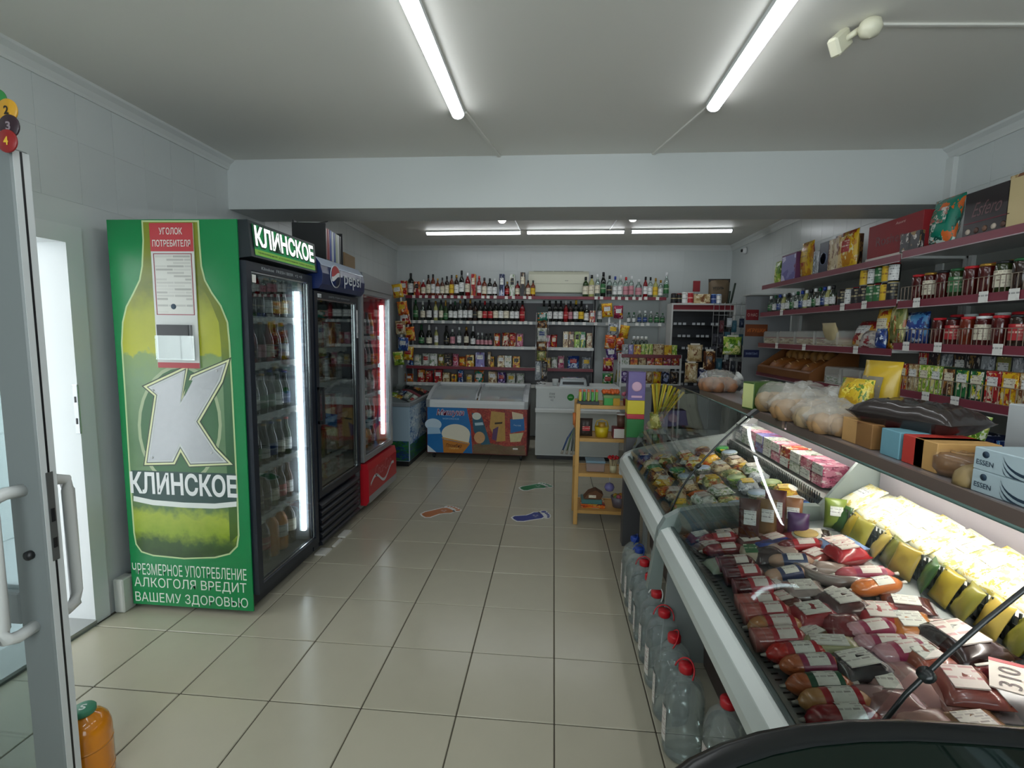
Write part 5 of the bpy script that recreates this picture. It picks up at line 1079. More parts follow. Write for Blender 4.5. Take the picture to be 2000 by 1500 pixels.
for k in range(26):
    c, nm = TOY[0] if k == 0 else R.choice(TOY[1:])
    x, z = (1.98, 1.55) if k == 0 else (1.765+.07*(k % 5)+R.uniform(-.01, .01), 1.74-.15*(k//5)+R.uniform(-.02, .02))
    h = .19 if k == 0 else R.uniform(.09, .14); w = .11 if k == 0 else R.uniform(.045, .065)
    t = thing('hanging_toy', '%s toy on a card, hook %s across in tier %s of the wire grid' % (nm, ORD[k % 5], ORD[k//5]), 'toy', (x, 3.845-(.045 if k == 0 else 0), z), (0, 0, 0), 'toys on the wire grid')
    MB().box(-w/2, w/2, 0, .002, -h, 0).build('backing_card', mat(c, .5), t); MB().pillow(w*.9, h*.7, .03, 5, 5, 0, k, .3, 0, T(0, -.016, -h*.92)).build('toy_body', mat(c, .35, vary=.4, bscale=40), t)
    MB().tube([(0, .003, .004), (0, -.02, .008)], .002, 5).build('hook', CHROME, t)
for k, (px, py, c, w, h, nm) in enumerate(((1430, 675, 'lime', .2, .2, 'lime green'), (1385, 705, 'brown', .12, .2, 'brown'), (1357, 690, 'beige', .15, .17, 'beige'), (1350, 728, 'beige', .13, .2, 'tan'), (1400, 742, 'teal', .16, .08, 'teal'), (1372, 735, 'navy', .1, .15, 'navy'))):
    ty = 3.79 if k == 0 else 3.2
    q = P(px, py, 'y', ty)
    t = thing('toy_pack', '%s packed toy heaped on the stand behind the display counter' % nm, 'toy', (q.x, ty, q.z-h/2), (0, 0, 0), 'toys heaped on the stand')
    MB().pillow(w, h, .1, 7, 7, 0, k, .3).build('pack', PR[c], t); MB().box(-w*.3, w*.3, -.004, .004, h*.985, h*1.08).build('header_card', mat('d8d4c8', .5), t)
tb = thing('toy_table', 'low dark table carrying heaped toys behind the display counter', 'table', (1.35, 3.3, 0))
child(MB().rbox(1.0, 1.95, 3.05, 3.45, 1.0, 1.03, .003), 'table_top', DARK, tb)
for x in (1.03, 1.92):
    for y in (3.08, 3.42): child(MB().box(x-.015, x+.015, y-.015, y+.015, 0, 1.0), 'leg', DARK, tb)
# ------------------------------------------------------------------ refrigerated display counter
CY0, CYM, CY1 = -.96, .30, 1.50
GL = [(.492, .728), (.515, .80), (.545, .875), (.585, .945), (.639, 1.017), (.70, 1.09), (.76, 1.155), (.82, 1.213)]
DK0, DK1 = (.50, .695), (1.125, .795)
DSL = math.atan2(DK1[1]-DK0[1], DK1[0]-DK0[0])
def dz(x): return DK0[1]+(x-DK0[0])*(DK1[1]-DK0[1])/(DK1[0]-DK0[0])
CASEW = mat('d5dad6', .28); CASEG = mat('a3a9a6', .35)
def display_case(label, y0, y1):
    t = thing('display_case', label, 'display case', (.95, (y0+y1)/2, 0))
    child(MB().box(.72, 1.40, y0+.02, y1-.02, 0, .10), 'plinth', BLACK, t)
    child(MB().prism([(.66, .10), (1.42, .10), (1.42, 1.17), (1.33, 1.17), (1.33, .80), (1.125, .77), (.50, .67), (.50, .60), (.64, .57)], y0, y1, 0, 'xz'), 'body', mat('4a3b38', .3), t)
    child(MB().prism([(.462, .60), (.4995, .60), (.4995, .728), (.475, .728), (.447, .715), (.430, .675), (.432, .64)], y0, y1, 0, 'xz'), 'bumper', CASEW, t)
    child(MB().prism([(.428, .642), (.4285, .672), (.4445, .712), (.4465, .7145), (.4315, .676), (.431, .640)], y0, y1, 0, 'xz'), 'bumper_facet', mat('b9c0bb', .3), t)
    child(MB().prism([(DK0[0], DK0[1]-.02), (DK1[0], DK1[1]-.02), DK1, DK0], y0+.004, y1-.004, 0, 'xz'), 'deck', mat('9da1a2', .35, .6), t)
    n = int((y1-y0-.06)/.022); m = MB()
    for k in range(n):
        y = y0+.03+.022*k; m.add([(.535, y, dz(.535)+.0008), (.552, y, dz(.552)+.0008), (.552, y+.006, dz(.552)+.0008), (.535, y+.006, dz(.535)+.0008)], [(0, 1, 2, 3)])
    child(m, 'air_slots', BLACK, t)['kind'] = 'stuff'
    m = MB().box(1.128, 1.132, y0+.02, y1-.02, .838, .85)
    for k in range(int((y1-y0-.06)/.019)): m.box(1.128, 1.1325, y0+.03+.019*k, y0+.0345+.019*k, .795, .885)
    child(m, 'comb_divider', mat('3c4444', .4), t)['kind'] = 'stuff'
    child(MB().prism([(1.136, .80), (1.32, .80), (1.32, .91), (1.136, .868)], y0+.004, y1-.004, 0, 'xz'), 'rear_step', mat('a9aaa8', .4, .4), t)
    child(MB().box(1.321, 1.329, y0+.004, y1-.004, .86, 1.169), 'rear_wall', mat('a39aa2', .35, .35, vary=.08, bscale=12), t)
    w = child(MB().rbox(.95, 1.43, y0, y1, 1.171, 1.20, .003), 'worktop', mat('a7a0a2', .3, .5), t)
    MB().box(.938, .9495, y0, y1, 1.165, 1.204).build('worktop_edge', mat('7a6a62', .4), w)
    child(MB().rbox(1.13, 1.18, y0+.05, y1-.05, 1.150, 1.170, .003).box(1.118, 1.1295, y0+.05, y1-.05, 1.112, 1.170), 'lamp_rail_shield', PLAST, t)  # front lip added out of sight to keep lamp light off the deck
    g = child(MB().add([(x, y, z) for x, z in GL for y in (y0+.012, y1-.012)], [(2*i, 2*i+2, 2*i+3, 2*i+1) for i in range(len(GL)-1)], 0, True), 'front_glass', glass('eaf2ee', base=.03, edge=.85), t)
    e_ = MB().tube([(.82, y0+.012, 1.214), (.82, y1-.012, 1.214)], .004, 6).build('glass_edge', mat('4a605a', .2), g)
    MB().box(.485, .498, y0+.01, y1-.01, .7285, .736).build('glass_channel', mat('3a4644', .35), g)
    return t
dc1 = display_case('long refrigerated display counter with curved glass, nearer half full of sausages', CY0, CYM-.021)
dc2 = display_case('refrigerated display counter with curved glass, farther half full of small packs', CYM+.021, CY1)
child(MB().rbox(1.14, 1.165, CY0+.08, CYM-.1, 1.136, 1.1495, .003), 'case_lamp', emit('fff8ee', CASELED), dc1)
child(MB().rbox(1.14, 1.165, CYM+.1, CY1-.1, 1.136, 1.1495, .003), 'case_lamp', emit('fff8ee', CASELED*.45), dc2)
ARCH = [(.40, .44), (.425, .62), (.437, .71), (.465, .765), (.52, .80), (.62, .825), (.80, .842), (1.10, .85), (1.10, .78), (.80, .772), (.62, .76), (.53, .74), (.49, .70), (.47, .62), (.46, .44)]
t = thing('case_divider', 'grey arched end panel between the two display counter halves', 'panel', (.75, CYM, 0))
child(MB().prism(ARCH, CYM-.0205, CYM+.0205, 0, 'xz'), 'arch_rim', mat('7f8a86', .3), t)
child(MB().prism([(.475, .10), (1.40, .10), (1.40, 1.16), (1.33, 1.16), (1.10, .845), (.80, .77), (.62, .755), (.53, .735), (.495, .70)], CYM-.008, CYM+.008, 0, 'xz'), 'panel', mat('8d9492', .35), t)
for y0, nm in ((CY0-.045, 'near'), (CY1+.0005, 'far')):
    t = thing('case_end_panel', 'pale end panel at the %s end of the display counter' % nm, 'panel', (.9, y0, 0))
    child(MB().prism([(.435, .60), (.44, .70), (.47, .745), (.53, .775), (.7, .82), (1.13, .90), (1.43, 1.2), (1.43, .0), (.68, .0), (.64, .57)], y0, y0+.044, 0, 'xz'), 'panel', mat('c4c8c6', .3), t)
GT = mat('151a1a', .3)
for y in (CYM+.055, CY0-.012):
    t = tag(MB().tube([(x-.002, y, z+.002) for x, z in GL], .0042, 6).build('glass_strut', GT), 'thin dark strut along the curved glass, %s one' % ('far' if y > 0 else 'near'), 'strut')
    MB().rbox(-.02, .03, -.018, .018, -.006, .008, .002, M=T(.825, y, 1.222) @ RY(-.7)).build('clip', GT, t)
    MB().lathe([(0, -.006), (.013, -.006), (.013, .006), (0, .006)], 12, M=T(.612, y, .985) @ RY(-.7)).build('hinge_disc', GT, t)
# ---- goods in the counter
PLACED = []
def deck_obj(o, x, y, rz, lift=0.0, tilt=0.0):
    PLACED.append((x, y))
    o.location = (x, y, dz(x)+lift+.001); o.rotation_euler = (RY(-DSL) @ RZ(rz) @ RX(tilt)).to_euler(); return o
def sausage(L, r, skin, band, lab, label, cut=None, group=None, bend=0, seed=0, cat='sausage'):
    """stick of sausage along x, lying on z=0: skin, printed band, paper label, clips or a cut face"""
    n = 12; prof = []
    for i in range(n+1):
        u = i/n; rr = r*min(1, (math.sin(min(u, 1-u)*PI*1.9) if min(u, 1-u) < .26 else 1))**.6 if not cut else r*(min(1, (math.sin(min(1-u, .26)*PI*1.9) if (1-u) < .26 else 1)))**.6
        prof.append((max(rr, .004 if i in (0, n) else .008), (u-.5)*L))
    if cut: prof[0] = (r, -L/2)
    def f():
        vs, fs, k = [], [], 12
        for rr, x in prof:
            off = bend*((2*x/L)**2)
            vs += [(x, off+rr*math.cos(2*PI*j/k), r+rr*math.sin(2*PI*j/k)*.93) for j in range(k)]
        for i in range(n):
            for j in range(k): fs.append((i*k+j, (i+1)*k+j, (i+1)*k+(j+1) % k, i*k+(j+1) % k))
        fs += [tuple(range(k)), tuple(n*k+j for j in range(k))[::-1]]
        return MB().add(vs, fs, 0, True).mesh('casing', skin)
    o = tag(obj('sausage', cached(('s', L, r, skin.name, bool(cut), bend), f)), label, cat, group)
    def wrap(x0, x1, m, nm, a0, a1, pr):
        n_ = 8; vs = [(x, (r+pr)*math.cos(a), r+(r+pr)*math.sin(a)*.93) for x in (x0, x1) for a in [a0+(a1-a0)*i/n_ for i in range(n_+1)]]
        obj(nm, cached((nm, L, r, x0, m.name), lambda: MB().add(vs, [(i+n_+1, i+n_+2, i+1, i) for i in range(n_)], 0, True).mesh(nm, m)), o)
    if band: wrap(-L*.16, L*.34, band, 'printed_band', -.6, PI+.6, .0008)
    if lab: wrap(-L*.06, L*.26, lab, 'label', .6, 2.5, .0016)
    if cut: obj('cut_face', cached(('cf', r, cut.name), lambda: MB().lathe([(0, .0006), (r*.93, .0006), (r*.93, 0)], 14, M=RY(-PI/2)).mesh('cut_face', cut)), o, (-L/2, 0, r))
    else:
        for s_ in (-1, 1): obj('clip', cached('clip', lambda: MB().tube([(-.008, 0, 0), (.008, 0, 0)], [.003, .006], 6).mesh('clip', mat('b8b0a8', .4))), o, (s_*(L/2+.004), bend, r))
    return o
def vac(w, l, h, m, lab, label, cat='meat pack', group=None, seed=0, name='vacuum_pack', filmed=True):
    """vacuum pack lying flat: meat, film skirt, label on top"""
    o = tag(obj(name, cached(('v', w, l, h, m.name, seed), lambda: MB().pillow(w, l, h, 8, 8, 0, seed, .10, .05, T(0, -l/2, h/2) @ RX(-PI/2), 3.2).mesh('pack', m))), label, cat, group)
    if lab: obj('label', cached(('vl', w, l, h, lab.name), lambda: MB().box(-w*.27, w*.25, -l*.30, l*.28, h*.97, h*1.02+.001).mesh('label', lab)), o)
    if filmed: obj('film', cached(('vf', w, l, h), lambda: MB().rbox(-w*.56, w*.56, -l*.56, l*.56, .001, .006, .002).mesh('film', film('b8a8a8', .35, .1))), o)
    return o
GS = 'meats in the display counter'
def sk(c, r=.22): return mat(c, r, vary=.1, bscale=40, coat=.3)
RED1, PINK, TAN, ORG, DKR = sk('8a1c22'), sk('b0625a'), sk('b98250'), sk('b8613a'), sk('5c1418')
CUTP = mat('bd8078', .4, vary=.1, bscale=120); CUTS = mat('9a5a62', .4, vary=.5, bscale=160)
LB = lettered('dcd6cc', '7a6a68', 7, 3, flat=True); LBR = lettered('dccfc6', 'a8444a', 6, 2, flat=True); BRD = mat('a8222c', .3); BGR = mat('1c4a30', .3); BPK = mat('8e2a4a', .3); BLU = mat('24305a', .3)
front = [  # px, py, length, radius, skin, band, label, cut, words
 (1622, 1400, .155, .030, RED1, None, LB, None, 'dark red sausage stick with cream label'),
 (1606, 1366, .155, .029, TAN, BRD, LB, None, 'tan sausage stick with red band and white label'),
 (1577, 1333, .150, .028, ORG, BGR, LB, None, 'orange sausage stick with green band'),
 (1562, 1297, .150, .028, ORG, BPK, LB, None, 'orange sausage stick with magenta band'),
 (1535, 1273, .15, .029, sk('c03028'), BRD, LB, None, 'bright red sausage stick with white label'),
 (1505, 1246, .14, .033, PINK, BRD, LBR, CUTP, 'cut boiled sausage with pink face, nearest of the cut ones'),
 (1495, 1220, .15, .030, TAN, BRD, LBR, None, 'tan sausage stick between two cut boiled sausages'),
 (1482, 1197, .14, .032, PINK, BRD, LBR, CUTP, 'cut boiled sausage with pink face, second from the near end'),
 (1466, 1177, .13, .032, PINK, BRD, LBR, CUTP, 'cut boiled sausage lying next to the speckled salami'),
 (1460, 1150, .13, .034, DKR, BRD, LBR, CUTS, 'cut speckled salami half with two white labels, nearer one'),
 (1440, 1125, .13, .034, DKR, BRD, LBR, CUTS, 'cut speckled salami half behind the nearer salami'),
 (1425, 1105, .13, .034, DKR, None, LBR, CUTS, 'cut salami half, third from the near salami'),
 (1400, 1072, .16, .026, RED1, None, LBR, None, 'thin red sausage at the far end, front'),
 (1392, 1052, .16, .026, RED1, BRD, LBR, None, 'thin red sausage at the far end, back'),
]
for (px, py, L, r, s_, b, lb, cut, words) in front:
    q = P(px, py, 'z', .745)
    o = sausage(L, r, s_, b, lb, words, cut, GS); deck_obj(o, q.x+.03, q.y, -.05)
mid = [
 (1690, 1345, 'v', .15, .07, .035, '8a6a68', None, 'pale smoked meat strip in film, near the end panel'),
 (1680, 1296, 'v', .14, .10, .05, '2e2628', LB, 'dark smoked ham block with small white label'),
 (1625, 1258, 'v', .16, .075, .05, 'a09a72', LB, 'olive cheese roll with long cream label'),
 (1592, 1200, 'v', .14, .10, .055, '8e2c30', LB, 'red meat block with large cream label'),
 (1572, 1152, 'v', .13, .10, .045, '8a7a74', LB, 'clear pack of grey sliced meat'),
 (1535, 1122, 's', .15, .027, 'b08a72', BLU, LB, 'sausage in navy wrapper with white tag, front'),
 (1545, 1100, 's', .15, .027, 'b08a72', BLU, LB, 'sausage in navy wrapper with white tag, back'),
 (1502, 1085, 'v', .12, .10, .05, '3a2a2c', None, 'black wrapped smoked salami'),
 (1565, 1075, 's', .17, .025, '6a1c22', BRD, LBR, 'long dark red smoked sausage with cream label'),
 (1420, 1088, 'v', .14, .10, .045, 'a8ab9a', None, 'crumpled pale film pack by the front edge'),
 (1470, 1078, 'v', .08, .11, .05, 'b0a088', lettered('2c6a3a', 'e6e6d0', 5, 2, flat=True), 'beige pack with green label beside the crumpled film'),
 (1650, 1190, 'v', .12, .12, .06, '4a2c2a', LB, 'lumpy brown smoked meat in film with white label'),
 (1655, 1228, 'v', .12, .11, .05, '6a2226', None, 'dark red meat lump in clear film'),
 (1780, 1330, 'v', .11, .16, .03, '9a7672', None, 'flat tray of sliced ham by the near strut'),
 (1730, 1320, 'v', .08, .15, .03, '94706a', LB, 'folded pale ham slices with small label'),
 (1840, 1345, 'v', .10, .15, .03, '8a5c54', None, 'flat pack of sliced bacon behind the near strut'),
 (1745, 1365, 'v', .15, .09, .035, '7a5450', None, 'pinkish smoked strip in the near corner'),
]
for k, it in enumerate(mid):
    q = P(it[0], it[1], 'z', dz(.75)+.03)
    if it[2] == 'v': o = vac(it[3], it[4], it[5], sk(it[6]), it[7], it[8], group=GS, seed=k % 5)
    else: o = sausage(it[3], it[4], sk(it[5]), it[6], it[7], it[8], None, GS)
    deck_obj(o, q.x, q.y, (-.1, .15, -.2, .1)[k % 4])
o = sausage(.24, .022, sk('7a6c66'), None, None, 'bent grey smoked sausage ring beside the navy sausages', None, GS, .07); q = P(1612, 1118, 'z', .80); deck_obj(o, q.x, q.y, -.75)
rear = [
 (1655, 1085, 'v', .12, .10, .07, 'a8222c', LBR, 'bright red ham block with pink label near the comb'),
 (1690, 1118, 's', .17, .026, 'b05058', BPK, LBR, 'pink sausage stick with white label near the comb'),
 (1715, 1142, 's', .16, .028, 'c06a30', None, LB, 'orange cheese sausage with white label near the comb'),
 (1722, 1188, 'v', .12, .13, .045, 'a02a30', LBR, 'red pack almost covered by a white label'),
 (1702, 1212, 's', .15, .028, 'b8868c', BPK, LBR, 'white and magenta striped roll, far one'),
 (1730, 1240, 's', .15, .028, 'b8868c', BPK, LBR, 'white and magenta striped roll, near one'),
 (1765, 1256, 's', .15, .028, 'b8868c', BPK, LBR, 'white and magenta striped roll, nearest the strut'),
 (1785, 1212, 'v', .11, .12, .045, 'b86a28', LB, 'orange smoked cheese pack with white label'),
 (1810, 1268, 'v', .10, .12, .05, '8a4a3a', LB, 'browned meat piece with cream label by the strut'),
 (1840, 1232, 'v', .12, .13, .04, '7a2c38', LBR, 'dark pink pack with patterned label under the strut'),
 (1880, 1255, 'v', .14, .16, .06, '2a1a18', LBR, 'black tray of meat with pink label'),
 (1890, 1325, 'v', .12, .13, .05, '7c4038', LBR, 'reddish meat piece with white label in the near corner'),
 (1640, 1062, 'v', .15, .12, .04, '7d94bc', LBR, 'pale blue round fish pack near the comb'),
]
for k, it in enumerate(rear):
    q = P(it[0], it[1], 'z', dz(1.0)+.03)
    if it[2] == 'v': o = vac(it[3], it[4], it[5], sk(it[6]), it[7], it[8], group=GS, seed=k % 5)
    else: o = sausage(it[3], it[4], sk(it[5]), it[6], it[7], it[8], None, GS)
    deck_obj(o, q.x, q.y, (.1, -.15, .1, -.25)[k % 4])
q = P(2030, 1318, 'z', .85)
o = tag(MB().box(-.055, .055, -.075, .075, 0, .003).build('price_card', mat('d8cfc4', .5)), 'large price card with red border at the near end of the counter', 'price card'); deck_obj(o, q.x, q.y, .9, .05)
MB().box(-.055, .055, -.075, -.06, .003, .0036).box(.043, .055, -.06, .075, .003, .0036).build('red_border', BRD, o); text('lettering', '310', .075, .036, mat('4a3c3c', .5), o, (-.008, .042, .0042), (0, 0, .0)); text('lettering', 'руб', .04, .015, mat('7a6c6c', .5), o, (-.008, -.012, .0042), (0, 0, 0))
R = random.Random(21); kx = 0
FC = (('7a3034', 'dark pink'), ('5a2a28', 'maroon'), ('8a6a60', 'grey pink'), ('3c2a2a', 'near black'), ('9a4a44', 'salmon'), ('7c5a3c', 'smoked brown'), ('a08a80', 'pale'))
for gi in range(7):
    for gj in range(14):
        x, y = .60+.08*gi+R.uniform(-.01, .01), .19-.083*gj+R.uniform(-.01, .01)
        if min((x-a)**2+((y-b)*1.25)**2 for a, b in PLACED) > .068**2 and kx < 30 and y > -.9:
            c, nm = FC[(gi*3+gj*2) % 7]
            o = vac(.12, .085, .032, sk(c), (LB, LBR, None)[(gi+gj) % 3], '%s sliced meat packet filling a gap, %s along and %s from the front glass' % (nm, ORD[gj], ORD[gi]), group=GS, seed=(gi+gj) % 5)
            deck_obj(o, x, y, R.uniform(-.5, .5)); kx += 1
# standing pouches at the far end of the sausage half
for k, (px, py, c, nm, z) in enumerate(((1462, 1045, '4a2420', 'brown dried meat pouch with white label, nearest the front glass', .18), (1490, 1035, '7a5a34', 'tan nut pouch behind the brown pouch', .16), (1512, 1040, '5a2024', 'maroon pouch with white label beside the tan one', .19), (1538, 1035, '8a5a3a', 'amber pouch right of the maroon one', .15), (1558, 1048, '4a2a5a', 'small purple packet below the amber pouch', .10), (1585, 1010, '7a8a3a', 'olive packet leaning at the rear of the pouches', .12))):
    q = P(px, py, 'z', .775)
    bag(.078, z, .04, mat(c, .3, vary=.2, bscale=30), (q.x, min(q.y, CYM-.09)-.03*(k % 2), dz(q.x)+.003), nm, 'pouch', 'pouches in the display counter', (-.12, 0, -.25), k % 5, 'snack_pouch', L_WHT if k != 4 else None)
q = P(1520, 1062, 'z', .77); o = vac(.2, .1, .03, printed(['1c2a5a', '2c4a9a', '5a2a3a'], 4), None, 'dark blue flat pack lying under the pouches', group=GS); deck_obj(o, q.x, q.y, .05)
q = P(1572, 1040, 'z', .80); o = tag(MB().lathe([(0, 0), (.045, 0), (.05, .03), (.05, .034), (0, .036)], 18, 0).lathe([(0, .0365), (.042, .0365), (.04, .039), (0, .039)], 18, 1).build('round_tub', [mat('c8c4b4', .3), mat('b89a5a', .4)]), 'shallow round tub with golden lid behind the pouches', 'tub'); deck_obj(o, q.x, q.y-.02, 0)
# cheese on the rear step
GC = 'cheese packs on the rear step'
R = random.Random(12)
CH = (('d8c058', 'yellow'), ('e4dcc0', 'cream'), ('d0b040', 'golden'), ('b8b860', 'olive yellow'), ('e8e4d0', 'white'), ('c8b048', 'straw yellow'))
n = 24
for k in range(n):
    c, nm = CH[(k*5+k//6) % 6]; y = .22-1.12*k/(n-1)
    o = bag(.12, .155, .03, printed(['e8e2c8', c, 'f0ecd8', 'e4d890'], 4), (1.155+.012*(k % 2), y, .872), '%s cheese pack leaning on the step, %s from far end' % (nm, ORD[k]), 'cheese', GC, (0, 0, 0), k % 5, 'cheese_pack', L_WHT if k % 3 == 0 else L_CRM if k % 3 == 1 else None)
    o.rotation_euler = (RZ(-PI/2+R.uniform(-.25, .25)) @ RX(-1.02+R.uniform(-.12, .1))).to_euler()
HC_SHADED = (('8a8030', 'olive'), ('a8902c', 'mustard'), ('34562a', 'dark green'), ('927a2c', 'golden'), ('6a6a28', 'moss'), ('b09a4a', 'straw'))  # wrapper colours darkened for the shade on the pack ends
for k in range(15):
    c, nm = HC_SHADED[(k*5+2) % 6]; y = .17-1.06*k/14
    o = bag(.085, .105, .022, mat(c, .3, vary=.25, bscale=22), (1.098-.006*(k % 3), y, dz(1.10)+.004), '%s shade-darkened cheese pack end drooping over the comb, %s from far end' % (nm, ORD[k]), 'cheese', 'cheese packs hanging over the comb', (0, 0, 0), k % 5, 'cheese_pack', None, 8, 8, .3)
    o.rotation_euler = (RZ(-PI/2+R.uniform(-.55, .4)) @ RX(-.42+R.uniform(-.1, .1))).to_euler()
t = thing('tray_lamp_cord', 'thin white lamp cord with plug hanging by the cheese', 'cord', (1.19, -.72, .95))
MB().tube([(0, 0, 0), (.03, -.02, .05), (.07, -.04, .09), (.10, -.05, .14), (.12, -.06, .22)], .004, 6).build('cord', WHITE, t); MB().tube([(.07, -.04, .09), (.10, -.05, .14)], [.008, .011], 8).build('plug', WHITE, t)
o = tag(MB().rbox(-.045, .045, -.002, .002, 0, .10, .001).build('price_card', printed(['e8e4dc', 'c85a30', 'e0a070'], 2), None, P(1562, 912, 'z', .90), (-.2, 0, -.5)), 'white and orange promotional card standing at the end of the cheese', 'price card')
o = tag(MB().rbox(-.025, .025, -.002, .002, 0, .04, .001).build('price_card', lettered('d8d8d8', '2a2c34', 3, 2), None, P(1537, 882, 'z', .935), (-.2, 0, -.4)), 'small grey price tag left of the orange promotional card', 'price card')
# farther half: tubs, packs, pouches
GF = 'goods in the farther counter half'
R = random.Random(5)
kinds = [('lime', 'tub'), ('white', 'flat'), ('beige', 'flat'), ('pink', 'flat'), ('yellow', 'flat'), ('silver', 'flat'), ('green', 'tub'), ('olive', 'flat'), ('blue', 'flat'), ('orange', 'flat'), ('white', 'tub'), ('brown', 'flat')]
ii = 0
for r_ in range(9):
    for c_ in range(5):
        x = .595+.118*c_+R.uniform(-.012, .012); y = .41+.122*r_+R.uniform(-.012, .012); c, kd = kinds[(r_*7+c_*5+(r_*c_) % 3) % 12]
        lab = '%s %s, row %s from near end, %s from front glass, farther half' % (c, 'lidded tub' if kd == 'tub' else 'chilled pack', ORD[r_], ORD[c_])
        if kd == 'tub':
            o = tag(obj('lidded_tub', cached(('tub', c), lambda: MB().lathe([(0, 0), (.036, 0), (.044, .045), (.047, .047), (.047, .053), (.040, .055), (0, .055)], 14).mesh('tub', PR[c]))), lab, 'tub', GF)
            obj('lid', cached(('tubl', c), lambda: MB().lathe([(0, .0556), (.043, .0556), (.043, .058), (0, .059)], 14).mesh('lid', mat({'lime': 'b8c890', 'green': '3a9a4a', 'white': 'b8c8dc'}[c], .3))), o)
        else:
            o = vac(.105, .105, .04+.015*((r_+c_) % 3), PR[c], (LB, lettered('dfb92c', '7a2a18', 5, 2, flat=True), LBR, None)[(r_+c_) % 4], lab, 'chilled pack', GF, (r_+c_) % 5, 'chilled_pack', False)
        deck_obj(o, x, y, R.uniform(-.5, .5))
        ii += 1
for k in range(10):
    y = .45+.105*k; c = ('pink', 'pink', 'white', 'red', 'pink', 'white', 'lilac', 'pink', 'white', 'silver')[k]
    for j in range(2): carton(.095, .11, .05, PR[c], L_WHT if (k+j) % 2 else None, (1.165+.0*j, y, .892+.0505*j), '%s dairy pack, %s from near end, %s layer on the rear step' % (c, ORD[k], ('lower', 'upper')[j]), 'dairy pack', 'dairy packs on the rear step', (0, 0, FLIP), 'dairy_pack')
# ---- on top of the counter
WZ = 1.2006
GB = 'bread bags on the counter top'
def bread_bag(px, py, words, L=.2, w=.13, h=.10, rz=0, m=CR3, seed=0, x=None):
    q = P(px, py, 'z', WZ); xx = x or max(q.x, 1.02)
    t = thing('bread_bag', words, 'bread', (xx, q.y, WZ), (0, 0, rz), GB)
    def f():
        R_ = random.Random(seed); mb = MB()
        for k in range(4):
            a = T(-L*.33+L*.22*k, R_.uniform(-.012, .012), h*.42) @ RZ(R_.uniform(-.4, .4))
            mb.lathe([(0, -h*.42), (h*.28, -h*.38), (h*.40, -h*.1), (h*.38, h*.12), (h*.26, h*.32), (0, h*.40)], 10, 0, a @ RY(R_.uniform(-.3, .3)) @ Matrix.Diagonal((1.0, .72, 1, 1)))
            mb.lathe([(0, -h*.34), (h*.26, -h*.3), (h*.36, 0), (h*.26, h*.3), (0, h*.36)], 9, 0, T(-L*.33+L*.22*k, (-1)**k*w*.28, h*.36) @ RX(R_.uniform(-.3, .3)))
        return mb.mesh('buns', m)
    obj('buns', cached(('buns', L, h, m.name, seed), f), t)
    obj('plastic_wrap', cached(('wrap', L, w, h, seed), lambda: MB().pillow(w*1.12, L*1.15, h*1.12, 16, 16, 0, seed, .16, .06, T(-L*.575, 0, h*.56) @ RZ(PI/2) @ RX(PI/2) @ RZ(PI/2) if False else T(-L*.55, 0, h*.58) @ Matrix(((0, 0, 1, 0), (1, 0, 0, 0), (0, 1, 0, 0), (0, 0, 0, 1))), 3.0).mesh('plastic_wrap', film('e2e0d8', .26, .12))), t)
    obj('twisted_end', cached(('tw', L, h), lambda: MB().lathe([(.006, 0), (.012, .02), (.03, .05), (.036, .055), (.02, .05), (0, .03)], 9, M=T(L*.5, 0, h*.6) @ RY(1.0)).mesh('twisted_end', film('e6e6e2', .75, .3))), t)
    return t
bread_bag(1398, 765, 'bag of round rolls with knotted top at the far end of the counter', .2, .15, .12, .2, mat('9a6a4a', .5, vary=.2, bscale=20), 1)
bread_bag(1492, 793, 'bag of pale buns beside the green carton', .17, .15, .11, .1, CR3, 2)
bread_bag(1520, 805, 'bag of sliced white loaf, second from the green carton', .18, .14, .12, -.2, mat('a98a5e', .6, vary=.2, bscale=20), 3)
bread_bag(1545, 822, 'bag of rolls with bright knot, third from the green carton', .2, .14, .12, .15, mat('a8845a', .6, vary=.2, bscale=20), 4)
bread_bag(1572, 838, 'bag of round flat buns, fourth from the green carton', .19, .13, .11, -.1, CR3, 5)
bread_bag(1600, 848, 'bag of small buns in front of the yellow bag', .18, .13, .10, .1, mat('a8845a', .6, vary=.2, bscale=20), 6)
bread_bag(1570, 800, 'bag of buns lying behind the sliced loaf', .22, .15, .12, 1.3, CR3, 7, 1.22)
bread_bag(1625, 815, 'bag of buns lying behind the small rolls', .2, .15, .12, 1.2, CR3, 8, 1.24)
o = carton(.075, .17, .135, mat('3e5a24', .4), mat('c9cf8a', .4), (P(1450, 800, 'z', WZ).x+.03, P(1450, 800, 'z', WZ).y+.02, WZ), 'dark green carton with pale yellow front on the counter top', 'box', None, (0, 0, FLIP+.35))
for k, (px, py, c, nm) in enumerate(((1612, 862, 'c79a60', 'tan'), (1632, 872, '8a6236', 'brown'), (1664, 890, '6fa0ae', 'light blue'), (1702, 906, 'c03a30', 'red'), (1728, 915, 'c79a5c', 'golden'))):
    q = P(px, py, 'z', WZ)
    carton(.082, .16, .082, mat(c, .55, vary=.12, bscale=30), None, (.985, q.y+.005, WZ), '%s brick loaf end facing out at the counter edge' % nm, 'loaf', 'brick loaves at the counter edge', (0, 0, FLIP), 'brick_loaf')
def wbag(px, py, x, w, h, d, m, words, rot, seed=0, art=None, name='snack_bag'):
    q = P(px, py, 'z', WZ); xx = x
    y_ = P(px, py, 'x', x).y
    return bag(w, h, d, m, (xx, y_, WZ), words, 'bag', 'bags on the counter top', rot, seed, name, art)
YL = printed(['c8a818', 'b08a10', 'dcc850', '5a7a1a'], 4)
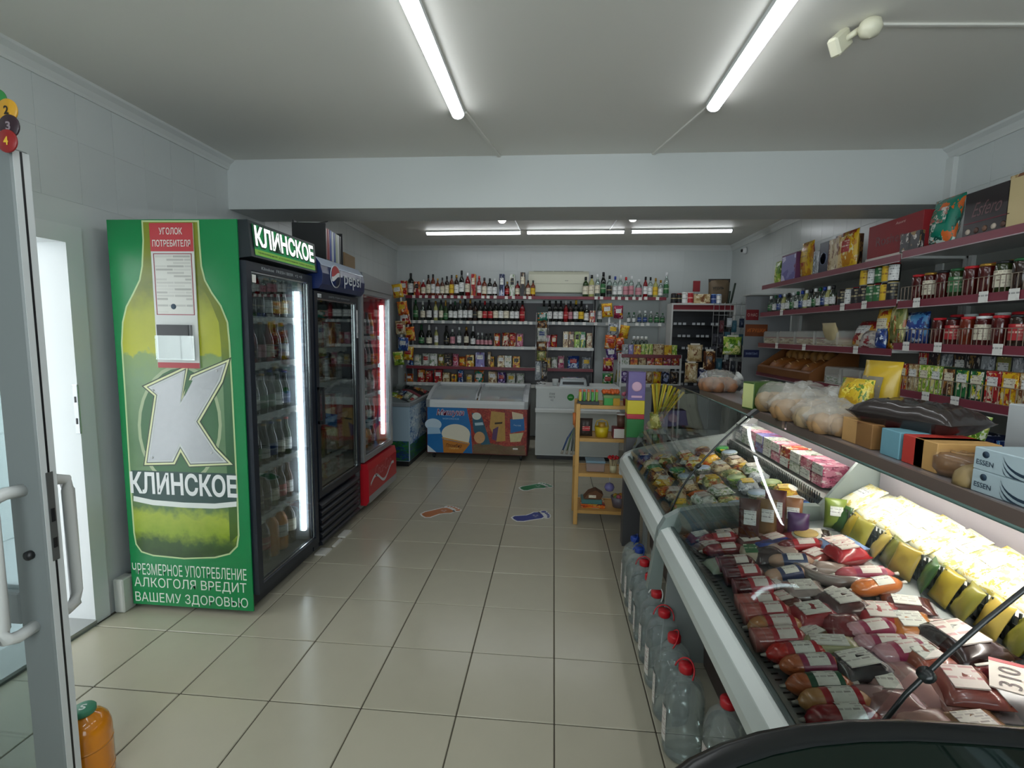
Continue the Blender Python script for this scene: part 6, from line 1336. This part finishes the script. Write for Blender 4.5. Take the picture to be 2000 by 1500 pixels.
wbag(1660, 850, 1.14, .14, .20, .085, YL, 'bright yellow snack bag with green foot standing on the counter top', (-.1, 0, FLIP+.3), 2)
o = wbag(1702, 850, 1.24, .17, .27, .09, mat('b8981c', .3, vary=.1, bscale=12), 'tall yellow bag with clear window standing on the counter top', (-.1, 0, FLIP+.2), 3, film('8a8478', .9, .2))
q = P(1790, 860, 'z', WZ)
o = bag(.19, .32, .09, mat('2a2220', .25, coat=.4), (1.30, -.10, WZ+.075), 'large glossy black bag with red stripe lying across the counter top', 'bag', None, (0, 0, 0), 4, 'pet_food_bag', None, wr=.14, nx=14, ny=16, p=5)
o.rotation_euler = (RZ(.35) @ RX(-PI/2+.0)).to_euler(); o.location = (1.16, -.34, WZ+.115)
MB().add([(-.096, .035, .05), (-.04, .048, .05), (-.04, .048, .29), (-.096, .035, .29)], [(0, 1, 2, 3)]).build('red_stripe', mat('b01c26', .25), o)
wbag(1745, 880, 1.06, .15, .11, .07, printed(['8a8478', '4a4640', 'b02028'], 2), 'grey and red bag under the large black bag', (-.5, 0, FLIP+.5), 1, L_WHT)
t = thing('rolled_cake', 'round swirl bread in shiny clear wrap on the counter top', 'bread', (1.04, -.462, WZ))
t.scale = (.72, .72, .85)
MB().lathe([(0, 0), (.07, 0), (.085, .02), (.085, .055), (.07, .07), (0, .072)], 20).build('bread', mat('7a5228', .4, vary=.15, bscale=30, coat=.5), t)
MB().tube([((.012+.0105*i*.35)*math.cos(i*.5), (.012+.0105*i*.35)*math.sin(i*.5), .072) for i in range(18)], .006, 5).build('swirl', mat('9a7038', .45, coat=.5), t)
MB().lathe([(0, .001), (.088, .003), (.089, .058), (.072, .079), (0, .08)], 20).build('clear_wrap', film('d8d4c8', .06, .05), t)
for k, (x, y, c, L, w, h, rz, words) in enumerate(((1.24, -.45, CR4, .2, .13, .07, .9, 'dark rye flat bread behind the swirl bread'), (1.0, -.548, mat('8a744c', .5, vary=.3, bscale=30), .09, .065, .05, .3, 'grey brown cookie pack near the blue boxes'), (1.12, -.535, mat('7a6440', .5, vary=.3, bscale=30), .12, .09, .08, 1.0, 'brown cookie pack stacked against the blue boxes'), (1.28, -.56, mat('4a3420', .45), .18, .12, .08, .4, 'dark brown bread pack under the paper sheet'))):
    loaf(L, w, h, c, (x, y, WZ), words, (0, 0, rz), 'breads beside the boxes', 'bread_pack', k, False)
tag(MB().add([(-.11, -.07, 0), (.11, -.07, .008), (.11, .07, .02), (-.11, .07, .012), (-.11, -.07, .0008), (.11, -.07, .0088), (.11, .07, .0208), (-.11, .07, .0128)], [(3, 2, 1, 0), (4, 5, 6, 7), (0, 1, 5, 4), (1, 2, 6, 5), (2, 3, 7, 6), (3, 0, 4, 7)]).build('paper_sheet', lettered('b9bfb4', '6a7a80', 12, 3), None, (1.27, -.53, WZ+.086), (.1, -.25, .5)), 'white printed sheet lying over the bread packs', 'paper')
EB = mat('b4c6cc', .5); EI = mat('243a4c', .5)
for k in range(2):
    t = thing('printed_carton', 'pale blue carton with dark swirls and lettering, %s of two stacked' % ('lower', 'upper')[k], 'carton', (.965, -.585, WZ+.0535*k), (0, 0, FLIP+.06), 'pale blue cartons on the counter top')
    MB().rbox(0, .26, 0, .2, 0, .053, .002).build('box', EB, t)
    for j in range(3):
        pts = [(.125+.055*math.cos(a), .052-.013*j+.036*math.sin(a)) for a in [PI+PI*i/14 for i in range(15)]]
        vs = [(x, -.001, max(.003, z)) for x, z in pts]+[(x, -.001, max(.002, z-.007*(math.sin(PI*i/14)))) for i, (x, z) in enumerate(pts)]
        MB().add(vs, [(i+15, i+16, i+1, i) for i in range(14)]).build('swirl_print', EI, t)
    text('lettering', 'ESSEN', .042, .012, EI, t, (.03, -.0012, .019), bold=.01); MB().lathe([(0, .001), (.008, .001), (.008, 0)], 14, M=T(.03, 0, .039) @ RX(PI/2)).build('emblem', EI, t)
for k, (y, z, c, nm, h) in enumerate(((-.44, 0, 'c8781e', 'orange and yellow', .1), (-.44, .1, 'b8b4ac', 'white and orange lettered', .09))):
    o = carton(.14, .10, h-.001, mat(c, .4), PR['yellow'] if k == 0 else L_WHT, (1.31, y, WZ+z), '%s box, stacked at the near end behind the bread' % nm, 'box', 'boxes at the near end', (0, 0, FLIP-.2))
carton(.10, .09, .17, mat('c9ced0', .4), None, (1.32, -.30, WZ), 'plain pale blue white box standing behind the black bag', 'box', None, (0, 0, FLIP))
wbag(1890, 850, 1.36, .12, .11, .05, PR['lime'], 'small green and white packet beside the pale box', (-.2, 0, FLIP), 2)
# ------------------------------------------------------------------ things at the far end of the counter
t = thing('chocolate_display', 'tall narrow purple, yellow, red and green sweets display column', 'display column', (.56, 1.74, 0))
for nm, z0, z1, c in (('purple_panel', 1.09, 1.295, '5c4a8a'), ('yellow_panel', .99, 1.09, 'c9b81c'), ('red_panel', .955, .99, 'a82436'), ('green_panel', .82, .955, '1c6a30'), ('column', 0, .82, '4a4a4c')):
    child(MB().rbox(.50, .622, 1.70, 1.80, z0+.0004, z1, .002), nm, mat(c, .35), t)
m_ = mat('c8a0b8', .4); child(MB().lathe([(.028, .001), (.036, .001), (.036, 0), (.028, 0)], 20, M=T(.562, 1.6995, 1.19) @ RX(PI/2)), 'ring_print', m_, t); child(MB().box(.525, .60, 1.6988, 1.6998, 1.11, 1.125), 'stripe_print', m_, t)
t = thing('straw_bunch', 'fan of yellow straw sticks in a pot at the end of the counter', 'bunch', (.70, 1.66, .90))
R = random.Random(3)
for k in range(16):
    a = -.15+.75*k/15; MB().tube([(.01*math.sin(k), .01*math.cos(k*2), .02), (math.sin(a)*.30, R.uniform(-.05, .05), .02+math.cos(a)*.30)], [.004, .008], 5).build('straw', mat(('b8a024', 'a88a1c', '98962a')[k % 3], .5), t)
MB().lathe([(0, 0), (.04, 0), (.05, .11), (.046, .11), (.036, .01), (0, .01)], 14).build('pot', PR['olive'], t)
t = thing('pot_stool', 'narrow grey stool under the straw bunch', 'stool', (.70, 1.66, 0))
MB().rbox(-.06, .06, -.06, .06, .87, .899, .003).build('seat', GREY, t)
for sx in (-.045, .045):
    for sy in (-.045, .045): MB().box(sx-.008, sx+.008, sy-.008, sy+.008, 0, .87).build('leg', GREY, t)
# wooden rack
wr_ = thing('wooden_rack', 'small open wooden rack with four shelves in front of the white counter', 'rack', (.41, 2.25, 0))
ax0, ax1, ay0, ay1 = .172, .655, 2.09, 2.40
for x in (ax0, ax1):
    for y in (ay0, ay1): child(MB().rbox(x-.017, x+.017, y-.017, y+.017, 0, 1.0, .003), 'leg', WOOD, wr_)
for z in (.115, .425, .715, .985):
    s_ = child(MB().box(ax0+.0, ax1, ay0+.018, ay1-.018, z-.016, z), 'shelf', WOOD, wr_)
    for y in (ay0+.006, ay1-.006): MB().box(ax0+.018, ax1-.018, y-.011, y+.011, z-.022, z+.006).build('rail', WOOD, s_)
    for x in (ax0, ax1): MB().box(x-.009, x+.009, ay0+.018, ay1-.018, z-.034, z-.0165).build('rail', WOOD, s_)
GW = 'goods on the wooden rack'
t = thing('lighter_display', 'tray of upright green and yellow lighters on top of the wooden rack', 'lighters', (.255, 2.17, .986))
MB().box(-.085, .085, -.05, .05, 0, .03).build('tray', BLACK, t)
for k in range(10):
    l_ = MB().rbox(-.010, .010, -.006, .006, 0, .075, .003).build('lighter', mat(('c8b82a', '2c8a34', 'a89a2a', '3a9a3a', '6aa02a')[k % 5], .3), t, (-.066+.033*(k % 5), -.03+.05*(k//5), .0305))
    MB().box(-.009, .009, -.005, .005, .0755, .09).build('spark_wheel', mat(('d8602a', 'c04a20')[k % 2], .4), l_)
t = thing('candy_bowl', 'green box heaped with orange candies in the middle of the wooden rack top', 'candy bowl', (.43, 2.18, .986))
MB().box(-.05, .02, -.055, .055, 0, .06).box(.022, .075, -.055, .055, 0, .06, 1).build('box', [mat('2a9a3a', .4), mat('c89a1c', .4)], t); MB().box(-.055, .08, -.06, .06, .061, .085).build('tray', mat('6a8a4a', .4), t)
R = random.Random(9)
for k in range(12): MB().lathe([(0, -.018), (.014, -.013), (.02, 0), (.014, .013), (0, .018)], 8).build('candy', mat('d8622a', .35), t, (-.05+.022*(k % 6)+R.uniform(-.004, .004), -.03+.05*(k//6), .104+R.uniform(0, .01)))
t = thing('lollipop_stand', 'cup of pink and green wrapped lollipops on the wooden rack top', 'lollipops', (.585, 2.18, .986))
MB().lathe([(0, 0), (.045, 0), (.05, .05), (.046, .05), (.041, .005), (0, .005)], 14).build('cup', mat('7a2a34', .4), t)
for k, c in enumerate(('c86a80', '3aa03a', 'a82a3a', 'c86a80', '8a2a4a', 'd89a8a')):
    a = k*1.05; MB().tube([(.02*math.cos(a), .02*math.sin(a), .006), (.04*math.cos(a), .04*math.sin(a), .075)], .003, 5).lathe([(0, -.018), (.015, -.012), (.019, 0), (.015, .012), (0, .018)], 8, 0, T(.043*math.cos(a), .043*math.sin(a), .09)).build('lollipop', mat(c, .3), t)
def blob(nm, words, cat, loc, mats, w, h, d, seed, rot=(0, 0, 0)):
    t = thing(nm, words, cat, loc, rot, GW); MB().pillow(w, h, d, 7, 7, 0, seed, .3, .04).build('body', mats[0], t)
    MB().box(-w*.28, w*.28, -d*.62, -d*.5, h*.35, h*.6).build('label', mats[1], t); return t
blob('toy_figure', 'dark toy pack at the left of the second rack shelf', 'toy', (.245, 2.2, .716), (mat('3a302c', .5, vary=.4, bscale=40), L_RED), .11, .15, .07, 1)
t = thing('toy_bucket', 'bright yellow toy bucket with handle on the second rack shelf', 'bucket', (.375, 2.2, .716), group=GW)
MB().lathe([(0, 0), (.05, 0), (.06, .085), (.056, .085), (.046, .006), (0, .006)], 14).build('pail', mat('c9b020', .35), t); MB().tube([(-.055, 0, .08), (-.04, 0, .13), (0, 0, .145), (.04, 0, .13), (.055, 0, .08)], .005, 6).build('handle', mat('b89a18', .35), t)
MB().pillow(.06, .07, .05, 5, 5, 0, 3, .3, 0, T(0, 0, .05)).build('toy_spade', mat('a8802a', .4), t)
carton(.16, .12, .085, mat('7a1c2c', .4), mat('d8d4cc', .5), (.54, 2.13, .7165), 'white and dark red box on the second rack shelf', 'box', GW)
t = thing('drink_cup', 'brown paper cup with white lid standing on the red and white box', 'cup', (.53, 2.2, .8025), group=GW)
MB().lathe([(0, 0), (.03, 0), (.036, .1), (0, .1)], 14).build('cup', mat('6a4a3c', .5), t); MB().lathe([(0, .1005), (.038, .1005), (.038, .112), (0, .114)], 14).build('lid', WHITE, t)
t = thing('plastic_tub', 'clear plastic tub of biscuits with blue lid on the third rack shelf', 'tub', (.33, 2.2, .4265), group=GW)
MB().rbox(-.075, .075, -.06, .06, .001, .075, .006).build('tub', film('b8a8a0', .6, .15), t); MB().rbox(-.08, .08, -.065, .065, .0755, .095, .004).build('lid', film('8aa8b8', .8, .2), t); MB().box(-.06, .06, -.05, .05, .004, .05).build('biscuits', mat('9a5a48', .6, vary=.3, bscale=50), t)
t = thing('pencil_cup', 'white cup of red topped pencils on the third rack shelf', 'cup', (.475, 2.16, .4265), group=GW)
MB().lathe([(0, 0), (.026, 0), (.03, .06), (.027, .06), (.023, .005), (0, .005)], 12).build('cup', mat('d2cda8', .4), t)
for k in range(8):
    a = k*.8; MB().tube([(.012*math.cos(a), .012*math.sin(a), .006), (.035*math.cos(a), .035*math.sin(a), .12)], .004, 5).build('pencil', mat('c8b890', .5), t); MB().lathe([(0, -.012), (.012, -.006), (.013, .006), (0, .014)], 8, M=T(.036*math.cos(a), .036*math.sin(a), .125)).build('red_top', RED, t)
t = thing('small_jar', 'pale grey lidded jar at the right of the third rack shelf', 'jar', (.59, 2.18, .4265), group=GW); MB().lathe([(0, 0), (.035, 0), (.038, .09), (0, .09)], 12).build('jar', mat('9aa0a0', .4), t); MB().lathe([(0, .0905), (.03, .0905), (.03, .12), (0, .122)], 12).build('lid', mat('5a3a2a', .4), t)
carton(.2, .16, .03, PR['orange'], None, (.32, 2.15, .1165), 'flat orange and tan box at the bottom of the wooden rack', 'box', GW); carton(.17, .14, .035, mat('4a7a78', .4), None, (.31, 2.16, .148), 'flat teal box on the orange one at the bottom of the rack', 'box', GW)
o = tag(MB().prism([(-.07, 0), (.07, 0), (.09, .04), (.03, .075), (-.03, .05)], -.05, .05, 0, 'xz').build('toy_house', mat('6a4428', .55), None, (.315, 2.23, .184)), 'brown wedge shaped toy on the teal box', 'toy', GW); MB().box(-.03, .03, -.0512, -.0505, .012, .035).build('label', L_CRM, o)
t = thing('toy_basket', 'round mesh basket of coloured balls at the bottom right of the rack', 'basket', (.54, 2.22, .1165), group=GW)
MB().lathe([(.05, 0), (.07, .09), (.067, .09), (.047, .004), (0, .004), (0, 0)], 16).build('basket', film('7a7480', .75, .3), t)
for k, c in enumerate(('c8584a', 'c88a3a', '9a3a5a', 'c8a84a', '6a8a4a', 'b85a6a', 'd07a4a')): MB().lathe([(0, -.022), (.017, -.014), (.022, 0), (.017, .014), (0, .022)], 10).build('ball', mat(c, .4), t, (.03*math.cos(k*.9)*(k > 0), .03*math.sin(k*.9)*(k > 0), .078+.012*(k % 2)))
t = thing('toy_ball', 'shiny lilac ball net hanging under the third rack shelf', 'ball', (.45, 2.16, .30), group=GW)
MB().lathe([(0, -.04), (.03, -.028), (.042, 0), (.03, .028), (0, .04)], 14).build('ball', mat('7a78b0', .2), t); MB().tube([(0, 0, .04), (0, 0, .108)], .003, 5).build('string', WHITE, t)
t = thing('hanging_brushes', 'bunch of brushes hanging from the left side of the wooden rack', 'brushes', (.148, 2.13, .80), group=GW)
MB().tube([(0, 0, .06), (0, -.008, 0), (.02, -.008, -.005)], .005, 6).build('hook', mat('c8804a', .5), t)
for k, (dx, c) in enumerate(((-.09, '28406a'), (-.055, '5a6a4a'), (-.02, '4a4e4a'), (.0, '6a6a60'))):
    MB().tube([(0, -.008, .0), (dx*.6, -.012-.006*k, -.09), (dx, -.014-.008*k, -.19)], [.005, .008, .007], 6).build('brush', mat(c, .5), t); MB().tube([(dx, -.014-.008*k, -.19), (dx*1.1, -.014-.008*k, -.22)], [.012, .011], 6).build('bristles', mat('8a8478', .8), t)
MB().tube([(0, -.006, .02), (.0, -.006, .12)], [.014, .018], 8).build('tassel', mat('c8723a', .6), t)
# ------------------------------------------------------------------ water bottles under the counter edge
WP = [(0, 0), (.062, 0), (.072, .010), (.074, .03)]
for k in range(9): WP += [(.0745, .038+.02*k), (.0715, .046+.02*k)]
WP += [(.074, .225), (.072, .25), (.060, .285), (.036, .310), (.022, .318), (.021, .332), (0, .332)]
wm = MB().lathe(WP, 24).mesh('bottle', film('ccd6d4', .20, .06))
ww = MB().lathe([(0, .004)]+[(max(0, r-.003), z) for r, z in WP[1:-6]]+[(.060, .262), (0, .263)], 20).mesh('water', glass('f8fcfc', .03, .03, .6, ior=1.25))
wl_ = MB().add([(.0752*math.cos(a), .0752*math.sin(a), z) for z in (.06, .19) for a in [PI*.88+PI*.24*i/6 for i in range(7)]], [(i, i+1, i+8, i+7) for i in range(6)], 0, True).mesh('label', lettered('d2cfc8', '8a5a5a', 12, 3))
def handle_mesh(c):
    return cached(('wh', c), lambda: MB().tube([(.026*math.cos(a)-.01, .044*math.sin(a), .322+.045*max(0, math.sin(PI*i/14))) for i, a in enumerate([-PI/2+PI*j/14 for j in range(15)])], .003, 6).mesh('handle', mat(c, .35)))
def cap_mesh(c): return cached(('wc', c), lambda: MB().lathe([(.025, .326), (.0265, .330), (.0265, .350), (.024, .354), (0, .355)], 16).mesh('cap', mat(c, .3)))
for k, (px, py, c, nm) in enumerate(((1243, 1058, '1d3f96', 'blue'), (1247, 1090, '1d3f96', 'blue'), (1257, 1115, 'b81e28', 'red'), (1272, 1141, 'b81e28', 'red'), (1290, 1175, 'b81e28', 'red'), (1303, 1220, 'b81e28', 'red'), (1325, 1258, 'b81e28', 'red'), (1340, 1308, 'b81e28', 'red'))):
    q = P(px, py, 'z', .345)
    t = thing('water_bottle', 'large clear water bottle with %s cap, %s from the far end of the row' % (nm, ORD[k]), 'water bottle', (.476, (1.05, .90, .742, .586, .430, .270, .092, -.085)[k], .0005), (0, 0, .1*(k % 3)-.1), 'large water bottles on the floor')
    obj('bottle', wm, t); obj('water', ww, t); obj('label', wl_, t); obj('cap', cap_mesh(c), t); obj('handle', handle_mesh('d8d8d4' if k == 4 else c), t, (0, 0, 0), (0, 0, .5*(k % 3)))
t = thing('water_bottle', 'large dark water bottle with white label, pushed far under the counter edge', 'water bottle', (.572, -.245, .0005), (0, 0, .3), 'large water bottles on the floor')
obj('bottle', wm, t); obj('water', ww, t); obj('label', wl_, t); obj('cap', cap_mesh('b81e28'), t)
# orange drink by the door
t = thing('juice_bottle', 'big orange drink bottle with green cap beside the open door', 'bottle', (-1.590, -.42, .0005))
t.scale = (.92, .92, .885)
JP = [(0, 0), (.06, 0), (.078, .012), (.080, .04), (.080, .21), (.078, .235), (.070, .262), (.052, .285), (.030, .296), (.027, .30), (0, .30)]
MB().lathe(JP, 28).build('bottle', mat('d98414', .12, coat=.6), t)
MB().lathe([(.036, .297), (.038, .300), (.038, .315), (.034, .32), (0, .32)], 20).build('cap', mat('3f8a6c', .4), t)
text('cap_print', 'S', .02, .03, mat('d8e8e0', .4), t, (0, 0, .3208), (0, 0, .5), bold=.02)
for z in (.06, .17): MB().lathe([(.0806, z), (.0812, z+.004), (.0806, z+.008)], 28).build('rib', mat('c87a10', .15, coat=.5), t)
# footprints on the floor
def footprint(cx, cy, c, nm, rz, mirror=1, words=None):
    t = thing('floor_sticker', '%s footprint sticker with white border on the floor %s' % (nm, words), 'floor sticker', (cx, cy, .0006), (0, 0, rz), 'footprint stickers')
    sole = [(-.155, 0), (-.15, .03), (-.12, .045), (-.07, .036), (-.02, .028), (.03, .04), (.07, .058), (.105, .05), (.115, .01), (.105, -.035), (.07, -.052), (.02, -.05), (-.04, -.05), (-.10, -.052), (-.145, -.035)]
    toes = [(.145, .042, .024, .017), (.15, .012, .017, .012), (.147, -.012, .015, .011), (.138, -.034, .014, .010), (.122, -.052, .012, .009)]
    sole = [(x, y*mirror*1.3) for x, y in sole]; toes = [(x+.012, y*mirror*1.35, a, b*1.2) for x, y, a, b in toes]
    outl = [(x*1.0, y) for x, y in grow(sole, .014)]
    m = MB().prism(outl, 0, .0006, 0, 'xy')
    for k_, (x, y, a, b) in enumerate(toes): m.prism([(x-.01+(a+.02)*math.cos(w), y+(b+.013)*math.sin(w)) for w in [2*PI*i/14 for i in range(14)]], 0, .0006+.00002*k_, 0, 'xy')
    m.build('white_border', mat('dcdcd8', .4), t)
    MB().prism(sole, .0008, .0011, 0, 'xy').build('sole', mat(c, .4), t)
    for x, y, a, b in toes: MB().prism([(x+a*math.cos(w), y+b*math.sin(w)) for w in [2*PI*i/12 for i in range(12)]], .0008, .0011, 0, 'xy').build('toe', mat(c, .4), t)
    text('lettering', 'МЫ\nРЯДОМ', .055, .05, mat('d8d8e0', .4), t, (.05, 0, .0014), (0, 0, -PI/2))
footprint(-.995, 2.21, 'b8703c', 'orange brown', .74, -1, 'nearest the fridges')
footprint(-.20, 2.20, '2c3a86', 'dark blue', .50, 1, 'nearest the wooden rack')
footprint(-.20, 3.01, '1c7a48', 'green', .62, -1, 'nearest the freezer')
# ------------------------------------------------------------------ glass topped chest in the near corner
t = thing('glass_top_chest', 'white chest with rounded black rim and dark green glass top', 'chest', (.75, -1.45, 0))
def rr(x0, x1, y0, y1, r, n=10):
    o_ = []
    for cx, cy, a in ((x1-r, y1-r*.5, 0), (x0+r, y1-r*.5, PI/2)):
        o_ += [(cx+r*math.cos(a+PI/2*i/n), cy+r*.5*math.sin(a+PI/2*i/n)) for i in range(n+1)]
    return o_+[(x0, y0), (x1, y0)]
top = rr(.06, 1.38, -1.75, -1.03, .55)
top = [(x, min(y, y)) for x, y in top]
child(MB().prism(grow(top, -.03), .04, .90, 0, 'xy'), 'body', mat('c9ccca', .35), t)
inn = grow(top, -.035); n = len(top)
lips = [(0, .90), (.0, .945), (-.006, .953), (-.018, .957), (-.035, .952), (-.04, .945)]
vs = []; rings = []
for d, z in lips: rings.append([(x, y, z) for x, y in grow(top, d)])
m = MB(); m.add([v for r_ in rings for v in r_], [(j*n+i, j*n+(i+1) % n, (j+1)*n+(i+1) % n, (j+1)*n+i) for j in range(len(lips)-1) for i in range(n)], 0, True)
child(m, 'rim', mat('0d0f10', .25), t)
child(MB().prism(grow(top, -.036), .936, .944, 0, 'xy'), 'glass_top', mat('0c1a14', .04, spec=.6), t)
